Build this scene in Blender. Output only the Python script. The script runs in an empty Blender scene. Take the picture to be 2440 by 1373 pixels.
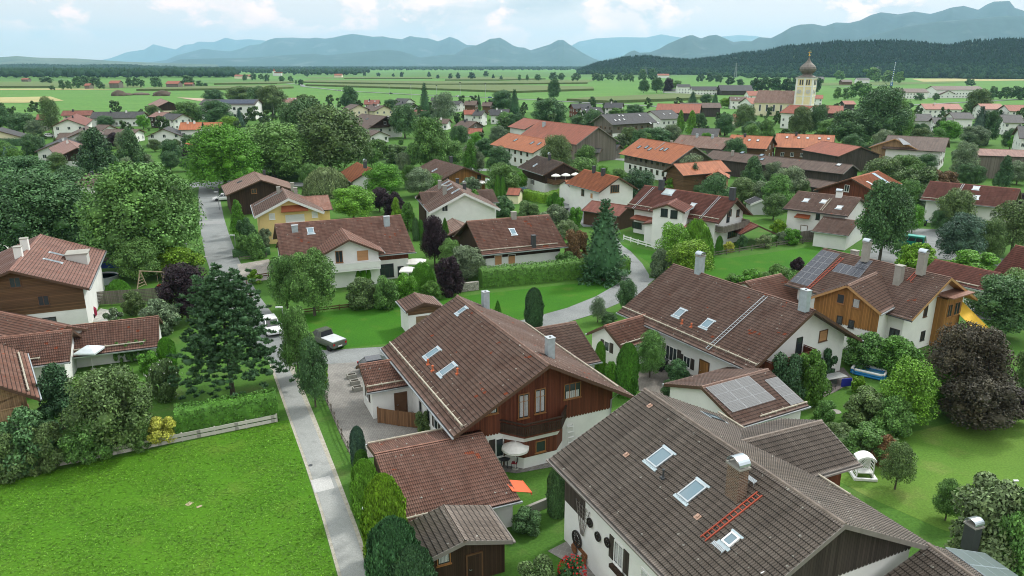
import bpy, math, random
import numpy as np
from mathutils import Vector, Matrix
R = math.radians
random.seed(7)
HAZE_D = 4.4e-5
sc = bpy.context.scene
C = sc.collection

# ------------------------------------------------------------ camera, sky, sun
CAM_H, FOC, PITCH = 30.0, 1742.0, R(16.95)      # metres above the plain, focal length for a 2440 px wide picture
cam_d = bpy.data.cameras.new('camera'); cam = bpy.data.objects.new('camera', cam_d); C.objects.link(cam)
cam.location = (0, 0, CAM_H); cam.rotation_euler = (R(90) - PITCH, 0, 0)
cam_d.sensor_width = 36; cam_d.lens = 36 * FOC / 2440; cam_d.clip_start = 0.5; cam_d.clip_end = 120000
sc.camera = cam
sc.view_settings.view_transform = 'Standard'; sc.view_settings.look = 'None'
sc.view_settings.exposure = 0.38; sc.view_settings.gamma = 1.0

SUN_EL, SUN_AZ = R(48), R(50)                     # azimuth measured from +Y towards +X
w = bpy.data.worlds.new('World'); sc.world = w; w.use_nodes = True
nt = w.node_tree; nt.nodes.clear()
def N(t, typ, **kw):
    n = t.nodes.new(typ)
    for k, v in kw.items():
        if hasattr(n, k): setattr(n, k, v)
    return n
def setup_world():
    L = nt.links.new
    out = N(nt, 'ShaderNodeOutputWorld'); bg = N(nt, 'ShaderNodeBackground'); bg.inputs['Strength'].default_value = 0.1
    sky = N(nt, 'ShaderNodeTexSky', sky_type='NISHITA', sun_disc=False)
    sky.sun_elevation = SUN_EL; sky.sun_rotation = SUN_AZ; sky.air_density = 1.2; sky.dust_density = 2.0; sky.ozone_density = 1.5
    tc = N(nt, 'ShaderNodeTexCoord')
    sep = N(nt, 'ShaderNodeSeparateXYZ'); L(tc.outputs['Generated'], sep.inputs[0])
    # veil of high cloud over the blue, then puffy cumulus heads low over the mountains
    veil = N(nt, 'ShaderNodeMix', data_type='RGBA'); veil.inputs['Factor'].default_value = 0.93
    L(sky.outputs[0], veil.inputs['A']); veil.inputs['B'].default_value = (7.0, 7.8, 8.1, 1)
    mp = N(nt, 'ShaderNodeMapping'); mp.inputs['Scale'].default_value = (1, 1, 1.7); L(tc.outputs['Generated'], mp.inputs[0])
    n1 = N(nt, 'ShaderNodeTexNoise'); n1.inputs['Scale'].default_value = 11; n1.inputs['Detail'].default_value = 9; n1.inputs['Roughness'].default_value = 0.55
    n1.inputs['Distortion'].default_value = 0.25; L(mp.outputs[0], n1.inputs['Vector'])
    r1 = N(nt, 'ShaderNodeValToRGB'); r1.color_ramp.elements[0].position = 0.49; r1.color_ramp.elements[1].position = 0.56; L(n1.outputs['Fac'], r1.inputs[0])
    # clouds thin out into the haze at the horizon
    fh = N(nt, 'ShaderNodeMapRange'); fh.inputs['From Min'].default_value = 0.02; fh.inputs['From Max'].default_value = 0.05; L(sep.outputs['Z'], fh.inputs['Value'])
    m = N(nt, 'ShaderNodeMath', operation='MULTIPLY'); L(r1.outputs[0], m.inputs[0]); L(fh.outputs[0], m.inputs[1])
    n2 = N(nt, 'ShaderNodeTexNoise'); n2.inputs['Scale'].default_value = 24; n2.inputs['Detail'].default_value = 5; L(mp.outputs[0], n2.inputs['Vector'])
    cc = N(nt, 'ShaderNodeMix', data_type='RGBA'); cc.inputs['A'].default_value = (8.6, 8.5, 8.3, 1); cc.inputs['B'].default_value = (11.2, 9.9, 9.3, 1)
    cr = N(nt, 'ShaderNodeMapRange'); cr.inputs['From Min'].default_value = 0.38; cr.inputs['From Max'].default_value = 0.62; L(n2.outputs['Fac'], cr.inputs['Value']); L(cr.outputs[0], cc.inputs['Factor'])
    n3 = N(nt, 'ShaderNodeTexNoise'); n3.inputs['Scale'].default_value = 5.0; n3.inputs['Detail'].default_value = 7
    mp3 = N(nt, 'ShaderNodeMapping'); mp3.inputs['Scale'].default_value = (1, 1, 3.5); mp3.inputs['Location'].default_value = (3.1, 1.7, 0.4); L(tc.outputs['Generated'], mp3.inputs[0]); L(mp3.outputs[0], n3.inputs['Vector'])
    r3 = N(nt, 'ShaderNodeValToRGB'); r3.color_ramp.elements[0].position = 0.56; r3.color_ramp.elements[1].position = 0.72; L(n3.outputs['Fac'], r3.inputs[0])
    m3 = N(nt, 'ShaderNodeMath', operation='MULTIPLY'); L(r3.outputs[0], m3.inputs[0]); L(fh.outputs[0], m3.inputs[1])
    mixg = N(nt, 'ShaderNodeMix', data_type='RGBA'); L(m3.outputs[0], mixg.inputs['Factor']); L(veil.outputs['Result'], mixg.inputs['A']); mixg.inputs['B'].default_value = (4.3, 5.5, 6.1, 1)
    fin = N(nt, 'ShaderNodeMix', data_type='RGBA'); L(m.outputs[0], fin.inputs['Factor']); L(mixg.outputs['Result'], fin.inputs['A']); L(cc.outputs['Result'], fin.inputs['B'])
    zg = N(nt, 'ShaderNodeMapRange'); zg.inputs['From Min'].default_value = 0.1; zg.inputs['From Max'].default_value = 0.9; zg.inputs['To Min'].default_value = 1.0; zg.inputs['To Max'].default_value = 1.6; L(sep.outputs['Z'], zg.inputs['Value'])
    hz = N(nt, 'ShaderNodeMapRange'); hz.inputs['From Min'].default_value = 0.0; hz.inputs['From Max'].default_value = 0.14; L(sep.outputs['Z'], hz.inputs['Value'])
    wm = N(nt, 'ShaderNodeMix', data_type='RGBA'); wm.inputs['A'].default_value = (1.55, 0.98, 0.80, 1); wm.inputs['B'].default_value = (1, 1, 1, 1); L(hz.outputs[0], wm.inputs['Factor'])
    mw = N(nt, 'ShaderNodeVectorMath', operation='MULTIPLY'); L(fin.outputs['Result'], mw.inputs[0]); L(wm.outputs['Result'], mw.inputs[1])
    zs = N(nt, 'ShaderNodeVectorMath', operation='SCALE'); L(mw.outputs[0], zs.inputs[0]); L(zg.outputs[0], zs.inputs['Scale']); L(zs.outputs[0], bg.inputs['Color']); L(bg.outputs[0], out.inputs['Surface'])
setup_world()
sun_d = bpy.data.lights.new('sun', 'SUN'); sun_d.energy = 2.3; sun_d.angle = R(8); sun_d.color = (1.0, 0.97, 0.92)
sun = bpy.data.objects.new('sun', sun_d); C.objects.link(sun)
sd = Vector((math.sin(SUN_AZ) * math.cos(SUN_EL), math.cos(SUN_AZ) * math.cos(SUN_EL), math.sin(SUN_EL)))
sun.rotation_euler = (-sd).to_track_quat('-Z', 'Y').to_euler()
try:
    sc.cycles.max_bounces = 5; sc.cycles.diffuse_bounces = 3; sc.cycles.glossy_bounces = 2; sc.cycles.transmission_bounces = 3
    sc.cycles.volume_bounces = 4; sc.cycles.filter_width = 1.05; sc.cycles.use_denoising = True; sc.cycles.sample_clamp_indirect = 5; sc.cycles.caustics_reflective = False; sc.cycles.caustics_refractive = False
except Exception: pass

# ------------------------------------------------------------ surveying helpers: a sight line from the drone to a plane in the place
def ray(px, py):
    u = (px - 1220) / FOC; v = (686.5 - py) / FOC
    return Vector((u, math.cos(PITCH) + v * math.sin(PITCH), -math.sin(PITCH) + v * math.cos(PITCH)))
EYE = Vector((0, 0, CAM_H))
def G(px, py, z=0.0):
    r = ray(px, py); return EYE + r * ((z - CAM_H) / r.z)
def proj(p):
    d = Vector(p) - EYE
    x = d.x; f = d.y * math.cos(PITCH) - d.z * math.sin(PITCH); up = d.y * math.sin(PITCH) + d.z * math.cos(PITCH)
    return 1220 + FOC * x / f, 686.5 - FOC * up / f, f
def height_at(g, py):        # height above g whose top is sighted at picture row py
    v = (686.5 - py) / FOC
    # up = v*f ; up = y s + dz c ; f = y c - dz s
    y = g.y; s, c = math.sin(PITCH), math.cos(PITCH)
    dz = (v * y * c - y * s) / (c + v * s)
    return CAM_H + dz - g.z

# ------------------------------------------------------------ tags
def tag(o, label=None, cat=None, group=None, kind=None):
    if label: o['label'] = label
    if cat: o['category'] = cat
    if group: o['group'] = group
    if kind: o['kind'] = kind
    return o
def empty(name, loc=(0, 0, 0), rz=0.0):
    o = bpy.data.objects.new(name, None); C.objects.link(o); o.location = loc; o.rotation_euler = (0, 0, rz); o.empty_display_size = 0.5
    return o
def link(name, me, parent=None, loc=(0, 0, 0), rot=(0, 0, 0)):
    o = bpy.data.objects.new(name, me); C.objects.link(o); o.parent = parent; o.location = loc; o.rotation_euler = rot
    return o

# ------------------------------------------------------------ mesh collector
class MB:
    def __init__(s): s.v = []; s.f = []; s.m = []; s.uv = []
    def face(s, pts, m=0, uv=None):
        i = len(s.v); s.v += [tuple(p) for p in pts]; s.f.append(tuple(range(i, i + len(pts)))); s.m.append(m)
        if uv is None:
            a, b, c = (Vector(pts[k]) for k in (0, 1, 2))
            n = (b - a).cross(c - a)
            if n.length < 1e-9 and len(pts) > 3: n = (b - a).cross(Vector(pts[3]) - a)
            if n.length > 0: n.normalize()
            if abs(n.z) > 0.9: uv = [(p[0], p[1]) for p in pts]
            else:
                t = Vector((-n.y, n.x, 0)); t.normalize()
                uv = [(p[0] * t.x + p[1] * t.y, p[2] / max(0.3, math.sqrt(1 - n.z * n.z))) for p in pts]
        s.uv += list(uv)
    def box(s, x0, y0, z0, x1, y1, z1, m=0, M=None):
        P = [Vector(p) for p in ((x0, y0, z0), (x1, y0, z0), (x1, y1, z0), (x0, y1, z0), (x0, y0, z1), (x1, y0, z1), (x1, y1, z1), (x0, y1, z1))]
        if M is not None: P = [M @ p for p in P]
        for q in ((3, 2, 1, 0), (4, 5, 6, 7), (0, 1, 5, 4), (1, 2, 6, 5), (2, 3, 7, 6), (3, 0, 4, 7)): s.face([P[k] for k in q], m)
    def bar(s, a, b, t=0.06, h=None, m=0):
        a, b = Vector(a), Vector(b); h = h or t; d = b - a; L = d.length
        if L < 1e-6: return
        q = d.to_track_quat('X', 'Z').to_matrix().to_4x4(); M = Matrix.Translation(a) @ q
        s.box(0, -t / 2, -h / 2, L, t / 2, h / 2, m, M)
    def tube(s, pts, r, n=8, m=0, cap=True):
        pts = [Vector(p) for p in pts]; rr = r if isinstance(r, (list, tuple)) else [r] * len(pts); rings = []
        for k, p in enumerate(pts):
            d = (pts[min(k + 1, len(pts) - 1)] - pts[max(k - 1, 0)]).normalized()
            a = d.orthogonal().normalized() if abs(d.z) < 0.95 else Vector((1, 0, 0)); a = (a - d * a.dot(d)).normalized(); b = d.cross(a)
            rings.append([p + (a * math.cos(2 * math.pi * j / n) + b * math.sin(2 * math.pi * j / n)) * rr[k] for j in range(n)])
        for k in range(len(rings) - 1):
            for j in range(n):
                j2 = (j + 1) % n; s.face([rings[k][j], rings[k][j2], rings[k + 1][j2], rings[k + 1][j]], m)
        if cap: s.face(rings[-1], m); s.face(rings[0][::-1], m)
    def lathe(s, prof, n=16, m=0, c=(0, 0, 0), M=None):
        rings = []
        for (r, z) in prof:
            ring = [Vector((c[0] + r * math.cos(2 * math.pi * j / n), c[1] + r * math.sin(2 * math.pi * j / n), c[2] + z)) for j in range(n)]
            if M is not None: ring = [M @ p for p in ring]
            rings.append(ring)
        for k in range(len(rings) - 1):
            for j in range(n):
                j2 = (j + 1) % n; s.face([rings[k][j], rings[k][j2], rings[k + 1][j2], rings[k + 1][j]], m)
        if prof[0][0] > 0.001: s.face(rings[0][::-1], m)
        if prof[-1][0] > 0.001: s.face(rings[-1], m)
    def prism(s, poly, z0, z1, m=0):
        n = len(poly)
        ar = sum(poly[i][0] * poly[(i + 1) % n][1] - poly[(i + 1) % n][0] * poly[i][1] for i in range(n))
        if ar < 0: poly = poly[::-1]
        s.face([(p[0], p[1], z1) for p in poly], m); s.face([(p[0], p[1], z0) for p in poly[::-1]], m)
        for i in range(n):
            a, b = poly[i], poly[(i + 1) % n]; s.face([(a[0], a[1], z0), (b[0], b[1], z0), (b[0], b[1], z1), (a[0], a[1], z1)], m)
    def mesh(s, name, mats, smooth=False):
        me = bpy.data.meshes.new(name)
        me.from_pydata(s.v, [], s.f)
        for mt in (mats if isinstance(mats, (list, tuple)) else [mats]): me.materials.append(mt)
        me.polygons.foreach_set('material_index', s.m)
        ul = me.uv_layers.new(name='UVMap'); ul.data.foreach_set('uv', [c for uv in s.uv for c in uv])
        if smooth: me.polygons.foreach_set('use_smooth', [True] * len(me.polygons))
        me.update(); return me
    def build(s, name, mats, parent=None, smooth=False, loc=(0, 0, 0), rot=(0, 0, 0)):
        return link(name, s.mesh(name, mats, smooth), parent, loc, rot)
def np_mesh(name, V, F, mat, uv=None, smooth=False, midx=None):
    me = bpy.data.meshes.new(name); V = np.asarray(V, dtype=np.float32); F = np.asarray(F, dtype=np.int32)
    nv, nf, k = len(V), len(F), F.shape[1]
    me.vertices.add(nv); me.vertices.foreach_set('co', V.ravel())
    me.loops.add(nf * k); me.loops.foreach_set('vertex_index', F.ravel())
    me.polygons.add(nf); me.polygons.foreach_set('loop_start', np.arange(0, nf * k, k, dtype=np.int32)); 
    if uv is not None:
        ul = me.uv_layers.new(name='UVMap'); ul.data.foreach_set('uv', np.asarray(uv, dtype=np.float32)[F.ravel()].ravel())
    for mt in (mat if isinstance(mat, (list, tuple)) else [mat]): me.materials.append(mt)
    if midx is not None: me.polygons.foreach_set('material_index', np.asarray(midx, dtype=np.int32))
    if smooth: me.polygons.foreach_set('use_smooth', np.ones(nf, dtype=bool))
    me.update(calc_edges=True); me.validate(); return me
# ------------------------------------------------------------ materials
MATS = {}
def newmat(name):
    m = bpy.data.materials.new(name); m.use_nodes = True; t = m.node_tree
    b = t.nodes['Principled BSDF']; return m, t, b
def c4(c): return (c[0], c[1], c[2], 1)
def flat(name, col, rough=0.6, metal=0.0, var=0.12, scale=3.0, bump=0.0, spec=0.4):
    if name in MATS: return MATS[name]
    m, t, b = newmat(name); L = t.links.new
    tc = N(t, 'ShaderNodeTexCoord'); n = N(t, 'ShaderNodeTexNoise'); n.inputs['Scale'].default_value = scale; n.inputs['Detail'].default_value = 6; L(tc.outputs['Object'], n.inputs['Vector'])
    mr = N(t, 'ShaderNodeMapRange'); mr.inputs['From Min'].default_value = 0.3; mr.inputs['From Max'].default_value = 0.7; mr.inputs['To Min'].default_value = 1 - var; mr.inputs['To Max'].default_value = 1 + var * 0.6
    L(n.outputs['Fac'], mr.inputs['Value'])
    mx = N(t, 'ShaderNodeVectorMath', operation='SCALE'); mx.inputs[0].default_value = col[:3]; L(mr.outputs[0], mx.inputs['Scale'])
    L(mx.outputs[0], b.inputs['Base Color'])
    b.inputs['Roughness'].default_value = rough; b.inputs['Metallic'].default_value = metal; b.inputs['Specular IOR Level'].default_value = spec
    if bump:
        bp = N(t, 'ShaderNodeBump'); bp.inputs['Strength'].default_value = bump; bp.inputs['Distance'].default_value = 0.02; L(n.outputs['Fac'], bp.inputs['Height']); L(bp.outputs[0], b.inputs['Normal'])
    MATS[name] = m; return m
def cellwhite(t, uvout, su, sv, off=0.0):
    """random value per tile of the UV grid (metres)"""
    L = t.links.new
    sp = N(t, 'ShaderNodeSeparateXYZ'); L(uvout, sp.inputs[0])
    a = N(t, 'ShaderNodeMath', operation='DIVIDE'); a.inputs[1].default_value = su; L(sp.outputs[0], a.inputs[0])
    b = N(t, 'ShaderNodeMath', operation='DIVIDE'); b.inputs[1].default_value = sv; L(sp.outputs[1], b.inputs[0])
    fa = N(t, 'ShaderNodeMath', operation='FLOOR'); L(a.outputs[0], fa.inputs[0]); fb = N(t, 'ShaderNodeMath', operation='FLOOR'); L(b.outputs[0], fb.inputs[0])
    cb = N(t, 'ShaderNodeCombineXYZ'); L(fa.outputs[0], cb.inputs[0]); L(fb.outputs[0], cb.inputs[1])
    oi = N(t, 'ShaderNodeObjectInfo'); L(oi.outputs['Random'], cb.inputs[2])
    wn = N(t, 'ShaderNodeTexWhiteNoise', noise_dimensions='3D'); L(cb.outputs[0], wn.inputs['Vector'])
    return a, b, wn, oi
def tiles(name, base, alt, orange=0.0, lod=1, lichen=0.0, tint=(0.36, 0.085, 0.035), rough=0.62, lap_shade_dirt=0.85):
    """concrete / clay pantile roof, UV in metres: u along the ridge, v down the slope"""
    key = name + str(lod)
    if key in MATS: return MATS[key]
    m, t, b = newmat(key); L = t.links.new
    uv = N(t, 'ShaderNodeUVMap')
    a, bb, wn, oi = cellwhite(t, uv.outputs[0], 0.30, 0.34)
    mx = N(t, 'ShaderNodeMix', data_type='RGBA'); mx.inputs['A'].default_value = c4(base); mx.inputs['B'].default_value = c4(alt)
    # blend of weathering patches and tile by tile difference
    n = N(t, 'ShaderNodeTexNoise'); n.inputs['Scale'].default_value = 0.45; n.inputs['Detail'].default_value = 7; n.inputs['Roughness'].default_value = 0.6; L(uv.outputs[0], n.inputs['Vector'])
    ad = N(t, 'ShaderNodeMath', operation='MULTIPLY_ADD'); ad.inputs[1].default_value = 0.45; L(wn.outputs['Value'], ad.inputs[0])
    nr = N(t, 'ShaderNodeMapRange'); nr.inputs['From Min'].default_value = 0.3; nr.inputs['From Max'].default_value = 0.7; nr.inputs['To Min'].default_value = -0.15; nr.inputs['To Max'].default_value = 0.7; L(n.outputs['Fac'], nr.inputs['Value'])
    L(nr.outputs[0], ad.inputs[2]); L(ad.outputs[0], mx.inputs['Factor'])
    col = mx.outputs['Result']
    if orange > 0:
        # clusters of newer, redder tiles
        n2 = N(t, 'ShaderNodeTexNoise'); n2.inputs['Scale'].default_value = 0.35; n2.inputs['Detail'].default_value = 3; L(uv.outputs[0], n2.inputs['Vector'])
        mm = N(t, 'ShaderNodeMath', operation='MULTIPLY'); L(n2.outputs['Fac'], mm.inputs[0]); L(wn.outputs['Color'], mm.inputs[1])
        sp2 = N(t, 'ShaderNodeSeparateColor'); L(wn.outputs['Color'], sp2.inputs[0]); L(sp2.outputs[1], mm.inputs[1])
        gt = N(t, 'ShaderNodeMath', operation='GREATER_THAN'); gt.inputs[1].default_value = 0.655 - orange; L(mm.outputs[0], gt.inputs[0])
        m2 = N(t, 'ShaderNodeMix', data_type='RGBA'); m2.inputs['B'].default_value = c4(tint); L(gt.outputs[0], m2.inputs['Factor']); L(col, m2.inputs['A']); col = m2.outputs['Result']
    if lichen > 0:
        v = N(t, 'ShaderNodeTexVoronoi'); v.inputs['Scale'].default_value = 1.25; v.inputs['Randomness'].default_value = 1; L(uv.outputs[0], v.inputs['Vector'])
        ls = N(t, 'ShaderNodeMath', operation='LESS_THAN'); ls.inputs[1].default_value = 0.10; L(v.outputs['Distance'], ls.inputs[0])
        n4 = N(t, 'ShaderNodeTexNoise'); n4.inputs['Scale'].default_value = 30; L(uv.outputs[0], n4.inputs['Vector'])
        g4 = N(t, 'ShaderNodeMath', operation='MULTIPLY'); L(ls.outputs[0], g4.inputs[0]); L(n4.outputs['Fac'], g4.inputs[1])
        g5 = N(t, 'ShaderNodeMath', operation='MULTIPLY'); g5.inputs[1].default_value = lichen * 1.8; L(g4.outputs[0], g5.inputs[0])
        m3 = N(t, 'ShaderNodeMix', data_type='RGBA'); m3.inputs['B'].default_value = (0.55, 0.53, 0.46, 1); L(g5.outputs[0], m3.inputs['Factor']); L(col, m3.inputs['A']); col = m3.outputs['Result']
    # dirt streaks running down the slope, laps coloured dark for course shadow and dirt
    mp = N(t, 'ShaderNodeMapping'); mp.inputs['Scale'].default_value = (2.2, 0.18, 1); L(uv.outputs[0], mp.inputs[0])
    n3 = N(t, 'ShaderNodeTexNoise'); n3.inputs['Scale'].default_value = 1.0; n3.inputs['Detail'].default_value = 5; L(mp.outputs[0], n3.inputs['Vector'])
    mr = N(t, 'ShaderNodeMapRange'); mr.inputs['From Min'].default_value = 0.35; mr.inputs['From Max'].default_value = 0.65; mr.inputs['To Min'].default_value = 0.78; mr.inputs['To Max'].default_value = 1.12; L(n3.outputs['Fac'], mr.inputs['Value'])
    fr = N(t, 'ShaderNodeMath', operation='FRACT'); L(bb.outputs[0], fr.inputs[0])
    lap = N(t, 'ShaderNodeMapRange'); lap.inputs['From Min'].default_value = 0.76; lap.inputs['From Max'].default_value = 0.88; lap.inputs['To Min'].default_value = 1.0; lap.inputs['To Max'].default_value = 1 - lap_shade_dirt; L(fr.outputs[0], lap.inputs['Value'])
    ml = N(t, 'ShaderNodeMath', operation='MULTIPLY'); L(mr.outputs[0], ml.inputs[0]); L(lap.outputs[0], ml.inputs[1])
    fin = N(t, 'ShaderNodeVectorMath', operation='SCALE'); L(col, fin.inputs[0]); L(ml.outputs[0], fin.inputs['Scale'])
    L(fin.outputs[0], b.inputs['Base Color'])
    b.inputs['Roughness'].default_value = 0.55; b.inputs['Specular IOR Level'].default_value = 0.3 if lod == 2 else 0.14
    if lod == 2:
        # furrow between the two rolls of each tile is coloured darker
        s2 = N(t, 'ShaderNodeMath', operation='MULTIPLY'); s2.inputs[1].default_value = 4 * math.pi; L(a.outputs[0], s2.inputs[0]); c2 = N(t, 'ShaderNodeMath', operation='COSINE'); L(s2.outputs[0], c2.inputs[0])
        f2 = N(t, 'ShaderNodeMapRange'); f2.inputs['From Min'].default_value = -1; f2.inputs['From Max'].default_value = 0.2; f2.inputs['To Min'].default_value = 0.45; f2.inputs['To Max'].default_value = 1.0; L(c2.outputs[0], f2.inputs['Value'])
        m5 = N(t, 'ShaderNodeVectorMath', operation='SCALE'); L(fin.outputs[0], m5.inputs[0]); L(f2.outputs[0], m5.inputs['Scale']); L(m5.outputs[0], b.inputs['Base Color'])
    if lod == 1:
        s = N(t, 'ShaderNodeMath', operation='MULTIPLY'); s.inputs[1].default_value = 2 * math.pi * 2; L(a.outputs[0], s.inputs[0])
        sn = N(t, 'ShaderNodeMath', operation='SINE'); L(s.outputs[0], sn.inputs[0])
        h = N(t, 'ShaderNodeMath', operation='MULTIPLY_ADD'); h.inputs[1].default_value = 0.35; L(sn.outputs[0], h.inputs[0]); L(fr.outputs[0], h.inputs[2])
        bp = N(t, 'ShaderNodeBump'); bp.inputs['Strength'].default_value = 0.6; bp.inputs['Distance'].default_value = 0.04; L(h.outputs[0], bp.inputs['Height']); L(bp.outputs[0], b.inputs['Normal'])
    MATS[key] = m; return m
def boards(name, col, width=0.14, rough=0.7, var=0.35, horiz=False, gap=0.6):
    if name in MATS: return MATS[name]
    m, t, b = newmat(name); L = t.links.new
    uv = N(t, 'ShaderNodeUVMap'); sp = N(t, 'ShaderNodeSeparateXYZ'); L(uv.outputs[0], sp.inputs[0])
    a = N(t, 'ShaderNodeMath', operation='DIVIDE'); a.inputs[1].default_value = width; L(sp.outputs[1 if horiz else 0], a.inputs[0])
    fl = N(t, 'ShaderNodeMath', operation='FLOOR'); L(a.outputs[0], fl.inputs[0]); fr = N(t, 'ShaderNodeMath', operation='FRACT'); L(a.outputs[0], fr.inputs[0])
    wn = N(t, 'ShaderNodeTexWhiteNoise', noise_dimensions='1D'); L(fl.outputs[0], wn.inputs['W'])
    mp = N(t, 'ShaderNodeMapping'); mp.inputs['Scale'].default_value = (0.8, 9, 1) if horiz else (9, 0.8, 1); L(uv.outputs[0], mp.inputs[0])
    n = N(t, 'ShaderNodeTexNoise'); n.inputs['Scale'].default_value = 1.5; n.inputs['Detail'].default_value = 6; L(mp.outputs[0], n.inputs['Vector'])
    ad = N(t, 'ShaderNodeMath', operation='ADD'); L(wn.outputs['Value'], ad.inputs[0]); L(n.outputs['Fac'], ad.inputs[1])
    mr = N(t, 'ShaderNodeMapRange'); mr.inputs['From Min'].default_value = 0.3; mr.inputs['From Max'].default_value = 1.7; mr.inputs['To Min'].default_value = 1 - var; mr.inputs['To Max'].default_value = 1 + var; L(ad.outputs[0], mr.inputs['Value'])
    gp = N(t, 'ShaderNodeMath', operation='GREATER_THAN'); gp.inputs[1].default_value = 0.9; L(fr.outputs[0], gp.inputs[0])
    g2 = N(t, 'ShaderNodeMapRange'); g2.inputs['To Min'].default_value = 1; g2.inputs['To Max'].default_value = 1 - gap; L(gp.outputs[0], g2.inputs['Value'])
    ml = N(t, 'ShaderNodeMath', operation='MULTIPLY'); L(mr.outputs[0], ml.inputs[0]); L(g2.outputs[0], ml.inputs[1])
    fin = N(t, 'ShaderNodeVectorMath', operation='SCALE'); fin.inputs[0].default_value = col; L(ml.outputs[0], fin.inputs['Scale']); L(fin.outputs[0], b.inputs['Base Color'])
    bp = N(t, 'ShaderNodeBump'); bp.inputs['Strength'].default_value = 0.5; bp.inputs['Distance'].default_value = 0.02; bp.invert = True; L(gp.outputs[0], bp.inputs['Height']); L(bp.outputs[0], b.inputs['Normal'])
    b.inputs['Roughness'].default_value = rough; b.inputs['Specular IOR Level'].default_value = 0.25
    MATS[name] = m; return m
def plaster(name, col, stain=0.10):
    if name in MATS: return MATS[name]
    m, t, b = newmat(name); L = t.links.new
    uv = N(t, 'ShaderNodeUVMap'); n = N(t, 'ShaderNodeTexNoise'); n.inputs['Scale'].default_value = 0.6; n.inputs['Detail'].default_value = 8; n.inputs['Roughness'].default_value = 0.65; L(uv.outputs[0], n.inputs['Vector'])
    mr = N(t, 'ShaderNodeMapRange'); mr.inputs['From Min'].default_value = 0.3; mr.inputs['From Max'].default_value = 0.7; mr.inputs['To Min'].default_value = 1 - stain; mr.inputs['To Max'].default_value = 1.03; L(n.outputs['Fac'], mr.inputs['Value'])
    sp = N(t, 'ShaderNodeSeparateXYZ'); L(uv.outputs[0], sp.inputs[0])
    sc_ = N(t, 'ShaderNodeVectorMath', operation='SCALE'); sc_.inputs[0].default_value = col; L(mr.outputs[0], sc_.inputs['Scale']); L(sc_.outputs[0], b.inputs['Base Color'])
    n2 = N(t, 'ShaderNodeTexNoise'); n2.inputs['Scale'].default_value = 14; n2.inputs['Detail'].default_value = 3; L(uv.outputs[0], n2.inputs['Vector'])
    bp = N(t, 'ShaderNodeBump'); bp.inputs['Strength'].default_value = 0.15; bp.inputs['Distance'].default_value = 0.02; L(n2.outputs['Fac'], bp.inputs['Height']); L(bp.outputs[0], b.inputs['Normal'])
    b.inputs['Roughness'].default_value = 0.85; b.inputs['Specular IOR Level'].default_value = 0.2
    MATS[name] = m; return m
def foliage(key='foliage', lo=0.5, hi=1.6):
    if key in MATS: return MATS[key]
    m, t, b = newmat(key); L = t.links.new
    oi = N(t, 'ShaderNodeObjectInfo'); ge = N(t, 'ShaderNodeNewGeometry'); tc = N(t, 'ShaderNodeTexCoord')
    mr = N(t, 'ShaderNodeMapRange'); mr.inputs['To Min'].default_value = lo; mr.inputs['To Max'].default_value = hi; L(ge.outputs['Random Per Island'], mr.inputs['Value'])
    n = N(t, 'ShaderNodeTexNoise'); n.inputs['Scale'].default_value = 2.2; n.inputs['Detail'].default_value = 3; L(tc.outputs['Object'], n.inputs['Vector'])
    m2 = N(t, 'ShaderNodeMapRange'); m2.inputs['From Min'].default_value = 0.3; m2.inputs['From Max'].default_value = 0.7; m2.inputs['To Min'].default_value = 0.75; m2.inputs['To Max'].default_value = 1.3; L(n.outputs['Fac'], m2.inputs['Value'])
    ml = N(t, 'ShaderNodeMath', operation='MULTIPLY'); L(mr.outputs[0], ml.inputs[0]); L(m2.outputs[0], ml.inputs[1])
    s = N(t, 'ShaderNodeVectorMath', operation='SCALE'); L(oi.outputs['Color'], s.inputs[0]); L(ml.outputs[0], s.inputs['Scale'])
    # yellower young leaves here and there
    hs = N(t, 'ShaderNodeMix', data_type='RGBA'); hs.blend_type = 'MULTIPLY'; hs.inputs['B'].default_value = (1.10, 1.06, 0.85, 1)
    g = N(t, 'ShaderNodeMapRange'); g.inputs['From Min'].default_value = 0.55; g.inputs['From Max'].default_value = 0.75; L(n.outputs['Fac'], g.inputs['Value']); L(g.outputs[0], hs.inputs['Factor']); L(s.outputs[0], hs.inputs['A'])
    L(hs.outputs['Result'], b.inputs['Base Color']); b.inputs['Roughness'].default_value = 0.6 if key == 'foliage' else 1.0; b.inputs['Specular IOR Level'].default_value = 0.25 if key == 'foliage' else 0.0
    MATS[key] = m; return m
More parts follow.
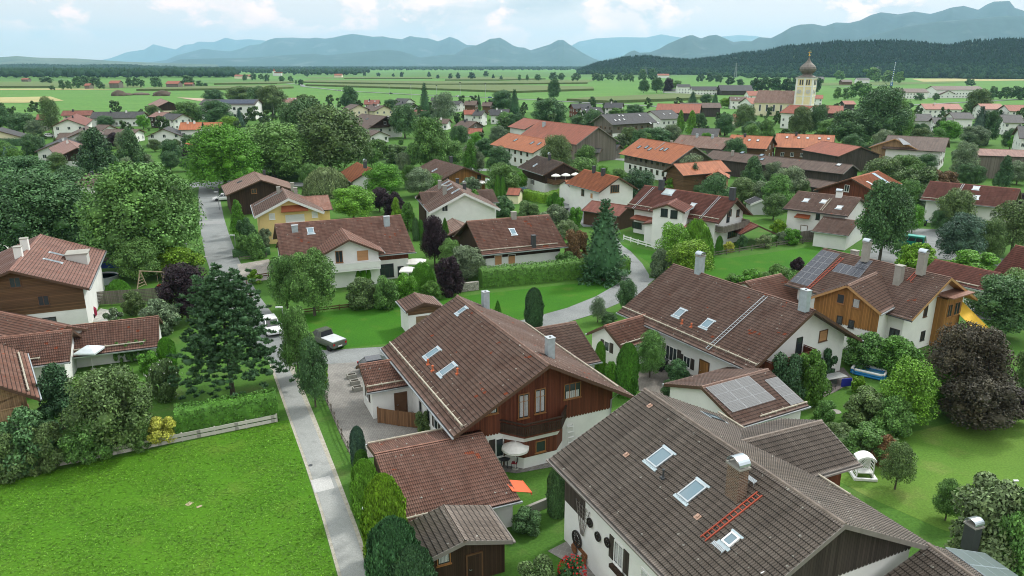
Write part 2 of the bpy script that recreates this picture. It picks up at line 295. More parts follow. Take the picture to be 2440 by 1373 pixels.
def ground_mat(name, c1, c2, c3=None, scale=0.15, fine=6.0, rough=0.95, bump=0.35, bd=0.05, aniso=None, speck=0.0, speckcol=(0.5, 0.48, 0.42)):
    if name in MATS: return MATS[name]
    m, t, b = newmat(name); L = t.links.new
    tc = N(t, 'ShaderNodeTexCoord'); src = tc.outputs['Object']
    if aniso:
        mp = N(t, 'ShaderNodeMapping'); mp.inputs['Scale'].default_value = aniso[0]; mp.inputs['Rotation'].default_value = (0, 0, aniso[1]); L(src, mp.inputs[0]); src = mp.outputs[0]
    n = N(t, 'ShaderNodeTexNoise'); n.inputs['Scale'].default_value = scale; n.inputs['Detail'].default_value = 8; n.inputs['Roughness'].default_value = 0.6; L(src, n.inputs['Vector'])
    n2 = N(t, 'ShaderNodeTexNoise'); n2.inputs['Scale'].default_value = fine; n2.inputs['Detail'].default_value = 4; n2.inputs['Roughness'].default_value = 0.7; L(tc.outputs['Object'], n2.inputs['Vector'])
    r = N(t, 'ShaderNodeMapRange'); r.inputs['From Min'].default_value = 0.35; r.inputs['From Max'].default_value = 0.65; L(n.outputs['Fac'], r.inputs['Value'])
    mx = N(t, 'ShaderNodeMix', data_type='RGBA'); mx.inputs['A'].default_value = c4(c1); mx.inputs['B'].default_value = c4(c2); L(r.outputs[0], mx.inputs['Factor']); col = mx.outputs['Result']
    if c3:
        n3 = N(t, 'ShaderNodeTexNoise'); n3.inputs['Scale'].default_value = scale * 2.7; n3.inputs['Detail'].default_value = 5; L(src, n3.inputs['Vector'])
        r3 = N(t, 'ShaderNodeMapRange'); r3.inputs['From Min'].default_value = 0.56; r3.inputs['From Max'].default_value = 0.72; L(n3.outputs['Fac'], r3.inputs['Value'])
        m3 = N(t, 'ShaderNodeMix', data_type='RGBA'); m3.inputs['B'].default_value = c4(c3); L(r3.outputs[0], m3.inputs['Factor']); L(col, m3.inputs['A']); col = m3.outputs['Result']
    r2 = N(t, 'ShaderNodeMapRange'); r2.inputs['From Min'].default_value = 0.3; r2.inputs['From Max'].default_value = 0.7; r2.inputs['To Min'].default_value = 0.72; r2.inputs['To Max'].default_value = 1.25; L(n2.outputs['Fac'], r2.inputs['Value'])
    s = N(t, 'ShaderNodeVectorMath', operation='SCALE'); L(col, s.inputs[0]); L(r2.outputs[0], s.inputs['Scale']); col = s.outputs[0]
    if speck:
        v = N(t, 'ShaderNodeTexVoronoi'); v.inputs['Scale'].default_value = 2.5; L(tc.outputs['Object'], v.inputs['Vector'])
        ls = N(t, 'ShaderNodeMath', operation='LESS_THAN'); ls.inputs[1].default_value = speck; L(v.outputs['Distance'], ls.inputs[0])
        m4 = N(t, 'ShaderNodeMix', data_type='RGBA'); m4.inputs['B'].default_value = c4(speckcol); L(ls.outputs[0], m4.inputs['Factor']); L(col, m4.inputs['A']); col = m4.outputs['Result']
    L(col, b.inputs['Base Color']); b.inputs['Roughness'].default_value = rough; b.inputs['Specular IOR Level'].default_value = 0.15
    if bump:
        bp = N(t, 'ShaderNodeBump'); bp.inputs['Strength'].default_value = bump; bp.inputs['Distance'].default_value = bd; L(n2.outputs['Fac'], bp.inputs['Height']); L(bp.outputs[0], b.inputs['Normal'])
    MATS[name] = m; return m
def pavers(name, col, w_=0.2, h_=0.2, rot=0.0, mortar=0.35):
    if name in MATS: return MATS[name]
    m, t, b = newmat(name); L = t.links.new
    tc = N(t, 'ShaderNodeTexCoord'); mp = N(t, 'ShaderNodeMapping'); mp.inputs['Rotation'].default_value = (0, 0, rot); L(tc.outputs['Object'], mp.inputs[0])
    br = N(t, 'ShaderNodeTexBrick'); br.inputs['Scale'].default_value = 1.0; br.inputs['Brick Width'].default_value = w_; br.inputs['Row Height'].default_value = h_; br.inputs['Mortar Size'].default_value = 0.012
    br.inputs['Color1'].default_value = c4([c * 0.85 for c in col]); br.inputs['Color2'].default_value = c4([c * 1.15 for c in col]); br.inputs['Mortar'].default_value = c4([c * mortar for c in col]); L(mp.outputs[0], br.inputs['Vector'])
    n = N(t, 'ShaderNodeTexNoise'); n.inputs['Scale'].default_value = 0.4; n.inputs['Detail'].default_value = 7; L(tc.outputs['Object'], n.inputs['Vector'])
    r2 = N(t, 'ShaderNodeMapRange'); r2.inputs['From Min'].default_value = 0.3; r2.inputs['From Max'].default_value = 0.7; r2.inputs['To Min'].default_value = 0.75; r2.inputs['To Max'].default_value = 1.15; L(n.outputs['Fac'], r2.inputs['Value'])
    s = N(t, 'ShaderNodeVectorMath', operation='SCALE'); L(br.outputs['Color'], s.inputs[0]); L(r2.outputs[0], s.inputs['Scale']); L(s.outputs[0], b.inputs['Base Color'])
    b.inputs['Roughness'].default_value = 0.9
    MATS[name] = m; return m
def brick(name, col, mortar, w_=0.25, h_=0.075):
    if name in MATS: return MATS[name]
    m, t, b = newmat(name); L = t.links.new
    uv = N(t, 'ShaderNodeUVMap'); br = N(t, 'ShaderNodeTexBrick'); br.inputs['Scale'].default_value = 1.0; br.inputs['Brick Width'].default_value = w_; br.inputs['Row Height'].default_value = h_; br.inputs['Mortar Size'].default_value = 0.01
    br.inputs['Color1'].default_value = c4([c * 0.6 for c in col]); br.inputs['Color2'].default_value = c4([c * 1.3 for c in col]); br.inputs['Mortar'].default_value = c4(mortar); L(uv.outputs[0], br.inputs['Vector'])
    L(br.outputs['Color'], b.inputs['Base Color']); b.inputs['Roughness'].default_value = 0.9
    MATS[name] = m; return m
def glassy(name, col=(0.03, 0.04, 0.045), rough=0.08, spec=0.6):
    if name in MATS: return MATS[name]
    m, t, b = newmat(name); b.inputs['Base Color'].default_value = c4(col); b.inputs['Roughness'].default_value = rough; b.inputs['Specular IOR Level'].default_value = spec
    MATS[name] = m; return m
def solar_mat(name, cell=(0.03, 0.035, 0.05), line=(0.45, 0.47, 0.5), w_=0.16, fw=0.012):
    if name in MATS: return MATS[name]
    m, t, b = newmat(name); L = t.links.new
    uv = N(t, 'ShaderNodeUVMap'); br = N(t, 'ShaderNodeTexBrick'); br.offset = 0.0; br.inputs['Scale'].default_value = 1.0; br.inputs['Brick Width'].default_value = w_; br.inputs['Row Height'].default_value = w_; br.inputs['Mortar Size'].default_value = fw
    br.inputs['Color1'].default_value = c4(cell); br.inputs['Color2'].default_value = c4([c * 1.3 for c in cell]); br.inputs['Mortar'].default_value = c4(line); L(uv.outputs[0], br.inputs['Vector'])
    L(br.outputs['Color'], b.inputs['Base Color']); b.inputs['Roughness'].default_value = 0.6; b.inputs['Specular IOR Level'].default_value = 0.25
    MATS[name] = m; return m

WHITE = plaster('white_plaster', (0.80, 0.80, 0.77)); CREAM = plaster('cream_plaster', (0.78, 0.70, 0.52)); YELLOW = plaster('yellow_plaster', (0.80, 0.60, 0.27)); GREYP = plaster('grey_plaster', (0.45, 0.45, 0.43))
PALEY = plaster('pale_yellow_plaster', (0.78, 0.72, 0.50)); CONC = plaster('concrete', (0.36, 0.35, 0.31), 0.3)
REDB = boards('red_brown_boards', (0.135, 0.042, 0.022)); DARKB = boards('dark_brown_boards', (0.045, 0.026, 0.017)); GREYB = boards('grey_boards', (0.17, 0.15, 0.125), 0.2); OAKB = boards('honey_boards', (0.30, 0.145, 0.045)); MIDB = boards('mid_brown_boards', (0.125, 0.07, 0.035), 0.18, horiz=True); NEARB = boards('weathered_dark_boards', (0.06, 0.05, 0.042), 0.18)
PALEB = boards('pale_larch_boards', (0.33, 0.22, 0.12))
TRIM = flat('brown_trim', (0.09, 0.05, 0.03), 0.7); TRIMD = flat('dark_trim', (0.035, 0.028, 0.022), 0.7); TRIMW = flat('white_trim', (0.72, 0.72, 0.70), 0.6); TRIMY = flat('honey_trim', (0.42, 0.24, 0.10), 0.7); TRIMG = flat('grey_trim', (0.22, 0.20, 0.18), 0.8)
ZINC = flat('zinc', (0.50, 0.54, 0.56), 0.35, 0.6, 0.15); STEELP = flat('galvanised_sheet', (0.42, 0.50, 0.53), 0.45, 0.3, 0.15); CHROME = flat('bright_sheet', (0.50, 0.56, 0.60), 0.3, 0.8, 0.05); DARKM = flat('dark_sheet', (0.05, 0.055, 0.06), 0.5); COPPER = flat('brown_copper', (0.10, 0.05, 0.03), 0.5)
LOG = flat('weathered_log', (0.42, 0.38, 0.30), 0.85, 0, 0.3); GLASS = glassy('window_glass'); CURT = flat('net_curtain', (0.55, 0.56, 0.56), 0.8, 0, 0.3, 20); SKYG = glassy('skylight_glass', (0.12, 0.20, 0.24), 0.05, 1.0)
FRW = flat('white_frame', (0.78, 0.78, 0.76), 0.5, 0, 0.03); FRB = flat('brown_frame', (0.12, 0.06, 0.03), 0.6); FRO = flat('oak_frame', (0.30, 0.14, 0.05), 0.6); FRD = flat('dark_frame', (0.03, 0.028, 0.027), 0.6)
BLIND = boards('orange_blind', (0.50, 0.27, 0.13), 0.06, horiz=True, var=0.1, gap=0.25); BLINDW = boards('white_blind', (0.68, 0.68, 0.66), 0.06, horiz=True, var=0.05, gap=0.2)
BRICKC = brick('chimney_brick', (0.14, 0.075, 0.045), (0.34, 0.31, 0.26), 0.26, 0.095); TERRA = flat('terracotta', (0.50, 0.13, 0.05), 0.7)
LADR = flat('red_ladder', (0.38, 0.07, 0.035), 0.6); WHITEP = flat('white_paint', (0.82, 0.82, 0.80), 0.5, 0, 0.04); BARK = flat('bark', (0.10, 0.085, 0.065), 0.9, 0, 0.4, 8, 0.6); BARKW = flat('birch_bark', (0.42, 0.40, 0.36), 0.9, 0, 0.5, 5)
SOLAR = solar_mat('solar_cells', (0.085, 0.088, 0.090), (0.22, 0.225, 0.225), fw=0.010); SOLARB = solar_mat('dark_solar', (0.02, 0.03, 0.055), (0.10, 0.12, 0.16))
SOLARD = solar_mat('roof_solar_cells', (0.030, 0.033, 0.045), (0.22, 0.23, 0.25), fw=0.010)
# roofs: name -> (base, alt, orange, lichen, trim)
ROOFS = {
 'brown':  ((0.182, 0.104, 0.078), (0.262, 0.178, 0.142), 0.055, 1.0), 'rbrown': ((0.225, 0.104, 0.072), (0.315, 0.182, 0.138), 0.08, 1.0),
 'grey':   ((0.172, 0.140, 0.116), (0.255, 0.214, 0.180), 0.0, 0.8),  'red': ((0.24, 0.070, 0.042), (0.33, 0.11, 0.065), 0.08, 0.4),
 'rose':   ((0.235, 0.120, 0.094), (0.315, 0.185, 0.150), 0.03, 0.8),  'orange': ((0.47, 0.165, 0.074), (0.35, 0.125, 0.062), 0.0, 0.0),
 'dark':   ((0.045, 0.046, 0.050), (0.068, 0.070, 0.074), 0.0, 0.0), 'mid': ((0.058, 0.058, 0.059), (0.088, 0.086, 0.084), 0.0, 0.2),
 'wine':   ((0.185, 0.064, 0.046), (0.255, 0.105, 0.078), 0.02, 0.2), 'brick': ((0.36, 0.120, 0.074), (0.27, 0.100, 0.066), 0.03, 0.2),
 'greybrown': ((0.105, 0.072, 0.058), (0.155, 0.112, 0.090), 0.01, 0.3),
}
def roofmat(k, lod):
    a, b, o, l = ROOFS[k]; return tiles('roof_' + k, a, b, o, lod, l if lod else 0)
# ------------------------------------------------------------ houses
WIN = {}
def window_meshes(w_, h_, st):
    key = (round(w_, 2), round(h_, 2), st)
    if key in WIN: return WIN[key]
    fm = {'w': FRW, 'd': FRD, 'b': FRB, 'o': FRO, 's': FRW, 'B': FRW, 'W': FRW, 'c': FRW, 'S': FRB, 'O': FRB}[st]
    f = MB(); t = 0.07 if w_ > 0.5 else 0.045; x, z = w_ / 2, h_ / 2
    for (a, b, c, d) in ((-x, -z, x, -z + t), (-x, z - t, x, z), (-x, -z + t, -x + t, z - t), (x - t, -z + t, x, z - t)): f.box(a, 0, b, c, 0.07, d)
    if w_ > 0.9 and st not in 'BWO':
        for k in range(1, max(2, int(round(w_ / 0.6)))):
            xc = -x + w_ * k / max(2, int(round(w_ / 0.6))); f.box(xc - t * 0.45, 0, -z + t, xc + t * 0.45, 0.06, z - t)
    if h_ > 1.7 and st not in 'BWO': f.box(-x + t, 0, z * 0.35, x - t, 0.05, z * 0.35 + 0.05)
    f.box(-x - 0.06, 0, -z - 0.05, x + 0.06, 0.12, -z)
    g = MB(); g.box(-x + t, 0, -z + t, x - t, 0.03, z - t)
    gm = {'B': BLIND, 'W': BLINDW, 'c': CURT, 'O': BLIND}.get(st, GLASS)
    out = [('frame', f.mesh('window_frame', fm)), ('pane', g.mesh('window_pane', gm))]
    if st in 'sS':
        for sx in (-1, 1): s1 = MB(); s1.box(sx * (x + 0.28) - 0.25, 0, -z, sx * (x + 0.28) + 0.25, 0.05, z); out.append(('shutter', s1.mesh('window_shutter', NEARB if st == 's' else REDB)))
    WIN[key] = out; return out
ALLH = []
class House:
    def __init__(s, name, label, cat, A, B, E, zr, roof='brown', wall=None, lod=1, og=1.0, oe=0.9, wf=None, parent=None, pitch=None, w=None, side='auto', trim=None, ang=None, Bx=None,
                 short=None, group=None, clad=(), logs=(), gut=None, zcut=None, walls=True, thick=0.2, L=None):
        s.cl = {}; wall = wall or WHITE; trim = trim or TRIM; s.name = name
        a, b = G(*A, zr), G(*B, zr)
        if L:      # ridge nearly end-on: keep the near end and direction, give the length
            b = a + (b - a).normalized() * L
        if ang is not None:   # ridge direction known from the street grid; its far end is sighted by column only
            dd = Vector((math.cos(R(ang)), math.sin(R(ang)), 0)); u = ((B[0] if Bx is None else Bx) - 1220) / FOC; k = math.cos(PITCH); f0 = a.y * k - (zr - CAM_H) * math.sin(PITCH)
            tt = (u * f0 - a.x) / (dd.x - u * dd.y * k); tt = max(-45, min(45, tt))
            if L: tt = math.copysign(L, tt)
            b = a + dd * tt
        d = (b - a); L = d.length; d.normalize(); n = Vector((-d.y, d.x, 0))
        if E is not None:
            r = ray(*E); t = a.dot(d) / (r.x * d.x + r.y * d.y); p = EYE + r * t
            wv = (p - a).dot(n); drop = zr - p.z
            if wv < 0: n = -n; wv = -wv
            if pitch is not None and w is None: drop = wv * math.tan(R(pitch))
            if w is not None: drop = w * math.tan(R(pitch or 24)); wv = w
        else:
            wv = w; drop = w * math.tan(R(pitch or 24))
            if (side == 'auto' and n.dot(EYE - a) < 0) or side == 'far': n = -n
        X = n.cross(Vector((0, 0, 1)))               # x = y x z
        s.sA = 1 if (a - b).dot(X) > 0 else -1
        s.L, s.w, s.wf, s.zr, s.tan, s.og, s.oe = L, wv, (wf or wv), zr, drop / wv, og, oe
        s.ze = zr - drop; s.p = math.atan(s.tan); s.lod = lod; s.trim = trim; s.wall = wall; s.roofk = roof
        mid = (a + b) / 2; s.ang = math.atan2(X.y, X.x)
        s.W = Matrix.Translation((mid.x, mid.y, 0)) @ Matrix.Rotation(s.ang, 4, 'Z')
        if parent is None:
            s.root = empty(name, (mid.x, mid.y, 0), s.ang); tag(s.root, label, cat, group); s.rel = Matrix.Identity(4); s.rootW = s.W
            if short: ALLH.append((short, proj((mid.x, mid.y, zr * 0.6)), s))
            s.root['_l'] = 0; del s.root['_l']
        else:
            s.root = parent.root; s.rootW = parent.rootW; s.rel = s.rootW.inverted() @ s.W
        s.Wi = s.W.inverted(); s.eye = s.Wi @ EYE
        s.pre = '' if parent is None else 'wing_'
        s.roof_(thick, gut, logs)
        if walls: s.walls_(clad, zcut)
    # frames
    def add(s, name, me, M=None, parent=None):
        o = bpy.data.objects.new(name, me); C.objects.link(o)
        if parent is None: o.parent = s.root; o.matrix_basis = s.rel @ (M or Matrix.Identity(4))
        else: o.parent = parent; o.matrix_basis = (M or Matrix.Identity(4))
        return o
    def lray(s, px, py): return (s.Wi.to_3x3() @ ray(px, py))
    def hit_roof(s, px, py, side='E'):
        sg = 1 if side == 'E' else -1; d = s.lray(px, py); e = s.eye
        t = (s.zr - s.tan * sg * e.y - e.z) / (d.z + s.tan * sg * d.y); return e + d * t
    def hit_wall(s, px, py, wall):
        d = s.lray(px, py); e = s.eye
        if wall in 'AB': X = s.endx(wall); t = (X - e.x) / d.x
        else: Y = s.w - s.oe if wall == 'E' else -(s.wf - s.oe); t = (Y - e.y) / d.y
        return e + d * t
    def endx(s, wall, o=None):
        o = s.og if o is None else o
        return s.sA * (s.L / 2 - o) * (1 if wall == 'A' else -1)
    def rz(s, y): return s.zr - s.tan * abs(y)
    def roof_(s, thick, gut, logs):
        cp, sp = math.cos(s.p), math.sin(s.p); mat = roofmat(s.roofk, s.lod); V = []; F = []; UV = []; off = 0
        for sg, w_ in ((1, s.w), (-1, s.wf)):
            S = w_ / cp; nc = max(1, int(round(S / 0.34))); st = S / nc
            if s.lod == 2:
                nu = max(2, int(s.L / 0.30) * 6); xs = np.linspace(-s.L / 2, s.L / 2, nu + 1); prof = 0.022 * np.cos(xs / 0.15 * 2 * math.pi) + 0.0
                prof = np.sign(prof) * np.abs(prof / 0.022) ** 0.7 * 0.030
                rows = []
                for i in range(nc):
                    for (sv, hh) in ((i * st, 0.0), ((i + 1) * st, 0.07)): rows.append((sv, hh))
                for (sv, hh) in rows:
                    jit = 0.0
                    V.append(np.stack([xs, sg * (sv * cp + (prof + hh) * sp), s.zr - sv * sp + (prof + hh) * cp], 1)); UV.append(np.stack([xs, np.full_like(xs, sv * 0.34 / st)], 1))
                nr = len(rows); idx = np.arange(nr * (nu + 1)).reshape(nr, nu + 1) + off
                q = np.stack([idx[:-1, :-1], idx[1:, :-1], idx[1:, 1:], idx[:-1, 1:]], -1).reshape(-1, 4)
                if sg < 0: q = q[:, ::-1]
                F.append(q); off += nr * (nu + 1)
            else:
                xs = np.array([-s.L / 2, s.L / 2])
                for sv in (0, S): V.append(np.stack([xs, np.full(2, sg * sv * cp), np.full(2, s.zr - sv * sp)], 1)); UV.append(np.stack([xs, np.full(2, sv)], 1))
                q = np.array([[off, off + 2, off + 3, off + 1]]); F.append(q if sg > 0 else q[:, ::-1]); off += 4
        V = np.concatenate(V); UV = np.concatenate(UV); F = np.concatenate(F)
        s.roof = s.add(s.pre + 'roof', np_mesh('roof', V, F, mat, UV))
        # soffit boards and roof edge
        m = MB(); x0, x1 = -s.L / 2 + 0.03, s.L / 2 - 0.03; t = thick
        for sg, w_ in ((1, s.w - 0.03), (-1, s.wf - 0.03)):
            z1 = s.zr - s.tan * w_; A_ = [(x0, 0, s.zr - t), (x1, 0, s.zr - t), (x1, sg * w_, z1 - t), (x0, sg * w_, z1 - t)]
            m.face(A_ if sg < 0 else A_[::-1])
            B_ = [(x0, sg * w_, z1 - t), (x1, sg * w_, z1 - t), (x1, sg * w_, z1 - 0.01), (x0, sg * w_, z1 - 0.01)]; m.face(B_ if sg < 0 else B_[::-1])
            for x in (x0, x1):
                c = [(x, 0, s.zr - t), (x, sg * w_, z1 - t), (x, sg * w_, z1 - 0.012), (x, 0, s.zr - 0.012)]; m.face(c)
        s.add('eaves', m.mesh('eaves', s.trim), parent=s.roof)
        if s.lod >= 1:
            d = 0.42 if s.trim is TRIMW else 0.25
            for x in (-s.L / 2, s.L / 2):
                for sg, w_ in ((1, s.w), (-1, s.wf)):
                    m = MB()
                    z1 = s.zr - s.tan * w_; xa, xb = (x - 0.025, x + 0.03)
                    P = lambda X, yy, dz: (X, sg * yy, s.zr - s.tan * yy + dz)
                    q = [P(xa, 0, -d), P(xa, w_, -d), P(xa, w_, 0.035), P(xa, 0, 0.035)]; r_ = [P(xb, 0, -d), P(xb, w_, -d), P(xb, w_, 0.035), P(xb, 0, 0.035)]
                    m.face(q); m.face(r_[::-1]); m.face([q[3], q[2], r_[2], r_[3]]); m.face([q[0], q[1], r_[1], r_[0]]); m.face([q[1], q[2], r_[2], r_[1]])
                    s.add('bargeboard', m.mesh('bargeboards', s.trim), parent=s.roof)
            m = MB(); r = 0.12 if s.lod == 2 else 0.1; n = int(s.L / 0.4)
            if s.lod == 2:
                for k in range(n):
                    xa = -s.L / 2 + s.L * k / n; xb = xa + s.L / n * 1.08; m.tube([(xa, 0, s.zr + 0.0), (xb, 0, s.zr + 0.0)], [r * 0.92, r * 1.06], 8)
            else: m.tube([(-s.L / 2, 0, s.zr - 0.02), (s.L / 2, 0, s.zr - 0.02)], r, 6)
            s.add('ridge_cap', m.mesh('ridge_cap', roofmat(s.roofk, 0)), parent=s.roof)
            gm = gut or (ZINC if s.lod == 2 else TRIMD)
            for sg, w_ in ((1, s.w), (-1, s.wf)):
                m = MB(); z = s.zr - s.tan * w_ - 0.06; ex = 0.12; m.box(-s.L / 2 - ex, sg * (w_ + 0.07) - 0.07, z - 0.08, s.L / 2 + ex, sg * (w_ + 0.07) + 0.07, z + 0.035)
                s.add('gutter', m.mesh('gutter', gm), parent=s.roof)
        for (side, sv, x0, x1) in logs: s.snowlog(side, sv, x0, x1)
    def P(s, side, x, sv, h=0.0):     # point on a roof slope: x along ridge, sv down the slope, h above it
        sg = 1 if side == 'E' else -1; cp, sp = math.cos(s.p), math.sin(s.p)
        return Vector((x, sg * (sv * cp + h * sp), s.zr - sv * sp + h * cp))
    def slopeM(s, side, p):            # frame on the slope: X along the ridge, Y down the slope, Z off the tiles
        sg = 1 if side == 'E' else -1; cp, sp = math.cos(s.p), math.sin(s.p)
        X = Vector((-sg, 0, 0)); X = Vector((sg, 0, 0)); Y = Vector((0, sg * cp, -sp)); Z = Vector((0, sg * sp, cp))
        return Matrix(((X.x, Y.x, Z.x, p.x), (X.y, Y.y, Z.y, p.y), (X.z, Y.z, Z.z, p.z), (0, 0, 0, 1)))
    def snowlog(s, side='E', up=1.0, x0=0.02, x1=0.98, mat=None):
        w_ = s.w if side == 'E' else s.wf; S = w_ / math.cos(s.p); m = MB(); a = -s.L / 2 + s.L * x0; b = -s.L / 2 + s.L * x1
        n = max(2, int((b - a) / 3)); pts = [s.P(side, a + (b - a) * k / n, S - up, 0.17 + 0.02 * (k % 2)) for k in range(n + 1)]
        m.tube(pts, 0.075, 7)
        for k in range(int((b - a) / 1.2) + 1):
            x = a + 0.1 + k * 1.2
            if x < b: m.bar(s.P(side, x, S - up - 0.35, 0.04), s.P(side, x, S - up + 0.16, 0.07), 0.04); m.bar(s.P(side, x, S - up + 0.12, 0.05), s.P(side, x, S - up + 0.1, 0.25), 0.04)
        s.add('snow_guard', m.mesh('snow_guard', mat or LOG), parent=s.roof)
    def walls_(s, clad, zcut):
        m = MB(); t = 0.22; xa, xb = -(s.L / 2 - s.og), s.L / 2 - s.og; ye, yf = s.w - s.oe, -(s.wf - s.oe)
        pr = [(yf, 0), (ye, 0), (ye, s.rz(ye) - t), (0, s.zr - t), (yf, s.rz(yf) - t)]
        m.face([(xb, y, z) for y, z in pr]); m.face([(xa, y, z) for y, z in pr[::-1]])
        for i in (1, 4):
            a, b = pr[i], pr[(i + 1) % 5]
            if i == 1: m.face([(xb, a[0], a[1]), (xa, a[0], a[1]), (xa, b[0], b[1]), (xb, b[0], b[1])])
            else: m.face([(xb, a[0], a[1]), (xa, a[0], a[1]), (xa, pr[0][0], 0), (xb, pr[0][0], 0)])
        m.face([(xb, ye, 0), (xa, ye, 0), (xa, yf, 0), (xb, yf, 0)][::-1])
        s.body = s.add(s.pre + 'wall', m.mesh('wall', s.wall))
        for (wl, z0, mat) in clad: s.clad(wl, z0, mat)
    def clad(s, wl, z0, mat, scallop=False, y0=None, y1=None, z1=None):
        s.cl[wl] = min(z0, s.cl.get(wl, 99)) if y0 is None else s.cl.get(wl, 99)
        m = MB(); e = 0.035; t = 0.215; ye, yf = s.w - s.oe + 0.02, -(s.wf - s.oe) - 0.02
        if wl in 'AB':
            X = s.endx(wl); sg = 1 if X > 0 else -1; a = yf if y0 is None else y0; b = ye if y1 is None else y1
            pts = [(a, z0), (b, z0), (b, s.rz(b) - t)] + ([(0, s.zr - t)] if a < 0 < b else []) + [(a, s.rz(a) - t)]
            if z1 is not None: pts = [(a, z0), (b, z0), (b, z1), (a, z1)]
            f = [(X + sg * e, y, z) for y, z in pts]; m.face(f if sg > 0 else f[::-1])
            m.face([(X, a, z0), (X, b, z0), (X + sg * e, b, z0), (X + sg * e, a, z0)]); m.face([(X, b, z0), (X, b, pts[2][1]), (X + sg * e, b, pts[2][1]), (X + sg * e, b, z0)]); m.face([(X, a, z0), (X, a, pts[-1][1]), (X + sg * e, a, pts[-1][1]), (X + sg * e, a, z0)])
            if scallop:
                k = int((b - a) / 0.26)
                for i in range(k):
                    y = a + (b - a) * (i + 0.5) / k; h = (b - a) / k / 2
                    m.face([(X + sg * e, y + h * math.cos(q), z0 - 0.14 * math.sin(q)) for q in (math.pi, math.pi * 1.25, math.pi * 1.5, math.pi * 1.75, 0)] if False else [(X + sg * e, y + h * math.cos(q), z0 - 0.14 * math.sin(q)) for q in (0, math.pi / 4, math.pi / 2, 3 * math.pi / 4, math.pi)])
        else:
            Y = ye - 0.02 if wl == 'E' else yf + 0.02; sg = 1 if Y > 0 else -1; z1 = z1 or s.rz(Y) - t; xa, xb = -(s.L / 2 - s.og) - 0.02, s.L / 2 - s.og + 0.02
            if y0 is not None: xa, xb = y0, y1
            f = [(xa, Y + sg * e, z0), (xb, Y + sg * e, z0), (xb, Y + sg * e, z1), (xa, Y + sg * e, z1)]; m.face(f if sg < 0 else f[::-1]); m.face([(xa, Y, z0), (xb, Y, z0), (xb, Y + sg * e, z0), (xa, Y + sg * e, z0)])
        return s.add('boarding', m.mesh('boarding', mat))
    def wallM(s, wl, p):
        a = {'E': 0, 'F': math.pi}.get(wl)
        if a is None: a = -math.pi / 2 if s.endx(wl) > 0 else math.pi / 2
        return Matrix.Translation(p) @ Matrix.Rotation(a, 4, 'Z')
    def outp(s, wl, along, z, e=0.0):  # point on a wall: along = fraction 0..1 from its left seen from outside
        if wl in 'AB':
            X = s.endx(wl); sg = 1 if X > 0 else -1; y0, y1 = -(s.wf - s.oe), s.w - s.oe; y = y0 + (y1 - y0) * (along if sg > 0 else 1 - along); return Vector((X + sg * e, y, z))
        Y = s.w - s.oe if wl == 'E' else -(s.wf - s.oe); sg = 1 if Y > 0 else -1; x1 = s.L / 2 - s.og; return Vector((-x1 + 2 * x1 * ((1 - along) if sg > 0 else along), Y + sg * e, z))
    def win(s, wl, p, w_=1.1, h_=1.2, st='w', name='window'):
        if p.z + h_ * .3 > s.cl.get(wl, 99): p = p + (s.wallM(wl, Vector()).to_3x3() @ Vector((0, 1, 0))) * 0.037
        M = s.wallM(wl, p); q = window_meshes(w_, h_, st)
        if s.lod == 0 or (s.lod == 1 and st not in 'sS'):
            o = s.add(name, q[0][1], M); s.add('pane', q[1][1], parent=o)
        else:
            o = s.add(name, q[0][1], M)
            for n_, me in q[1:]: s.add(n_, me, parent=o)
        return o
    def winpx(s, wl, px, py, w_=1.1, h_=1.2, st='w', name='window', e=0.0):
        p = s.hit_wall(px, py, wl)
        if e:
            n = s.wallM(wl, Vector()).to_3x3() @ Vector((0, 1, 0)); p = p + n * e
        return s.win(wl, p, w_, h_, st, name)
    def auto(s, wl, n, zs, st='w', w_=1.1, h_=1.25, m=0.14, e=0.0):
        for z in zs:
            for k in range(n):
                f = 0.5 if n == 1 else m + (1 - 2 * m) * k / (n - 1); p = s.outp(wl, f, z)
                if wl in 'AB' and p.z + h_ / 2 > s.rz(p.y) - 0.3: continue
                if wl in 'EF' and z + h_ / 2 > s.rz(s.w - s.oe) - 0.22: continue
                if e: p += (s.wallM(wl, Vector()).to_3x3() @ Vector((0, 1, 0))) * e
                s.win(wl, p, w_, h_, st)
    def doorpx(s, wl, px, py_base, w_=1.05, h_=2.05, mat=None, z=1.05, x=None):
        p = s.hit_wall(px, py_base, wl); p.z = z; p = p + (s.wallM(wl, Vector()).to_3x3() @ Vector((0, 1, 0))) * (0.037 if wl in s.cl and s.cl[wl] < 2 else 0); M = s.wallM(wl, p); m = MB(); m.box(-w_ / 2, 0, -h_ / 2, w_ / 2, 0.06, h_ / 2); f = MB(); t = 0.09
        for (a, b, c, d) in ((-w_ / 2 - t, -h_ / 2, -w_ / 2, h_ / 2 + t), (w_ / 2, -h_ / 2, w_ / 2 + t, h_ / 2 + t), (-w_ / 2, h_ / 2, w_ / 2, h_ / 2 + t)): f.box(a, 0, b, c, 0.09, d)
        o = s.add('door', m.mesh('door', mat or OAKB), M); s.add('frame', f.mesh('door_frame', FRB), parent=o); k = MB(); k.bar((w_ / 2 - 0.12, 0.06, -0.05), (w_ / 2 - 0.12, 0.14, -0.05), 0.04); k.bar((w_ / 2 - 0.12, 0.13, -0.05), (w_ / 2 - 0.26, 0.13, -0.05), 0.03); s.add('handle', k.mesh('handle', CHROME), parent=o)
        return o
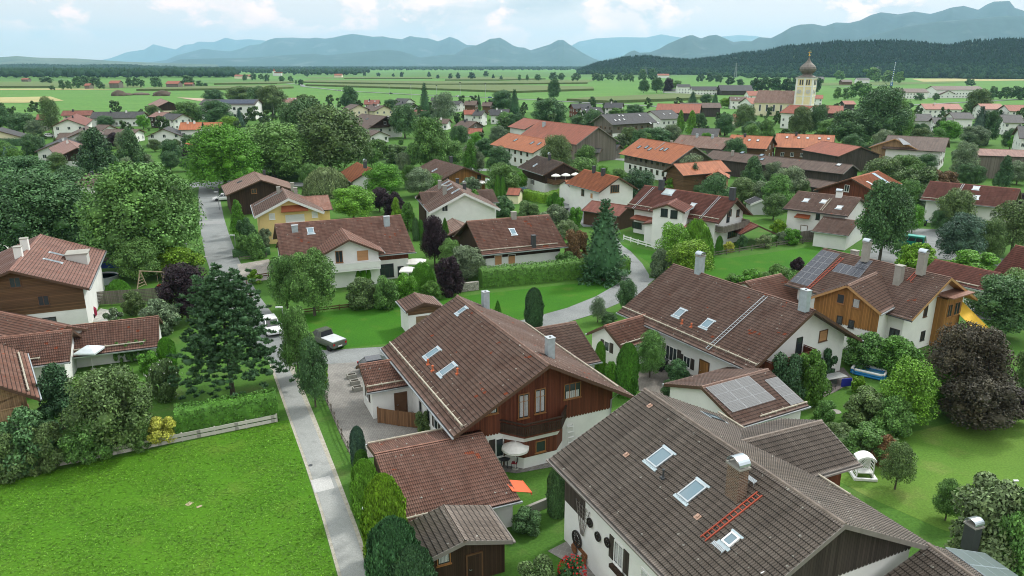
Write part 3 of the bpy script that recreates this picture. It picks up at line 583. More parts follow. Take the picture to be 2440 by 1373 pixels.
    def skylight(s, side, px, py, w_=0.9, l_=1.25, glass=None, fr=None):
        p = s.hit_roof(px, py, side); M = s.slopeM(side, p); f = MB(); t = 0.09; x, y = w_ / 2, l_ / 2; h = 0.13
        for (a, b, c, d) in ((-x, -y, x, -y + t), (-x, y - t, x, y), (-x, -y + t, -x + t, y - t), (x - t, -y + t, x, y - t)): f.box(a, b, -0.05, c, d, h)
        o = s.add('skylight', f.mesh('skylight_frame', fr or (DARKM if s.lod < 2 else ZINC)), M, s.roof)
        if True:
            g = MB(); g.box(-x + t, -y + t, -0.04, x - t, y - t, h - 0.03)
            if s.lod == 2: g2 = MB(); g2.box(-x - 0.12, y, 0.0, x + 0.12, y + 0.25, 0.085); f2 = g2
            # glazing joined into the frame mesh as its own surface
            mt = [fr or (DARKM if s.lod < 2 else ZINC), glass or SKYG, STEELP]; f.__init__()
            for (a, b, c, d) in ((-x, -y, x, -y + t), (-x, y - t, x, y), (-x, -y + t, -x + t, y - t), (x - t, -y + t, x, y - t)): f.box(a, b, -0.05, c, d, h)
            f.box(-x + t, -y + t, -0.04, x - t, y - t, h - 0.03, 1)
            if s.lod == 2: f.box(-x - 0.12, y + 0.003, 0.0, x + 0.12, y + 0.22, 0.085, 2); f.box(-x - 0.1, -y - 0.14, 0.0, x + 0.1, -y - 0.003, 0.09, 2)
            o.data = f.mesh('skylight', mt)
        return o
    def chimney(s, side, px, py, sx=0.6, sy=0.6, h=1.4, kind='plaster', cap='flat', at=None):
        """px, py: the middle of its foot on the slope"""
        p = at or s.hit_roof(px, py, side); m = MB(); z0 = p.z - sy * s.tan - 0.2; z1 = p.z + h
        mats = {'plaster': CONC, 'white': WHITE, 'metal': STEELP, 'dark': DARKM, 'brick': BRICKC}[kind]
        m.box(p.x - sx / 2, p.y - sy / 2, z0, p.x + sx / 2, p.y + sy / 2, z1); o = s.add('chimney', m.mesh('chimney', mats), parent=s.roof)
        c = MB()
        if cap == 'flat': c.box(p.x - sx / 2 - 0.06, p.y - sy / 2 - 0.06, z1, p.x + sx / 2 + 0.06, p.y + sy / 2 + 0.06, z1 + 0.08); s.add('chimney_cap', c.mesh('cap', {'metal': ZINC, 'dark': DARKM, 'brick': CONC}.get(kind, CONC)), parent=s.roof)
        elif cap == 'open':
            c.box(p.x - sx / 2 - 0.04, p.y - sy / 2 - 0.04, z1, p.x + sx / 2 + 0.04, p.y + sy / 2 + 0.04, z1 + 0.06); c.lathe([(0.1, z1 + 0.06), (0.1, z1 + 0.1)], 10, 1, (p.x, p.y, 0)); s.add('chimney_cap', c.mesh('cap', [ZINC, DARKM]), parent=s.roof)
        elif cap in ('barrel', 'barrelx'):
            c.box(p.x - sx / 2 - 0.07, p.y - sy / 2 - 0.07, z1, p.x + sx / 2 + 0.07, p.y + sy / 2 + 0.07, z1 + 0.1, 1)
            for q in ((-1, -1), (1, -1), (1, 1), (-1, 1)): c.bar((p.x + q[0] * (sx / 2 - 0.05), p.y + q[1] * (sy / 2 - 0.05), z1 + 0.1), (p.x + q[0] * (sx / 2 - 0.05), p.y + q[1] * (sy / 2 - 0.05), z1 + 0.33), 0.04)
            n = 10; hw = (sx if cap == 'barrelx' else sy) / 2 + 0.02; hl = (sy if cap == 'barrelx' else sx) / 2 + 0.06
            for k in range(n):
                a0, a1 = math.pi * k / n, math.pi * (k + 1) / n
                q = lambda a, e, l: ((p.x + math.cos(a) * (hw + e), p.y + l, z1 + 0.2 + math.sin(a) * (hw * 0.75 + e)) if cap == 'barrelx' else (p.x + l, p.y + math.cos(a) * (hw + e), z1 + 0.2 + math.sin(a) * (hw * 0.75 + e)))
                c.face([q(a0, 0.02, -hl), q(a1, 0.02, -hl), q(a1, 0.02, hl), q(a0, 0.02, hl)]); c.face([q(a0, 0, -hl), q(a0, 0, hl), q(a1, 0, hl), q(a1, 0, -hl)])
                for l in (-hl, hl): c.face([q(a0, 0, l), q(a1, 0, l), q(a1, 0.02, l), q(a0, 0.02, l)])
            s.add('chimney_cap', c.mesh('cap', [CHROME, CONC]), parent=s.roof)
        return o
    def vent(s, side, px, py, mat=None, h=0.45, r=0.07):
        p = s.hit_roof(px, py, side); m = MB(); m.lathe([(r, -0.1), (r, h), (r * 1.5, h), (r * 1.5, h + 0.08), (r * 0.6, h + 0.12)], 10, 0, tuple(p)); m.box(p.x - 0.15, p.y - 0.15, p.z - 0.12, p.x + 0.15, p.y + 0.15, p.z + 0.09)
        return s.add('vent_pipe', m.mesh('vent_pipe', mat or TERRA), parent=s.roof)
    def ladder(s, side, a, b, w_=0.38, mat=None, name='roof_ladder', step=0.32, t=0.055):
        p, q = s.hit_roof(*a, side), s.hit_roof(*b, side); n = s.slopeM(side, p).to_3x3() @ Vector((0, 0, 1)); p += n * 0.12; q += n * 0.12; d = (q - p); L = d.length; d.normalize(); sd_ = d.cross(n); m = MB()
        for k in (-1, 1): m.bar(p + sd_ * k * w_ / 2, q + sd_ * k * w_ / 2, t, t)
        k = step / 2
        while k < L: m.bar(p + d * k - sd_ * w_ / 2, p + d * k + sd_ * w_ / 2, t * 0.8, t * 0.5); k += step
        return s.add(name, m.mesh(name, mat or ZINC), parent=s.roof)
    def panels(s, side, quad, nx, ny, mat=None, frame=None, h=0.12):
        """photovoltaic field through three sighted corners: origin, end along the ridge, end down the slope"""
        o, a, b = (s.hit_roof(*q, side) for q in quad); n = s.slopeM(side, o).to_3x3() @ Vector((0, 0, 1)); o, a, b = o + n * h, a + n * h, b + n * h
        ex = (a - o) / nx; ey = (b - o) / ny; lx, ly = ex.length, ey.length; m = MB(); g = 0.03
        for i in range(nx):
            for j in range(ny):
                c = [o + ex * (i + u) + ey * (j + v) for u, v in ((0.01, 0.01), (0.99, 0.01), (0.99, 0.99), (0.01, 0.99))]
                ci = [o + ex * (i + u) + ey * (j + v) + n * 0.004 for u, v in ((0.03, 0.03), (0.97, 0.03), (0.97, 0.97), (0.03, 0.97))]
                if (c[1] - c[0]).cross(c[2] - c[0]).dot(n) < 0: c = c[::-1]; ci = ci[::-1]; uv = [(0, ly), (lx, ly), (lx, 0), (0, 0)]
                else: uv = [(0, 0), (lx, 0), (lx, ly), (0, ly)]
                m.face(c, 1); m.face([Vector(q) for q in ci], 0, uv)
                d = [q - n * 0.05 for q in c]
                for k in range(4): m.face([c[k], c[(k + 1) % 4], d[(k + 1) % 4], d[k]], 1)
        return s.add('solar_panel', m.mesh('solar_panel', [mat or SOLAR, frame or flat('panel_frame', (0.30, 0.31, 0.32), 0.6)]), parent=s.roof)
    def balcony(s, wl, f0, f1, z, depth=1.2, mat=None, rail=1.0, name='balcony'):
        a, b = s.outp(wl, f0, z), s.outp(wl, f1, z); n = s.wallM(wl, Vector()).to_3x3() @ Vector((0, 1, 0)); mat = mat or DARKB; m = MB()
        c, d = a + n * depth, b + n * depth
        m.prism([(a.x, a.y), (b.x, b.y), (d.x, d.y), (c.x, c.y)], z - 0.16, z); o = s.add(name, m.mesh(name, mat)); r = MB()
        for (p, q) in ((a, c), (c, d), (d, b)):
            L = (q - p).length; k = max(2, int(L / 0.16)); u = (q - p) / k
            for i in range(k): r.bar(p + u * (i + 0.5) + Vector((0, 0, 0.06)), p + u * (i + 0.5) + Vector((0, 0, rail - 0.05)), 0.12 if False else 0.11, 0.025) if False else None
            r.bar(p + Vector((0, 0, rail * 0.5)), q + Vector((0, 0, rail * 0.5)), 0.03, rail * 0.82); r.bar(p + Vector((0, 0, rail)), q + Vector((0, 0, rail)), 0.1, 0.07)
        s.add('railing', r.mesh('railing', mat), parent=o); return o
# ------------------------------------------------------------ plants
rng = np.random.default_rng(11)
def rand_rot(n, up=0.0, nrm=None, spread=1.0):
    """n random leaf frames; nrm biases the leaf normals"""
    v = rng.normal(size=(n, 3)) * spread
    if nrm is not None: v = v + nrm
    v[:, 2] += up; v /= np.linalg.norm(v, axis=1)[:, None] + 1e-9
    r = rng.normal(size=(n, 3)); a = np.cross(v, r); a /= np.linalg.norm(a, axis=1)[:, None] + 1e-9; b = np.cross(v, a)
    return a, b, v
def cards(P, a, b, la, lb):
    """diamond leaf clumps"""
    la = np.broadcast_to(np.asarray(la).reshape(-1, 1), (len(P), 1)); lb = np.broadcast_to(np.asarray(lb).reshape(-1, 1), (len(P), 1))
    V = np.stack([P - a * la, P - b * lb, P + a * la, P + b * lb], 1).reshape(-1, 3); F = np.arange(len(V)).reshape(-1, 4); return V, F
def ico(n=2):
    import bmesh
    bm = bmesh.new(); bmesh.ops.create_icosphere(bm, subdivisions=n, radius=1); bm.verts.ensure_lookup_table()
    V = np.array([v.co[:] for v in bm.verts]); F = np.array([[v.index for v in f.verts] for f in bm.faces]); bm.free(); return V, F
ICO1, ICO2 = ico(1), ico(2)
def pack(parts):
    """join quads and triangles (triangles become degenerate free quads by doubling the list) into one quad array"""
    V = []; F = []; off = 0
    for v, f in parts:
        V.append(v)
        if f.shape[1] == 3: f = np.concatenate([f, f[:, 2:3]], 1)
        F.append(f + off); off += len(v)
    return np.concatenate(V), np.concatenate(F)
def leafmesh(name, parts):
    # triangles and quads in one mesh
    V = []; loops = []; st = []; off = 0; ls = 0
    for v, f in parts:
        V.append(v); k = f.shape[1]; loops.append((f + off).ravel()); st.append(np.arange(len(f)) * k + ls); off += len(v); ls += f.size
    V = np.concatenate(V).astype(np.float32); loops = np.concatenate(loops).astype(np.int32); st = np.concatenate(st).astype(np.int32)
    me = bpy.data.meshes.new(name); me.vertices.add(len(V)); me.vertices.foreach_set('co', V.ravel()); me.loops.add(len(loops)); me.loops.foreach_set('vertex_index', loops)
    me.polygons.add(len(st)); me.polygons.foreach_set('loop_start', st); me.materials.append(foliage()); me.update(calc_edges=True); return me
def lumpy(V, amp, seed, f=2.5):
    ph = np.random.default_rng(seed).uniform(0, 6.28, (3, 3)); d = np.zeros(len(V))
    for k in range(3): d += np.sin(V @ (np.random.default_rng(seed + k + 1).normal(size=3) * f * (k + 1)) + ph[k, 0]) / (k + 1)
    return V * (1 + amp * d[:, None])
def crown_broad(seed, ncl=26, nleaf=9000, ls=0.055, shape='round', open_=0.0):
    """unit crown: radius 1, z from 0 to 1"""
    g = np.random.default_rng(seed); cs = []; parts = []
    for k in range(ncl):
        th = g.uniform(0, 2 * math.pi); u = g.uniform(0, 1)
        z = 0.10 + 0.80 * (k + 0.5) / ncl
        if shape == 'round': R_ = math.sqrt(max(0.05, 1 - ((z - 0.45) / 0.56) ** 2))
        elif shape == 'oval': R_ = math.sqrt(max(0.05, 1 - ((z - 0.42) / 0.58) ** 2)) * (1.0 if z < 0.5 else 0.92)
        elif shape == 'cone': R_ = 1.05 * (1.0 - z) ** 0.75 + 0.06
        elif shape == 'wide': R_ = math.sqrt(max(0.05, 1 - ((z - 0.35) / 0.66) ** 2))
        else: R_ = 0.9
        cr = g.uniform(0.26, 0.42) * (0.6 + 0.4 * R_); rr = max(0, R_ - cr * 0.8) * math.sqrt(u) if k % 3 else max(0, R_ - cr * 0.75)
        th = k * 2.39996 + g.uniform(-.4, .4)
        cs.append((rr * math.cos(th), rr * math.sin(th), z * 1.0, cr))
    cs = np.array(cs); n = nleaf // ncl
    for k, (x, y, z, cr) in enumerate(cs):
        zs = 0.42                                            # clump flattened in unit z (z is later stretched by the height)
        if open_ < 0.5: V = lumpy(ICO2[0] * 0.44, 0.16, seed * 7 + k); parts.append((V * np.array([cr, cr, cr * zs]) + np.array([x, y, z]), ICO2[1]))
        d = g.normal(size=(n, 3)); d[:, 2] += 0.25; d /= np.linalg.norm(d, axis=1)[:, None]; rad = (g.uniform(0, 1, n) ** 0.6 * 0.55 + 0.60 + 0.1 * open_)[:, None]
        P = d * rad * np.array([cr, cr, cr * zs]) + np.array([x, y, z])
        a, b, v = rand_rot(n, 0.35, d * 0.9, 0.75); s = ls * g.uniform(0.55, 1.2, n); V, F = cards(P, a * np.array([1, 1, .5]), b * np.array([1, 1, .5]), s, s * 0.62); parts.append((V, F))
    return leafmesh('crown', parts)
def crown_spruce(seed, tiers=17, nb=15, ls=0.06, dens=1.0, droop=0.25, pw=0.85):
    g = np.random.default_rng(seed); parts = []
    V = ICO2[0].copy(); V2 = np.stack([V[:, 0], V[:, 1], V[:, 2]], 1); zz = (V[:, 2] + 1) / 2; rr = (1 - zz) ** pw * 0.72; th = np.arctan2(V[:, 1], V[:, 0]); h = np.hypot(V[:, 0], V[:, 1]); sc_ = np.minimum(1, h * 1.3)
    parts.append((np.stack([np.cos(th) * rr * sc_, np.sin(th) * rr * sc_, zz * 0.95], 1), ICO2[1]))
    for t in range(tiers):
        z = 0.02 + 0.95 * t / tiers; R_ = (1 - z) ** pw * g.uniform(0.9, 1.08) + 0.03; nbk = max(5, int(nb * (0.35 + 0.65 * R_)))
        for k in range(nbk):
            th = 2 * math.pi * (k + g.uniform(-.3, .3)) / nbk + t * 0.7; L = R_ * g.uniform(0.72, 1.08); n = int((14 + 26 * L) * dens); u = np.sqrt(g.uniform(0.12, 1, n)); wd = 0.17 * L + 0.05
            lat = g.uniform(-1, 1, n) * wd * (1.15 - u); r = u * L; zz = z - droop * 0.16 * u * L * 2 + 0.05 * u ** 3 + g.uniform(-.012, .012, n)
            c, s_ = math.cos(th), math.sin(th); P = np.stack([c * r - s_ * lat, s_ * r + c * lat, zz], 1); n_ = len(P)
            a = np.tile(np.array([c, s_, -0.35 * droop]), (n_, 1)) + g.normal(size=(n_, 3)) * 0.35; a /= np.linalg.norm(a, axis=1)[:, None]; b = np.tile(np.array([-s_, c, 0.0]), (n_, 1)) + g.normal(size=(n_, 3)) * 0.35; b /= np.linalg.norm(b, axis=1)[:, None]
            sz = ls * g.uniform(0.6, 1.2, n_); parts.append(cards(P, a * np.array([1, 1, .5]), b * np.array([1, 1, .5]), sz, sz * 0.42))
    return leafmesh('crown', parts)
def crown_column(seed, nleaf=9000, ls=0.09, prof=None, amp=0.05, updir=1.2):
    """dense clipped or columnar conifer"""
    g = np.random.default_rng(seed); prof = prof or (lambda z: np.sqrt(np.clip(1 - np.abs((z - 0.40) / 0.60) ** 2.6, 0, 1)))
    V = ICO2[0]; zz = (V[:, 2] + 1) / 2; th = np.arctan2(V[:, 1], V[:, 0]); h = np.hypot(V[:, 0], V[:, 1]) / (np.sqrt(np.clip(1 - V[:, 2] ** 2, 1e-4, 1)) + 1e-6); r = prof(zz * 0.96 + 0.02) * 0.93
    parts = [(np.stack([np.cos(th) * r * h, np.sin(th) * r * h, 0.01 + zz * 0.97], 1), ICO2[1])]
    z = g.uniform(0.0, 1, nleaf) ; z = np.where(g.uniform(size=nleaf) < 0.12, g.uniform(0.85, 1, nleaf), z); th = g.uniform(0, 2 * math.pi, nleaf)
    lump = 1 + amp * (np.sin(th * 5 + z * 9) + np.sin(th * 3 - z * 17 + 1.3) + np.sin(th * 9 + z * 31)) ; r = prof(z) * g.uniform(0.9, 1.04, nleaf) * lump
    P = np.stack([np.cos(th) * r, np.sin(th) * r, z * 0.985], 1); nr = np.stack([np.cos(th), np.sin(th), (z - 0.4) * 1.0], 1)
    a = np.tile(np.array([0, 0, updir]), (nleaf, 1)) + g.normal(size=(nleaf, 3)) * 0.45 + nr * 0.35; a /= np.linalg.norm(a, axis=1)[:, None]; b = np.cross(a, nr + g.normal(size=(nleaf, 3)) * 0.4); b /= np.linalg.norm(b, axis=1)[:, None]
    s = ls * g.uniform(0.6, 1.2, nleaf); parts.append(cards(P, a * np.array([1, 1, 0.4]), b * np.array([1, 1, 0.4]), s, s * 0.5)); return leafmesh('crown', parts)
def crown_weep(seed, nstr=420, ls=0.05):
    g = np.random.default_rng(seed); parts = []
    for k in range(14):
        th = k * 2.4; z = 0.35 + 0.5 * k / 14; R_ = 0.62 * math.sqrt(max(0.05, 1 - ((z - 0.45) / 0.55) ** 2)); V = lumpy(ICO1[0], 0.15, seed + k); parts.append((V * np.array([0.24, 0.24, 0.12]) + np.array([R_ * .8 * math.cos(th), R_ * .8 * math.sin(th), z - .03]), ICO1[1]))
    for k in range(nstr):
        th = g.uniform(0, 2 * math.pi); q = math.sqrt(g.uniform(0.02, 1)); r0 = q * 0.92; zt = 0.98 - 0.5 * q ** 2.2 + g.uniform(-.06, .03); L = g.uniform(0.18, 0.5) * (0.5 + q); n = 22; u = np.linspace(0, 1, n)
        r = r0 + 0.12 * np.sin(u * 1.4) ; zz = np.maximum(0.02, zt - L * u); P = np.stack([np.cos(th) * r, np.sin(th) * r, zz], 1) + g.normal(size=(n, 3)) * np.array([.022, .022, .012])
        a = np.tile(np.array([0.15 * math.cos(th), 0.15 * math.sin(th), -1.0]), (n, 1)) + g.normal(size=(n, 3)) * 0.35; a /= np.linalg.norm(a, axis=1)[:, None]; b = np.cross(a, g.normal(size=(n, 3))); b /= np.linalg.norm(b, axis=1)[:, None]; s = ls * g.uniform(0.6, 1.1, n); parts.append(cards(P, a * np.array([1, 1, .8]), b, s, s * 0.35))
    return leafmesh('crown', parts)
def crown_pine(seed):
    g = np.random.default_rng(seed); parts = []
    for k in range(64):
        z = 0.06 + 0.92 * (k / 64) ** 0.9; R_ = (1 - z) ** 0.6 * 1.0 + 0.05; th = k * 2.4 + g.uniform(-.3, .3); rr = R_ * g.uniform(0.45, 0.98) if k < 62 else 0; cr = 0.21 + 0.09 * g.uniform()
        c = np.array([rr * math.cos(th), rr * math.sin(th), z + 0.0]); parts.append((lumpy(ICO1[0], 0.2, seed + k) * np.array([cr * .36, cr * .36, cr * 0.1]) + c, ICO1[1]))
        for j in range(17):      # tufts of long needles
            tc = c + g.normal(size=3) * np.array([cr * .7, cr * .7, cr * .3]); n = 46; d = g.normal(size=(n, 3)); d[:, 2] = np.abs(d[:, 2]) * 0.8 + 0.2; d /= np.linalg.norm(d, axis=1)[:, None]
            L = 0.042 * g.uniform(0.7, 1.2, n); P = tc + d * np.array([1, 1, .45]) * L[:, None]; b = np.cross(d, g.normal(size=(n, 3))); b /= np.linalg.norm(b, axis=1)[:, None]; parts.append(cards(P, d * np.array([1, 1, .45]), b, L, L * 0.20))
    return leafmesh('crown', parts)
def trunk_mesh(name, limbs=7, mat=None, seed=1, rad=0.05, top=0.85):
    g = random.Random(seed); m = MB(); m.tube([(0, 0, -0.02), (0.01, 0, 0.15), (0.03, 0.02, 0.45), (0.0, 0.04, top)], [rad * 1.35, rad, rad * 0.75, rad * 0.2], 8)
    for k in range(limbs):
        z = 0.2 + 0.5 * k / limbs; th = k * 2.4; L = g.uniform(0.35, 0.6) * 1.0; m.tube([(0.01, 0.01, z), (math.cos(th) * L * 0.5, math.sin(th) * L * 0.5, z + 0.1), (math.cos(th) * L, math.sin(th) * L, z + 0.2)], [rad * 0.45, rad * 0.28, rad * 0.08], 5)
    return m.mesh(name, mat or BARK, True)
CR = {}; TR = {}
def crowns():
    CR['round'] = [crown_broad(s, 38, 20000, 0.038) for s in (1, 2, 3)]; CR['oval'] = [crown_broad(s, 34, 19000, 0.038, 'oval') for s in (4, 5)]; CR['wide'] = [crown_broad(s, 60, 36000, 0.030, 'wide') for s in (6, 7)]
    CR['loose'] = [crown_broad(s, 34, 12000, 0.042, 'oval', 0.9) for s in (8, 9)]; CR['cone'] = [crown_broad(s, 30, 11000, 0.045, 'cone') for s in (10, 11)]
    CR['far'] = [crown_broad(s, 12, 1300, 0.13) for s in (12, 13, 14)]; CR['farcone'] = [crown_spruce(15, 9, 8, 0.12, 0.35)]
    CR['spruce'] = [crown_spruce(s, 21, 20, 0.05, 1.3) for s in (16, 17)]; CR['thuja'] = [crown_column(s, 12000, 0.075) for s in (18, 19)]; CR['spire'] = [crown_column(20, 9000, 0.09, lambda z: np.clip((1 - z) ** 0.7 * (0.72 + 0.28 * np.minimum(1, z * 6)), 0, 1), 0.04)]
    CR['weep'] = [crown_weep(21, 900), crown_weep(22, 1100, 0.045)]; CR['pine'] = [crown_pine(23)]
    CR['shrub'] = [crown_broad(s, 20, 11500, 0.056) for s in (24, 25, 26)]; CR['smallshrub'] = [crown_broad(s, 9, 2200, 0.13) for s in (27, 28)]
    for k in range(3): TR[k] = trunk_mesh('trunk', 7, BARK, k)
    TR['birch'] = trunk_mesh('trunk', 6, BARKW, 5, 0.04); TR['straight'] = trunk_mesh('trunk', 0, BARK, 6, 0.05, 0.95)
crowns()
GREENS = {'mid': (0.098, 0.205, 0.050), 'dark': (0.066, 0.142, 0.052), 'deep': (0.045, 0.102, 0.042), 'bright': (0.095, 0.250, 0.026), 'lime': (0.135, 0.265, 0.022), 'olive': (0.095, 0.158, 0.052), 'yellow': (0.40, 0.44, 0.07), 'grey': (0.135, 0.195, 0.105),
          'purple': (0.028, 0.016, 0.022), 'spruce': (0.048, 0.118, 0.046), 'blue': (0.060, 0.115, 0.078), 'pine': (0.062, 0.142, 0.062), 'brown': (0.060, 0.055, 0.036), 'rust': (0.15, 0.09, 0.04), 'thuja': (0.070, 0.185, 0.024), 'pale': (0.15, 0.21, 0.09), 'fresh': (0.120, 0.270, 0.030), 'hedge': (0.075, 0.175, 0.028)}
COLW = {'mid': 'mid green', 'dark': 'dark green', 'deep': 'very dark green', 'bright': 'bright green', 'lime': 'lime green', 'olive': 'olive green', 'yellow': 'golden yellow', 'grey': 'grey green', 'purple': 'purple leaved', 'spruce': 'dark', 'blue': 'bluish', 'pine': 'dark', 'brown': 'brownish green', 'rust': 'rusty', 'thuja': 'green', 'pale': 'pale silvery green', 'fresh': 'fresh green', 'hedge': 'green'}
KINDW = {'round': ('broadleaf_tree', 'round crowned tree', 'tree'), 'oval': ('broadleaf_tree', 'oval crowned tree', 'tree'), 'wide': ('broadleaf_tree', 'wide spreading tree', 'tree'), 'loose': ('broadleaf_tree', 'airy tree', 'tree'), 'cone': ('broadleaf_tree', 'pointed leafy tree', 'tree'),
         'far': ('broadleaf_tree', 'tree', 'tree'), 'farcone': ('spruce_tree', 'small spruce', 'tree'), 'spruce': ('spruce_tree', 'spruce', 'tree'), 'thuja': ('columnar_conifer', 'columnar conifer', 'conifer'), 'spire': ('columnar_conifer', 'slim pointed conifer', 'conifer'), 'weep': ('weeping_tree', 'weeping tree', 'tree'),
         'pine': ('pine_tree', 'tall pine', 'tree'), 'shrub': ('shrub', 'rounded shrub', 'shrub'), 'smallshrub': ('shrub', 'small shrub', 'shrub')}
PLANTS = []; cnt = {}
def T(kind, col, px, yt, yb, wpx, label=None, group=None, base=None, birch=False, crown0=None):
    """a plant seen from row yt (top) to row yb (foot), wpx wide"""
    g = G(px, yb, 0); h = max(0.4, height_at(g, yt)); dep = proj((g.x, g.y, h / 2))[2]; r = wpx / 2 / FOC * dep
    i = cnt.get(kind, 0); cnt[kind] = i + 1; me = CR[kind][i % len(CR[kind])]; nm, word, cat = KINDW[kind]; c = GREENS[col]; j = random.uniform(0.9, 1.12)
    colr = (c[0] * j * random.uniform(0.94, 1.07), c[1] * j, c[2] * j, 1); rz = random.uniform(0, 6.28)
    if kind in ('shrub', 'smallshrub', 'thuja', 'spire'):
        root = link(nm, me); root.location = g; root.scale = (r, r * random.uniform(.92, 1.08), h); root.rotation_euler = (0, 0, rz); root.color = colr
        if kind in ('shrub', 'smallshrub'): root.location.z = -0.06 * h; root.scale.z = h * 1.06
    else:
        root = empty(nm, g, rz); tz = crown0 if crown0 is not None else {'spruce': 0.03, 'farcone': 0.02, 'pine': 0.14, 'weep': 0.02, 'far': 0.08, 'loose': 0.18, 'wide': 0.10, 'cone': 0.06}.get(kind, 0.14)
        cr = link('crown', me, root, (0, 0, h * tz)); cr.scale = (r, r * random.uniform(.92, 1.08), h * (1 - tz)); cr.color = colr
        if kind not in ('far', 'farcone'):
            tm = TR['birch'] if birch else (TR['straight'] if kind in ('spruce', 'pine') else TR[i % 3]); t = link('trunk', tm, root); q = max(r, h * 0.2); t.scale = (q if kind not in ('spruce', 'pine') else h * 0.35, q if kind not in ('spruce', 'pine') else h * 0.35, h)
    PLANTS.append([root, kind, col, px, (yt + yb) / 2, yb, wpx, label, group, cat, h]); return root
def hedge(name, label, pts, wid, h, col='hedge', dens=55, ls=0.10, group=None, round_=0.15):
    """clipped hedge along ground points (metres)"""
    parts = []; g = np.random.default_rng(abs(hash(label)) % 1000 if False else len(label) * 7)
    for a, b in zip(pts[:-1], pts[1:]):
        a, b = np.array(a[:2]), np.array(b[:2]); d = b - a; L = np.linalg.norm(d); d /= L; n_ = np.array([-d[1], d[0]]); hw = wid / 2; a_ = a - d * 0.3; L += 0.6
        nx = max(2, int(L / 0.7)); prof = [(-hw, -0.03), (-hw * 1.02, h * .5), (-hw * .95, h * .88), (-hw * .55, h * .98), (0, h), (hw * .55, h * .98), (hw * .95, h * .88), (hw * 1.02, h * .5), (hw, -0.03)]
        V = []; 
        for i in range(nx + 1):
            for (o, z) in prof: q = a_ + d * L * i / nx + n_ * o * (0.94 + 0.05 * math.sin(i * 1.7)); V.append((q[0], q[1], z * (0.93 + 0.02 * math.sin(i * 2.3))))
        F = []; k = len(prof)
        for i in range(nx):
            for j in range(k - 1): F.append((i * k + j, i * k + j + 1, (i + 1) * k + j + 1, (i + 1) * k + j))
        parts.append((np.array(V), np.array(F)))
        for e in (0, nx): parts.append((np.array([V[e * k + j] for j in range(k)]), np.array([[0, 1, 7, 8], [1, 2, 6, 7], [2, 3, 5, 6]])))
        n = int(dens * L * (2 * h + wid)); t = g.uniform(0, 1, n) * (2 * h + wid); u = g.uniform(0, 1, n) * L
        o = np.where(t < h, -hw, np.where(t < h + wid, t - h - hw, hw)); z = np.where(t < h, t, np.where(t < h + wid, h, 2 * h + wid - t)); nr = np.stack([np.where(t < h, -1, np.where(t < h + wid, 0, 1)), (t >= h) & (t < h + wid)], 1).astype(float)
        edge = np.clip((np.abs(o) - hw * 0.75) / hw / 0.25, 0, 1) * np.clip((z - h * 0.8) / h / 0.2, 0, 1); z = z - edge * h * round_ * 0.5; o = o * (1 - edge * 0.10)
        j = 0.06 * np.sin(u * 1.9) + 0.05 * np.sin(u * 4.7 + z * 3) + g.normal(size=n) * 0.035; xy = a_ + np.outer(u, d) + np.outer(o + np.sign(o) * j * (np.abs(o) > hw * .9), n_); z = z + j * ((t >= h) & (t < h + wid))
        P = np.stack([xy[:, 0], xy[:, 1], np.maximum(z, 0.02)], 1); nv = np.stack([nr[:, 0] * n_[0], nr[:, 0] * n_[1], nr[:, 1] + 0.2], 1); A, B, _ = rand_rot(n, 0, nv * 1.1, 0.7); s = ls * g.uniform(0.6, 1.3, n); parts.append(cards(P, A, B, s, s * 0.6))
    me = leafmesh('hedge', parts); o = link(name, me); o.color = (*GREENS[col], 1); tag(o, label, 'hedge', group); return o
# ------------------------------------------------------------ land: plain, fields, roads, hills, mountains
GRASS = ground_mat('garden_lawn', (0.050, 0.125, 0.020), (0.066, 0.155, 0.022), (0.090, 0.145, 0.035), 0.10, 5.0)
MEADOW = ground_mat('meadow_grass', (0.052, 0.150, 0.008), (0.072, 0.185, 0.010), (0.092, 0.180, 0.018), 0.10, 5.0, bd=0.08)
LAWN2 = ground_mat('mown_lawn', (0.075, 0.165, 0.022), (0.110, 0.20, 0.032), (0.15, 0.205, 0.05), 0.10, 6.0)
ASPH = ground_mat('asphalt', (0.18, 0.192, 0.188), (0.245, 0.257, 0.251), (0.145, 0.155, 0.151), 0.12, 8.0, 0.9, 0.08)
PATHM = ground_mat('path_asphalt', (0.245, 0.256, 0.242), (0.31, 0.318, 0.302), (0.20, 0.207, 0.198), 0.25, 18.0, 0.9, 0.15, 0.02)
GRAVEL = ground_mat('kerb_gravel', (0.30, 0.28, 0.22), (0.42, 0.40, 0.34), None, 3, 14, bump=0.8)
FG = ground_mat('far_green', (0.078, 0.185, 0.038), (0.100, 0.215, 0.045), (0.13, 0.20, 0.06), 0.012, 0.3, bump=0, aniso=((1, 4, 1), 0.1)); FD = ground_mat('far_mid_green', (0.075, 0.165, 0.045), (0.095, 0.18, 0.05), None, 0.02, 0.3, bump=0, aniso=((1, 6, 1), 0))
FC = ground_mat('maize', (0.10, 0.155, 0.050), (0.13, 0.175, 0.060), (0.085, 0.145, 0.045), 0.03, 1.5, bump=0, aniso=((1, 8, 1), 0.06)); FS = ground_mat('stubble', (0.32, 0.30, 0.13), (0.38, 0.34, 0.16), None, 0.02, 1, bump=0); FT = ground_mat('bare_soil', (0.36, 0.27, 0.19), (0.42, 0.34, 0.25), None, 0.05, 1, bump=0)
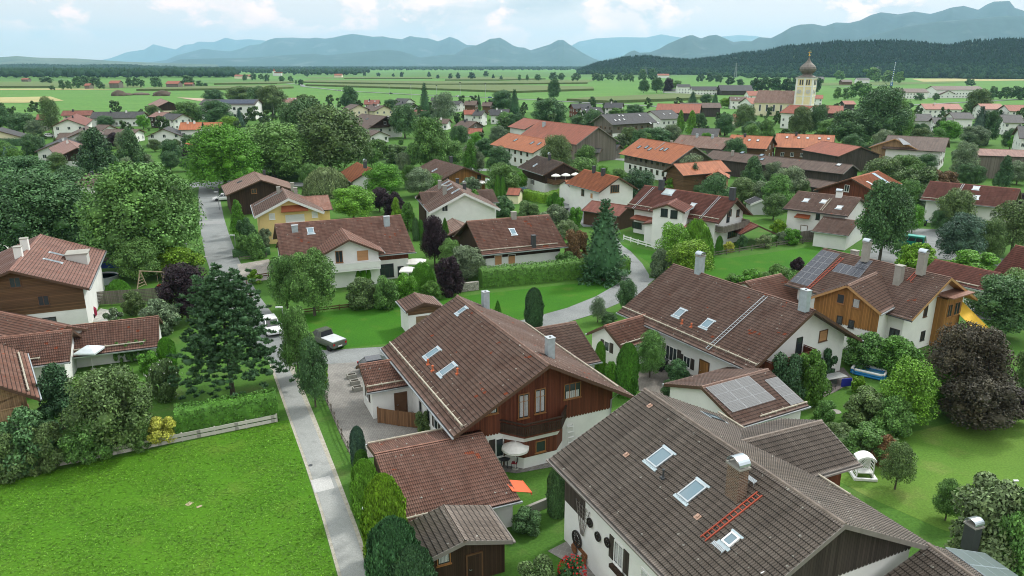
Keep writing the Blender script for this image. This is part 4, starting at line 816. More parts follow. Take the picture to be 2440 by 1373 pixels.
def sheet(name, poly, z, mat, kind='structure', label=None):
    m = MB(); P = [G(x, y, z) for x, y in poly]
    ar = sum(P[i].x * P[(i + 1) % len(P)].y - P[(i + 1) % len(P)].x * P[i].y for i in range(len(P)))
    if ar < 0: P = P[::-1]
    import bmesh
    bm = bmesh.new(); f = bm.faces.new([bm.verts.new(p) for p in P]); bmesh.ops.triangulate(bm, faces=[f]); me = bpy.data.meshes.new(name); bm.to_mesh(me); bm.free(); me.materials.append(mat)
    o = link(name, me); tag(o, label, kind=kind); return o
m = MB(); m.face([(-27000, -300, 0), (27000, -300, 0), (27000, 32500, 0), (-27000, 32500, 0)]); tag(m.build('ground', GRASS), kind='structure')
# big meadows beyond the village
def smooth(poly, n=2):
    for _ in range(n):
        q = []
        for i in range(len(poly)):
            a, b = poly[i], poly[(i + 1) % len(poly)]; q += [(a[0] * .75 + b[0] * .25, a[1] * .75 + b[1] * .25), (a[0] * .25 + b[0] * .75, a[1] * .25 + b[1] * .75)]
        poly = q
    return poly
sheet('field', [(-900, 330), (-900, 162), (3300, 162), (3300, 345), (2300, 300), (1500, 262), (900, 255), (500, 285)], 0.05, FG)
for (p, mt) in [([(-300, 196), (150, 194), (340, 204), (340, 209), (-300, 209)], FC), ([(-300, 212), (200, 211), (300, 213), (200, 214), (-300, 215)], FS), ([(0, 232), (120, 230), (152, 240), (60, 245), (0, 245)], FS), ([(-200, 187), (160, 187), (160, 192), (-200, 193)], FD),
                ([(460, 190), (720, 188), (720, 196), (470, 199)], FD), ([(620, 173), (1300, 172), (1600, 178), (1600, 184), (620, 181)], FD), ([(720, 184), (1230, 183), (1230, 187), (740, 187)], FC), ([(1230, 190), (1420, 190), (1400, 197), (1200, 196)], FC), 
                ([(1950, 198), (2100, 194), (2300, 197), (2100, 203), (1950, 204)], FC), ([(2170, 188), (2440, 186), (2440, 192), (2200, 195)], FS), ([(1430, 176), (2000, 172), (2440, 176), (2440, 181), (1430, 182)], FD), ([(420, 232), (470, 240), (560, 244), (520, 236)], FT)]:
    sheet('field', p, 0.35, mt)
def maize(poly, h=2.3, label=None):
    m = MB(); P = [G(x, y, 0) for x, y in poly]; m.prism([(p.x, p.y) for p in P], 0.02, h); o = m.build('maize_field', FCM); tag(o, label, 'maize field', kind='stuff')
FCM = ground_mat('maize_stand', (0.100, 0.140, 0.050), (0.130, 0.160, 0.062), (0.075, 0.13, 0.04), 0.03, 1.2, bump=0, aniso=((1, 6, 1), 0.06))
for q, lb in [([(728, 205), (980, 213), (1220, 222.5), (1415, 216), (1412, 211), (1215, 206), (1000, 206), (800, 203)], 'broad maize field behind the country road'), ([(715, 197.5), (1040, 203.5), (1400, 200), (1395, 196), (1060, 197), (740, 193)], 'maize strip beyond the broad maize field'),
          ([(820, 188.5), (1030, 188.5), (1020, 185.5), (840, 185.5)], 'thin maize strip far across the plain'), ([(325, 217.5), (640, 214), (700, 211), (690, 207), (560, 208), (360, 212)], 'maize strip before the red roofed field barns'), ([(-60, 209.5), (120, 209.5), (128, 205), (-60, 205)], 'maize strip at the left edge before the copse'),
          ([(510, 202.5), (660, 201), (700, 197), (560, 198.5)], 'maize strip left of the road bend'), ([(1350, 242), (1450, 247), (1640, 240), (1700, 234), (1620, 228), (1400, 238)], 'maize field right of the lone tree'), ([(1060, 192.5), (1190, 192.5), (1300, 189.5), (1080, 188.5)], 'maize strip in the middle of the plain')]:
    maize(q, 2.4 if lb[0] != 't' else 2, lb)
m = MB()
def ribbon(name, pts, wid, z, mat, kind='structure'):
    m = MB(); P = [G(x, y, z) for x, y in pts]; L = []; Rr = []
    for i, p in enumerate(P):
        d = (P[min(i + 1, len(P) - 1)] - P[max(i - 1, 0)]).normalized(); n = Vector((-d.y, d.x, 0)) * wid / 2; L.append(p + n); Rr.append(p - n)
    for i in range(len(P) - 1): m.face([Rr[i], Rr[i + 1], L[i + 1], L[i]])
    return tag(m.build(name, mat), kind=kind)
ribbon('country_road', [(660, 196), (720, 202), (722, 206), (817, 216.5), (998, 226), (1174, 233), (1300, 239), (1440, 247), (1560, 253), (1640, 262)], 6.5, 0.42, ASPH)
ribbon('field_track', [(500, 235), (600, 246), (660, 250)], 4, 0.4, ASPH); ribbon('field_track', [(2140, 252), (2250, 246), (2440, 236)], 5, 0.42, ASPH); ribbon('field_track', [(2150, 203), (2050, 205), (1980, 208)], 6, 0.42, ASPH)
# village streets
ROADZ = 0.024
RZ = [ROADZ]
def street(pts, wid): RZ[0] += 0.004; ribbon('street', pts, wid, RZ[0], ASPH)
street([(420, 452), (470, 438), (520, 434), (620, 436), (720, 440), (800, 446)], 6.0)
street([(497, 436), (498, 470), (504, 520), (513, 560), (527, 610), (548, 660), (577, 715), (612, 768), (650, 815), (690, 846)], 4.7)
street([(655, 850), (700, 853), (790, 850), (915, 842), (1100, 815), (1290, 768), (1380, 742), (1450, 713), (1500, 683), (1530, 660)], 4.0)
street([(1470, 712), (1510, 680), (1515, 655), (1500, 628), (1475, 600), (1455, 585), (1440, 560)], 4.0)
street([(2120, 640), (2090, 600), (2130, 580), (2200, 575), (2290, 600), (2440, 640)], 5.0)
street([(2195, 545), (2240, 575), (2270, 620)], 7.0)
street([(1100, 400), (1190, 408), (1260, 440), (1330, 470), (1380, 500), (1420, 540)], 5.0)
street([(1260, 372), (1480, 380), (1640, 395)], 5.0)
sheet('gravel_margin', [(628, 828), (655, 905), (684, 988), (728, 1112), (764, 1224), (806, 1375), (812, 1450), (905, 1450), (893, 1375), (850, 1250), (800, 1118), (756, 1006), (712, 900), (702, 882), (705, 855), (660, 820)], 0.012, GRAVEL)
sheet('footpath', [(636, 828), (661, 903), (690, 986), (735, 1110), (771, 1222), (815, 1375), (822, 1450), (893, 1450), (881, 1375), (840, 1250), (790, 1120), (746, 1008), (702, 902), (690, 882), (700, 850), (668, 824)], 0.030, PATHM)
sheet('paved_yard', [(782, 868), (850, 862), (1000, 850), (1140, 1010), (1110, 1075), (880, 1090), (845, 1105), (815, 1045), (765, 928), (778, 915)], 0.034, pavers('grey_pavers', (0.27, 0.255, 0.23), 0.20, 0.10, 0.4))
sheet('paved_yard', [(565, 630), (640, 618), (690, 660), (600, 672), (578, 668)], 0.034, pavers('rose_pavers', (0.36, 0.33, 0.29), 0.20, 0.10, 0.2))
sheet('paved_yard', [(1500, 905), (1580, 840), (1700, 850), (1760, 960), (1600, 960), (1520, 930)], 0.034, pavers('old_pavers', (0.20, 0.18, 0.155), 0.20, 0.10, 0.9))
sheet('terrace', [(1120, 1112), (1190, 1020), (1350, 1040), (1420, 1085), (1330, 1110), (1230, 1128)], 0.034, pavers('terrace_slabs', (0.17, 0.16, 0.145), 0.4, 0.4, 0.5))
sheet('terrace', [(1944, 948), (1960, 880), (2010, 876), (2035, 905), (1998, 930), (1955, 950)], 0.034, pavers('terrace_slabs2', (0.15, 0.13, 0.12), 0.4, 0.4, 0.5))
sheet('gravel_yard', [(-90, 545), (20, 540), (50, 575), (45, 615), (-90, 650)], 0.02, ground_mat('pale_gravel', (0.42, 0.44, 0.38), (0.50, 0.52, 0.45), None, 0.3, 8))
sheet('terrace', [(205, 768), (240, 735), (290, 745), (265, 765)], 0.034, pavers('pale_slabs', (0.42, 0.42, 0.38), 0.4, 0.4, 0.5))
sheet('meadow', [(-300, 1215), (0, 1150), (650, 1008), (690, 1000), (725, 1112), (762, 1224), (803, 1376), (812, 1460), (-400, 1460)], 0.010, MEADOW)
sheet('meadow', [(640, 762), (760, 745), (945, 725), (1240, 690), (1480, 665), (1496, 690), (1450, 714), (1290, 748), (1000, 808), (915, 820), (760, 835), (705, 838), (668, 815)], 0.010, ground_mat('green_verge', (0.030, 0.118, 0.008), (0.042, 0.145, 0.009), (0.065, 0.140, 0.015), 0.12, 5.0))
sheet('meadow', [(1480, 582), (1560, 600), (1640, 625), (1740, 615), (1960, 585), (2030, 600), (1900, 665), (1700, 700), (1585, 655), (1540, 622)], 0.010, MATS['green_verge'])
sheet('meadow', [(1930, 1110), (1985, 1075), (2300, 1000), (2440, 940), (2800, 1000), (2800, 1300), (2440, 1330), (2240, 1260), (2070, 1185)], 0.010, LAWN2)
sheet('paved_yard', [(1305, 1313), (1350, 1290), (1520, 1375), (1560, 1450), (1400, 1450), (1360, 1345)], 0.034, pavers('flagstones', (0.20, 0.19, 0.17), 0.5, 0.45, 0.4, 1.6))
# ---- relief
FORM = ground_mat('mountain_forest', (0.020, 0.044, 0.042), (0.032, 0.062, 0.058), (0.10, 0.12, 0.12), 0.0009, 0.01, bump=0); FORB = ground_mat('foothill_land', (0.06, 0.09, 0.06), (0.12, 0.14, 0.09), (0.03, 0.06, 0.04), 0.0012, 0.01, bump=0, aniso=((1, 1, 1), 0)); FORH = ground_mat('hill_floor', (0.03, 0.06, 0.025), (0.04, 0.075, 0.03), None, 0.05, 1, bump=0)
DK = lambda D: D if D < 6000 else 6000 + (D - 6000) * 0.56
def relief(name, prof, depth, mat, nx=260, ny=26, rough=0.25, back=0.6, seed=0, D=None, lower=0.0):
    prof = [(p[0], p[1], (p[2] if len(p) > 2 else DK(D))) for p in prof]; depth = depth if depth < 1500 else depth * 0.5; xs = np.array([p[0] for p in prof]); q = np.linspace(xs[0], xs[-1], nx); py = np.interp(q, xs, [p[1] for p in prof]); DD = np.interp(q, xs, [p[2] for p in prof]); V = np.zeros((ny, nx, 3)); g = np.random.default_rng(seed)
    ph = g.uniform(0, 6.28, 12); tt = q / 55.0
    for i in range(nx):
        r = ray(q[i], py[i]); P = EYE + r * (DD[i] / r.y); zr = max(1.0, P.z - lower)
        for j in range(ny):
            v = j / (ny - 1) * (1 + back); fr = min(v, 1.0); bk = max(0, v - 1)
            spur = sum(math.sin(tt[i] * (1.7 * k + 1) + ph[k] + 1.5 * math.sin(v * 3 + ph[k + 4])) / (k + 1) for k in range(4)) / 2
            y = DD[i] - depth * (1 - fr) + bk * depth; z = zr * (fr ** 1.25 if bk == 0 else (1 - (bk / back) ** 1.2) if bk > 0 else 1) * (1 + rough * spur * math.sin(math.pi * fr) * (1 if bk == 0 else 0))
            V[j, i] = (P.x / P.y * y, y, z if 0 < j < ny - 1 else -3)
    idx = np.arange(nx * ny).reshape(ny, nx); F = np.stack([idx[:-1, :-1], idx[:-1, 1:], idx[1:, 1:], idx[1:, :-1]], -1).reshape(-1, 4)
    me = np_mesh(name, V.reshape(-1, 3), F, mat, smooth=True); o = link(name, me); tag(o, kind='structure'); return V
relief('mountains', [(200, 152), (265, 138), (298, 125), (344, 117), (365, 104), (395, 112), (418, 117), (438, 106), (459, 104), (472, 98), (510, 99), (538, 88), (561, 94), (594, 92), (628, 95), (720, 110), (800, 130), (900, 150)], 6000, FORM, D=46000, rough=0.3, seed=1)
relief('mountains', [(1290, 150), (1340, 120), (1380, 98), (1420, 90), (1480, 87), (1540, 88), (1562, 83), (1576, 80), (1610, 86), (1650, 92), (1760, 82), (1800, 84), (1850, 95), (1900, 110), (2000, 140)], 6000, FORM, D=48000, rough=0.3, seed=2)
relief('mountains', [(330, 152), (395, 143), (420, 132), (446, 125), (484, 115), (522, 120), (548, 122), (573, 115), (594, 107), (620, 104), (638, 94), (656, 89), (697, 88), (738, 90), (753, 88), (776, 91), (794, 88), (819, 82), (840, 79), (857, 81), (888, 86), (913, 85), (931, 89), (957, 92), (977, 84), (993, 87), (1021, 90), (1043, 97), (1059, 92), (1072, 86), (1089, 92), (1112, 106), (1133, 107), (1200, 125), (1280, 150)], 5000, FORM, D=27000, rough=0.3, seed=3)
relief('mountains', [(400, 150), (430, 141), (500, 139), (600, 137), (676, 131), (743, 127), (778, 131), (842, 125), (901, 119), (929, 118), (957, 122), (1003, 137), (1060, 129), (1100, 131), (1180, 138), (1300, 150)], 3500, FORM, D=17500, rough=0.25, seed=4)
relief('mountains', [(1020, 150), (1060, 138), (1085, 128), (1110, 112), (1135, 107), (1153, 99), (1168, 91), (1181, 90), (1191, 88), (1207, 97), (1222, 107), (1235, 112), (1250, 113), (1264, 119), (1287, 112), (1312, 104), (1322, 98), (1330, 94), (1343, 94), (1353, 102), (1368, 112), (1388, 125), (1414, 139), (1450, 152)], 4000, FORM, D=19500, rough=0.3, seed=5)
relief('mountains', [(1470, 150), (1490, 129), (1500, 123), (1511, 119), (1524, 125), (1549, 124), (1572, 115), (1592, 103), (1618, 92), (1638, 84), (1651, 82), (1671, 90), (1689, 83), (1707, 81), (1722, 87), (1748, 99), (1771, 96), (1791, 97), (1809, 87), (1838, 89), (1863, 76), (1886, 62), (1907, 56), (1940, 55), (1965, 60), (1991, 51), (2024, 52), (2049, 46), (2075, 33), (2100, 26), (2141, 31), (2179, 24), (2218, 30), (2253, 20), (2297, 10), (2332, 20), (2350, 8), (2368, 0), (2406, -2), (2419, 15), (2440, 22), (2600, 60), (2900, 70)], 4000, FORM, D=14500, rough=0.3, nx=340, seed=6)
relief('mountains', [(1990, 110), (2060, 88), (2150, 62), (2240, 48), (2330, 42), (2380, 36), (2440, 34), (2600, 50), (2900, 60)], 2500, FORM, D=10500, rough=0.2, seed=7)
relief('foothills', [(-500, 134), (0, 136), (40, 133), (90, 137), (180, 139), (300, 147), (420, 151), (520, 154)], 3000, FORB, D=12000, rough=0.1, seed=8)
HILLP = [(1376, 162, 3050), (1422, 143, 3050), (1440, 139, 3050), (1490, 129, 3000), (1541, 125, 3000), (1580, 130, 3000), (1643, 135, 2950), (1700, 129, 2900), (1771, 118, 2800), (1830, 112, 2700), (1866, 102, 2600), (1927, 97, 2500), (1983, 89, 2450), (2034, 89, 2400), (2100, 87, 2400), (2177, 89, 2400), (2202, 92, 2350), (2266, 98, 2300), (2317, 87, 2250), (2381, 83, 2200), (2440, 83, 2200), (2600, 85, 2200), (2800, 95, 2200)]
HV = relief('wooded_hill', HILLP, 520, FORH, nx=200, ny=24, rough=0.10, back=0.5, seed=9, lower=19)
LV = relief('wooded_rise', [(-400, 152, 5200), (0, 152, 5200), (50, 149.5, 5200), (100, 150, 5200), (180, 152.5, 5200), (250, 150.5, 5200), (310, 151, 5200), (340, 153.5, 5200), (420, 156, 5200)], 900, FORH, nx=80, ny=8, rough=0.1, seed=10, lower=18)
# forests seen as one mass: thousands of simple crowns in one object each
def forest(name, label, pts, col, conifer=0.5, seed=0, hr=(16, 25), rr=(3.2, 5.0), trunks=False):
    g = np.random.default_rng(seed + 500); parts = []; n = len(pts); pts = np.asarray(pts); cz = np.array([(math.cos(a), math.sin(a)) for a in np.linspace(0, 2 * math.pi, 6)[:-1]])
    Bv, Bf = ICO1; isC = g.uniform(size=n) < conifer; h = g.uniform(*hr, n); r = g.uniform(*rr, n)
    P = pts[isC]; k = len(P)
    if k:
        hh, rr_ = h[isC], r[isC] * 0.62; rings = []
        for lv, (zf, rf) in enumerate(((0.12, 1.0), (0.42, 0.72), (0.40, 0.80) if False else (0.7, 0.38))):
            a = cz[None] * (rr_ * rf)[:, None, None] * g.uniform(0.75, 1.25, (k, 5, 1)); z = P[:, 2] + hh * zf; rings.append(np.concatenate([P[:, None, :2] + a, np.repeat(z[:, None, None], 5, 1) + g.uniform(-.6, .6, (k, 5, 1))], 2))
        ap = np.concatenate([P[:, :2], (P[:, 2] + hh)[:, None]], 1)[:, None]; V = np.concatenate(rings + [ap], 1); F = []
        for lv in range(2):
            for j in range(5): F.append((lv * 5 + j, lv * 5 + (j + 1) % 5, (lv + 1) * 5 + (j + 1) % 5, (lv + 1) * 5 + j))
        F = np.array(F); T3 = np.array([(10 + j, 10 + (j + 1) % 5, 15) for j in range(5)]); o_ = (np.arange(k) * 16)[:, None, None]
        parts.append((V.reshape(-1, 3), (F[None] + o_).reshape(-1, 4))); parts.append((V.reshape(-1, 3), (T3[None] + o_).reshape(-1, 3)))
    P = pts[~isC]; k = len(P)
    if k:
        hh, rr_ = h[~isC] * 0.85, r[~isC] * 1.15
        for (dx, dz, s) in ((0, 0.55, 1.0), (0.55, 0.45, 0.6), (-0.5, 0.5, 0.62)):
            jit = g.uniform(0.75, 1.25, (k, len(Bv), 1)); V = Bv[None] * jit * np.stack([rr_ * s, rr_ * s, hh * 0.42 * s], 1)[:, None]; th = g.uniform(0, 6.28, k); V[:, :, 0] += (P[:, 0] + dx * rr_ * np.cos(th))[:, None]; V[:, :, 1] += (P[:, 1] + dx * rr_ * np.sin(th))[:, None]; V[:, :, 2] += (P[:, 2] + hh * dz)[:, None]
            parts.append((V.reshape(-1, 3), (Bf[None] + (np.arange(k) * len(Bv))[:, None, None]).reshape(-1, 3)))
    me = leafmesh(name, parts); o = link(name, me); o.data.materials.clear(); o.data.materials.append(foliage('woodland', 0.8, 1.2)); o.color = (*col, 1); tag(o, label, 'forest', kind='stuff'); return o
def on_relief(Vg, n, seed, u=(0, 1), v=(0, 1)):
    g = np.random.default_rng(seed); ny, nx = Vg.shape[:2]; out = []
    a = g.uniform(u[0], u[1], n) * (nx - 1.001); b = g.uniform(v[0], v[1], n) * (ny - 1.001); i, j = a.astype(int), b.astype(int); fa, fb = (a - i)[:, None], (b - j)[:, None]
    return Vg[j, i] * (1 - fa) * (1 - fb) + Vg[j, i + 1] * fa * (1 - fb) + Vg[j + 1, i] * (1 - fa) * fb + Vg[j + 1, i + 1] * fa * fb
forest('hill_forest', 'dark spruce forest covering the wooded hill behind the church', on_relief(HV, 17000, 1, v=(0.02, 0.78)), (0.012, 0.030, 0.020), 0.7, 1, (12, 19), (2.6, 4.4))
forest('hill_forest', 'paler broadleaf wood along the foot of the wooded hill', on_relief(HV, 2200, 2, v=(0.0, 0.22)), (0.024, 0.052, 0.026), 0.1, 2, (11, 18), (4, 7))
forest('far_forest', 'dark woods on the low rise at the left horizon', on_relief(LV, 2600, 3, v=(0.05, 0.8)), (0.024, 0.050, 0.030), 0.3, 3, (14, 22), (6, 10))
def flat_pts(x0, x1, y0, y1, n, seed):
    g = np.random.default_rng(seed); out = []
    for k in range(n): p = G(g.uniform(x0, x1), 1 / g.uniform(1 / y1 if y1 > 0 else 0, 1 / y0), 0); out.append((p.x, p.y, 0))
    return out
forest('far_forest', 'long wood across the plain at the left beyond the field barns', flat_pts(-250, 350, 166, 187.5, 1500, 4) + flat_pts(350, 560, 167, 186, 700, 5), (0.026, 0.054, 0.030), 0.12, 4, (18, 28), (6, 10))
forest('far_forest', 'dark band of woods along the foot of the far mountains', flat_pts(-300, 1420, 159.2, 167, 5200, 6), (0.020, 0.044, 0.030), 0.4, 5, (17, 27), (8, 15))
forest('far_forest', 'broken tree belt in the middle of the plain', flat_pts(560, 880, 168, 177, 330, 7) + flat_pts(880, 1380, 163, 169, 420, 8) + flat_pts(700, 860, 176, 181, 60, 9), (0.028, 0.058, 0.032), 0.1, 6, (14, 22), (5, 8))
forest('far_forest', 'bushy belt at the foot of the wooded hill on the right', flat_pts(1420, 1700, 171, 177, 150, 10) + flat_pts(1690, 1960, 181, 188, 110, 11) + flat_pts(1950, 2440, 178, 184, 260, 12), (0.028, 0.058, 0.028), 0.1, 7, (8, 15), (4, 7))
# ------------------------------------------------------------ near houses
H = House
# --- central brown roofed house
c = H('house', 'large white house with red-brown boarded gable, brown tiled roof and carved balcony', 'house', (1310, 870), (1090, 705), (1080, 1042), 8.5, 'brown', lod=2, og=1.5, oe=1.15, short='house with the carved balcony', logs=[('E', 1.0, 0.01, 0.99), ('F', 1.2, 0.05, 0.95)])
c.clad('A', 3.0, REDB, True); c.clad('B', 5.0, REDB)
for (x, y, w_, h_) in ((1031, 843, 0.95, 1.35), (1067, 882, 0.95, 1.45), (1101, 742, 0.7, 1.0)): c.skylight('E', x, y, w_, h_)
for p in ((1020, 870), (1031, 885), (1090, 892)): c.vent('E', *p)
c.chimney('F', 1310, 852, 0.62, 0.62, 1.7, 'metal', 'open'); c.chimney('F', 1157, 735, 0.62, 0.62, 1.7, 'metal', 'open')
c.winpx('A', 1247, 967, 0.95, 2.1, 'o', 'balcony_door'); c.winpx('A', 1286, 955, 0.95, 2.1, 'o', 'balcony_door'); c.winpx('A', 1363, 930, 1.55, 1.35, 'o'); c.winpx('A', 1168, 970, 1.25, 1.2, 'o')
def curtain_rows(h, wl, px, py, w_=0.9, hh=1.2):
    p = h.hit_wall(px, py, wl); p = p + (h.wallM(wl, Vector()).to_3x3() @ Vector((0, 1, 0))) * (0.037 if p.z > h.cl.get(wl, 99) else 0); M = h.wallM(wl, p); m = MB(); n = 7
    for k in range(n): m.box(-w_ / 2 + w_ * k / n + 0.012, 0.032, -hh / 2, -w_ / 2 + w_ * (k + 1) / n - 0.012, 0.040 + 0.006 * (k % 2), hh / 2)
    h.add('curtain', m.mesh('curtain', CURT), M)
curtain_rows(c, 'A', 1247, 967, 0.7, 1.75); curtain_rows(c, 'A', 1286, 955, 0.7, 1.75); curtain_rows(c, 'A', 1363, 938, 1.2, 0.6); curtain_rows(c, 'A', 1168, 975, 0.9, 0.6)
# polygonal bay with balcony above
def bay(h, px, depth=1.15, half=2.6):
    p = h.hit_wall(px, 1000, 'A'); X = h.endx('A'); sg = 1 if X > 0 else -1; y = p.y; X += 0
    poly = lambda d, k: [(X, y - half * k), (X + sg * d, y - half * k * 0.55), (X + sg * d, y + half * k * 0.55), (X, y + half * k)]
    m = MB(); m.prism(poly(depth, 1), -0.05, 0.95, 0); m.prism(poly(depth + 0.01, 1.0), 0.95, 2.35, 1); m.prism(poly(depth + 0.05, 1.03), 2.35, 2.75, 0); o = h.add('bay', m.mesh('bay', [WHITE, REDB]))
    f = MB(); f.prism(poly(depth + 0.42, 1.12), 2.85, 3.0); b = h.add('balcony', f.mesh('balcony_floor', REDB)); r = MB(); q = poly(depth + 0.42, 1.12)
    for a, e in zip(q[:-1], q[1:]):
        a, e = Vector((*a, 0)), Vector((*e, 0)); L = (e - a).length; k = int(L / 0.17)
        r.bar(a + Vector((0, 0, 4.02)), e + Vector((0, 0, 4.02)), 0.16, 0.09); r.bar(a + Vector((0, 0, 3.1)), e + Vector((0, 0, 3.1)), 0.08, 0.16); r.bar(a + Vector((0, 0, 3.75)), e + Vector((0, 0, 3.75)), 0.06, 0.10)
        for i in range(k):
            u = a + (e - a) * (i + 0.5) / k; dd = (e - a).normalized(); r.bar(u - dd * 0.068 + Vector((0, 0, 3.45)), u + dd * 0.068 + Vector((0, 0, 3.45)), 0.03, 0.62); r.bar(u + dd * (L / k / 2 - 0.012) + Vector((0, 0, 3.45)), u + dd * (L / k / 2 + 0.012) + Vector((0, 0, 3.45)), 0.012, 0.5) if False else None
    h.add('railing', r.mesh('balcony_railing', DARKB), parent=b)
    M = Matrix.Translation((X + sg * (depth + 0.012), y, 1.65)) @ Matrix.Rotation(-math.pi / 2 if sg > 0 else math.pi / 2, 4, 'Z')
    ms = window_meshes(0.9, 1.0, 'o'); w1 = h.add('window', ms[0][1], M); h.add('pane', ms[1][1], parent=w1)
bay(c, 1272)
c.winpx('A', 1190, 1066, 0.7, 1.6, 's'); 
c.doorpx('A', 1215, 1080, 1.0, 2.0, FRD)
for (x, y) in ((1003, 965), (1022, 985)): c.winpx('E', x, y, 0.9, 1.9, 'w')
c.winpx('E', 1040, 1012, 0.9, 1.0, 's')
def downpipe(h, wl, f, z1, mat=None, e=0.09):
    m = MB(); a = h.outp(wl, f, 0.1, e); b = h.outp(wl, f, z1 - 0.6, e); q = h.outp(wl, f, z1 - 0.1, h.oe if wl in 'EF' else 0.5); m.tube([a, b, b + (q - b) * 0.35 + Vector((0, 0, 0.1)), q], 0.05, 8); h.add('downpipe', m.mesh('downpipe', mat or ZINC))
m = MB(); a = c.outp('A', 0.01, 0.1, 0.1); b = c.outp('A', 0.99, 0.1, 0.1)
rr = a if proj(c.W @ a)[0] > proj(c.W @ b)[0] else b
m.tube([rr, rr + Vector((0, 0, 3.6)), rr + Vector((0, 0, 4.0)) + (c.W.to_3x3().inverted() @ Vector((0.7, 0.1, 0.2)))], 0.05, 8); c.add('downpipe', m.mesh('downpipe', ZINC))
# white flower ladder shelf on the white wall
p = c.hit_wall(1357, 1027, 'A'); p.z = 0; m = MB(); M = c.wallM('A', p)
for s_ in (-0.27, 0.27): m.bar((s_, 0.35, 0), (s_, 0.08, 2.3), 0.06)
for k in range(5): z = 0.3 + k * 0.45; m.box(-0.27, 0.08 + 0.27 * (1 - z / 2.3) - 0.05, z, 0.27, 0.08 + 0.27 * (1 - z / 2.3) + 0.1, z + 0.03)
o = empty('plant_ladder', c.W @ p, (c.W.to_3x3() @ M.to_3x3()).to_euler().z); link('frame', m.mesh('plant_ladder', WHITEP), o); q = MB(); 
tag(o, 'grey wooden plant ladder leaning on the white wall under the boarded gable', 'plant ladder')
cw = H('wing', None, None, (1372, 767), (1236, 790), (1432, 862), 4.9, 'brown', lod=2, og=0.4, oe=0.5, parent=c, walls=True)
an = H('garage', 'low white annex with brown tiled roof and shuttered window on the paved yard', 'annex', (856, 870), (942, 851), (885, 947), 4.3, 'rbrown', w=2.9, pitch=27, ang=24, lod=2, og=0.45, oe=0.4, logs=[('E', 0.55, 0.0, 1.0)], short='white annex on the paved yard', L=6.3, wf=1.6)
an.win('A', an.outp('A', 0.52, 1.75), 0.8, 1.1, 's'); an.doorpx('E', 955, 960, 1.0, 2.0, FRB)
ga = H('garage', 'long garage with sagging brown tiled roof beside the golden clipped conifer', 'garage', (1150, 1032), (893, 1083), (1240, 1193), 3.7, 'rbrown', lod=2, og=0.35, oe=0.5, wall=WHITE, wf=2.6, logs=[('F', 0.25, 0, 1), ('E', 0.6, 0.55, 1)], short='garage beside the golden conifer')
ga.clad('B', 0.1, DARKB)
sh = H('shed', 'dark timber garden shed with grey ribbed roof and curtained window', 'shed', (1108, 1290), (1057, 1205), (1222, 1288), 3.3, 'grey', lod=2, og=0.45, oe=0.35, wall=DARKB, trim=TRIMG, short='dark timber shed', gut=TRIMG)
sh.winpx('A', 1057, 1332, 0.85, 0.75, 'o'); curtain_rows(sh, 'A', 1057, 1330, 0.6, 0.55); sh.doorpx('A', 1130, 1340, 0.9, 1.85, DARKB, z=0.97)
# --- big grey roof in front
b = H('house', 'big white foreground house with grey weathered roof, brick chimney and red roof ladder', 'house', (1537, 928), (2015, 1250), (1308, 1095), 9.2, 'grey', lod=2, og=0.9, oe=0.75, trim=TRIMG, short='big grey roofed house', gut=TRIMG, logs=[('F', 0.9, 0.3, 1.0)])
b.clad('B', 5.4, NEARB, True); b.clad('A', 3.2, NEARB); b.clad('E', 3.0, NEARB, y0=-b.sA * -1 * 0 + (b.L / 2 - b.og - 2.6 if b.sA > 0 else -(b.L / 2 - b.og)), y1=(b.L / 2 - b.og if b.sA > 0 else -(b.L / 2 - b.og) + 2.6), z1=4.9)
b.skylight('E', 1573, 1092, 1.05, 1.35); b.skylight('E', 1650, 1172, 0.95, 1.4); b.skylight('E', 1742, 1288, 0.62, 0.75, fr=WHITEP)
b.skylight('F', 1700, 996, 0.9, 1.4, SKYG, DARKM)
b.chimney('E', 1752, 1182, 0.95, 0.62, 1.8, 'brick', 'barrelx'); b.vent('E', 1580, 1140, DARKM, 0.5, 0.06)
b.ladder('E', (1676, 1288), (1812, 1180), 0.36, LADR, 'roof_ladder', 0.3, 0.06)
def step(h, side, px, py, w_=0.8):
    p = h.hit_roof(px, py, side); M = h.slopeM(side, p); m = MB(); z = 0.32
    for k in range(4): m.box(-w_ / 2, -0.16 + 0.06 * k, z, w_ / 2, -0.12 + 0.06 * k, z + 0.03)
    for sx in (-1, 1): m.bar((sx * w_ / 2, -0.16, z), (sx * w_ / 2, 0.1, z), 0.03); m.bar((sx * w_ * 0.3, -0.1, z), (sx * w_ * 0.3, 0.1, 0.05), 0.03)
    h.add('roof_step', m.mesh('roof_step', ZINC), M, h.roof)
step(b, 'E', 1714, 1314); step(b, 'E', 1793, 1154, 0.6)
def oddtile(h, side, px, py):
    p = h.hit_roof(px, py, side); M = h.slopeM(side, p); m = MB(); m.box(-0.16, -0.17, 0.05, 0.16, 0.17, 0.10); m.box(-0.07, -0.14, 0.10, 0.07, 0.05, 0.17); h.add('vent_tile', m.mesh('vent_tile', flat('pink_tile', (0.42, 0.27, 0.20), 0.8)), M, h.roof)
for q in ((1549, 969), (1493, 1086), (1663, 1234)): oddtile(b, 'E', *q)
bw = H('wing', None, None, (1958, 1003), (1700, 1068), (2050, 1107), 7.6, 'grey', lod=2, og=0.55, oe=0.8, parent=b, wall=REDB, trim=TRIMG, gut=TRIMG)
b.winpx('E', 1475, 1322, 0.95, 1.5, 's'); curtain_rows(b, 'E', 1475, 1322, 0.7, 1.2)
b.win('B', b.outp('B', 0.22, 6.6), 1.1, 1.3, 'c')
m = MB(); p = b.hit_wall(1476, 1358, 'E'); M = b.wallM('E', p); m.box(-0.6, 0.1, -0.1, 0.6, 0.35, 0.12)
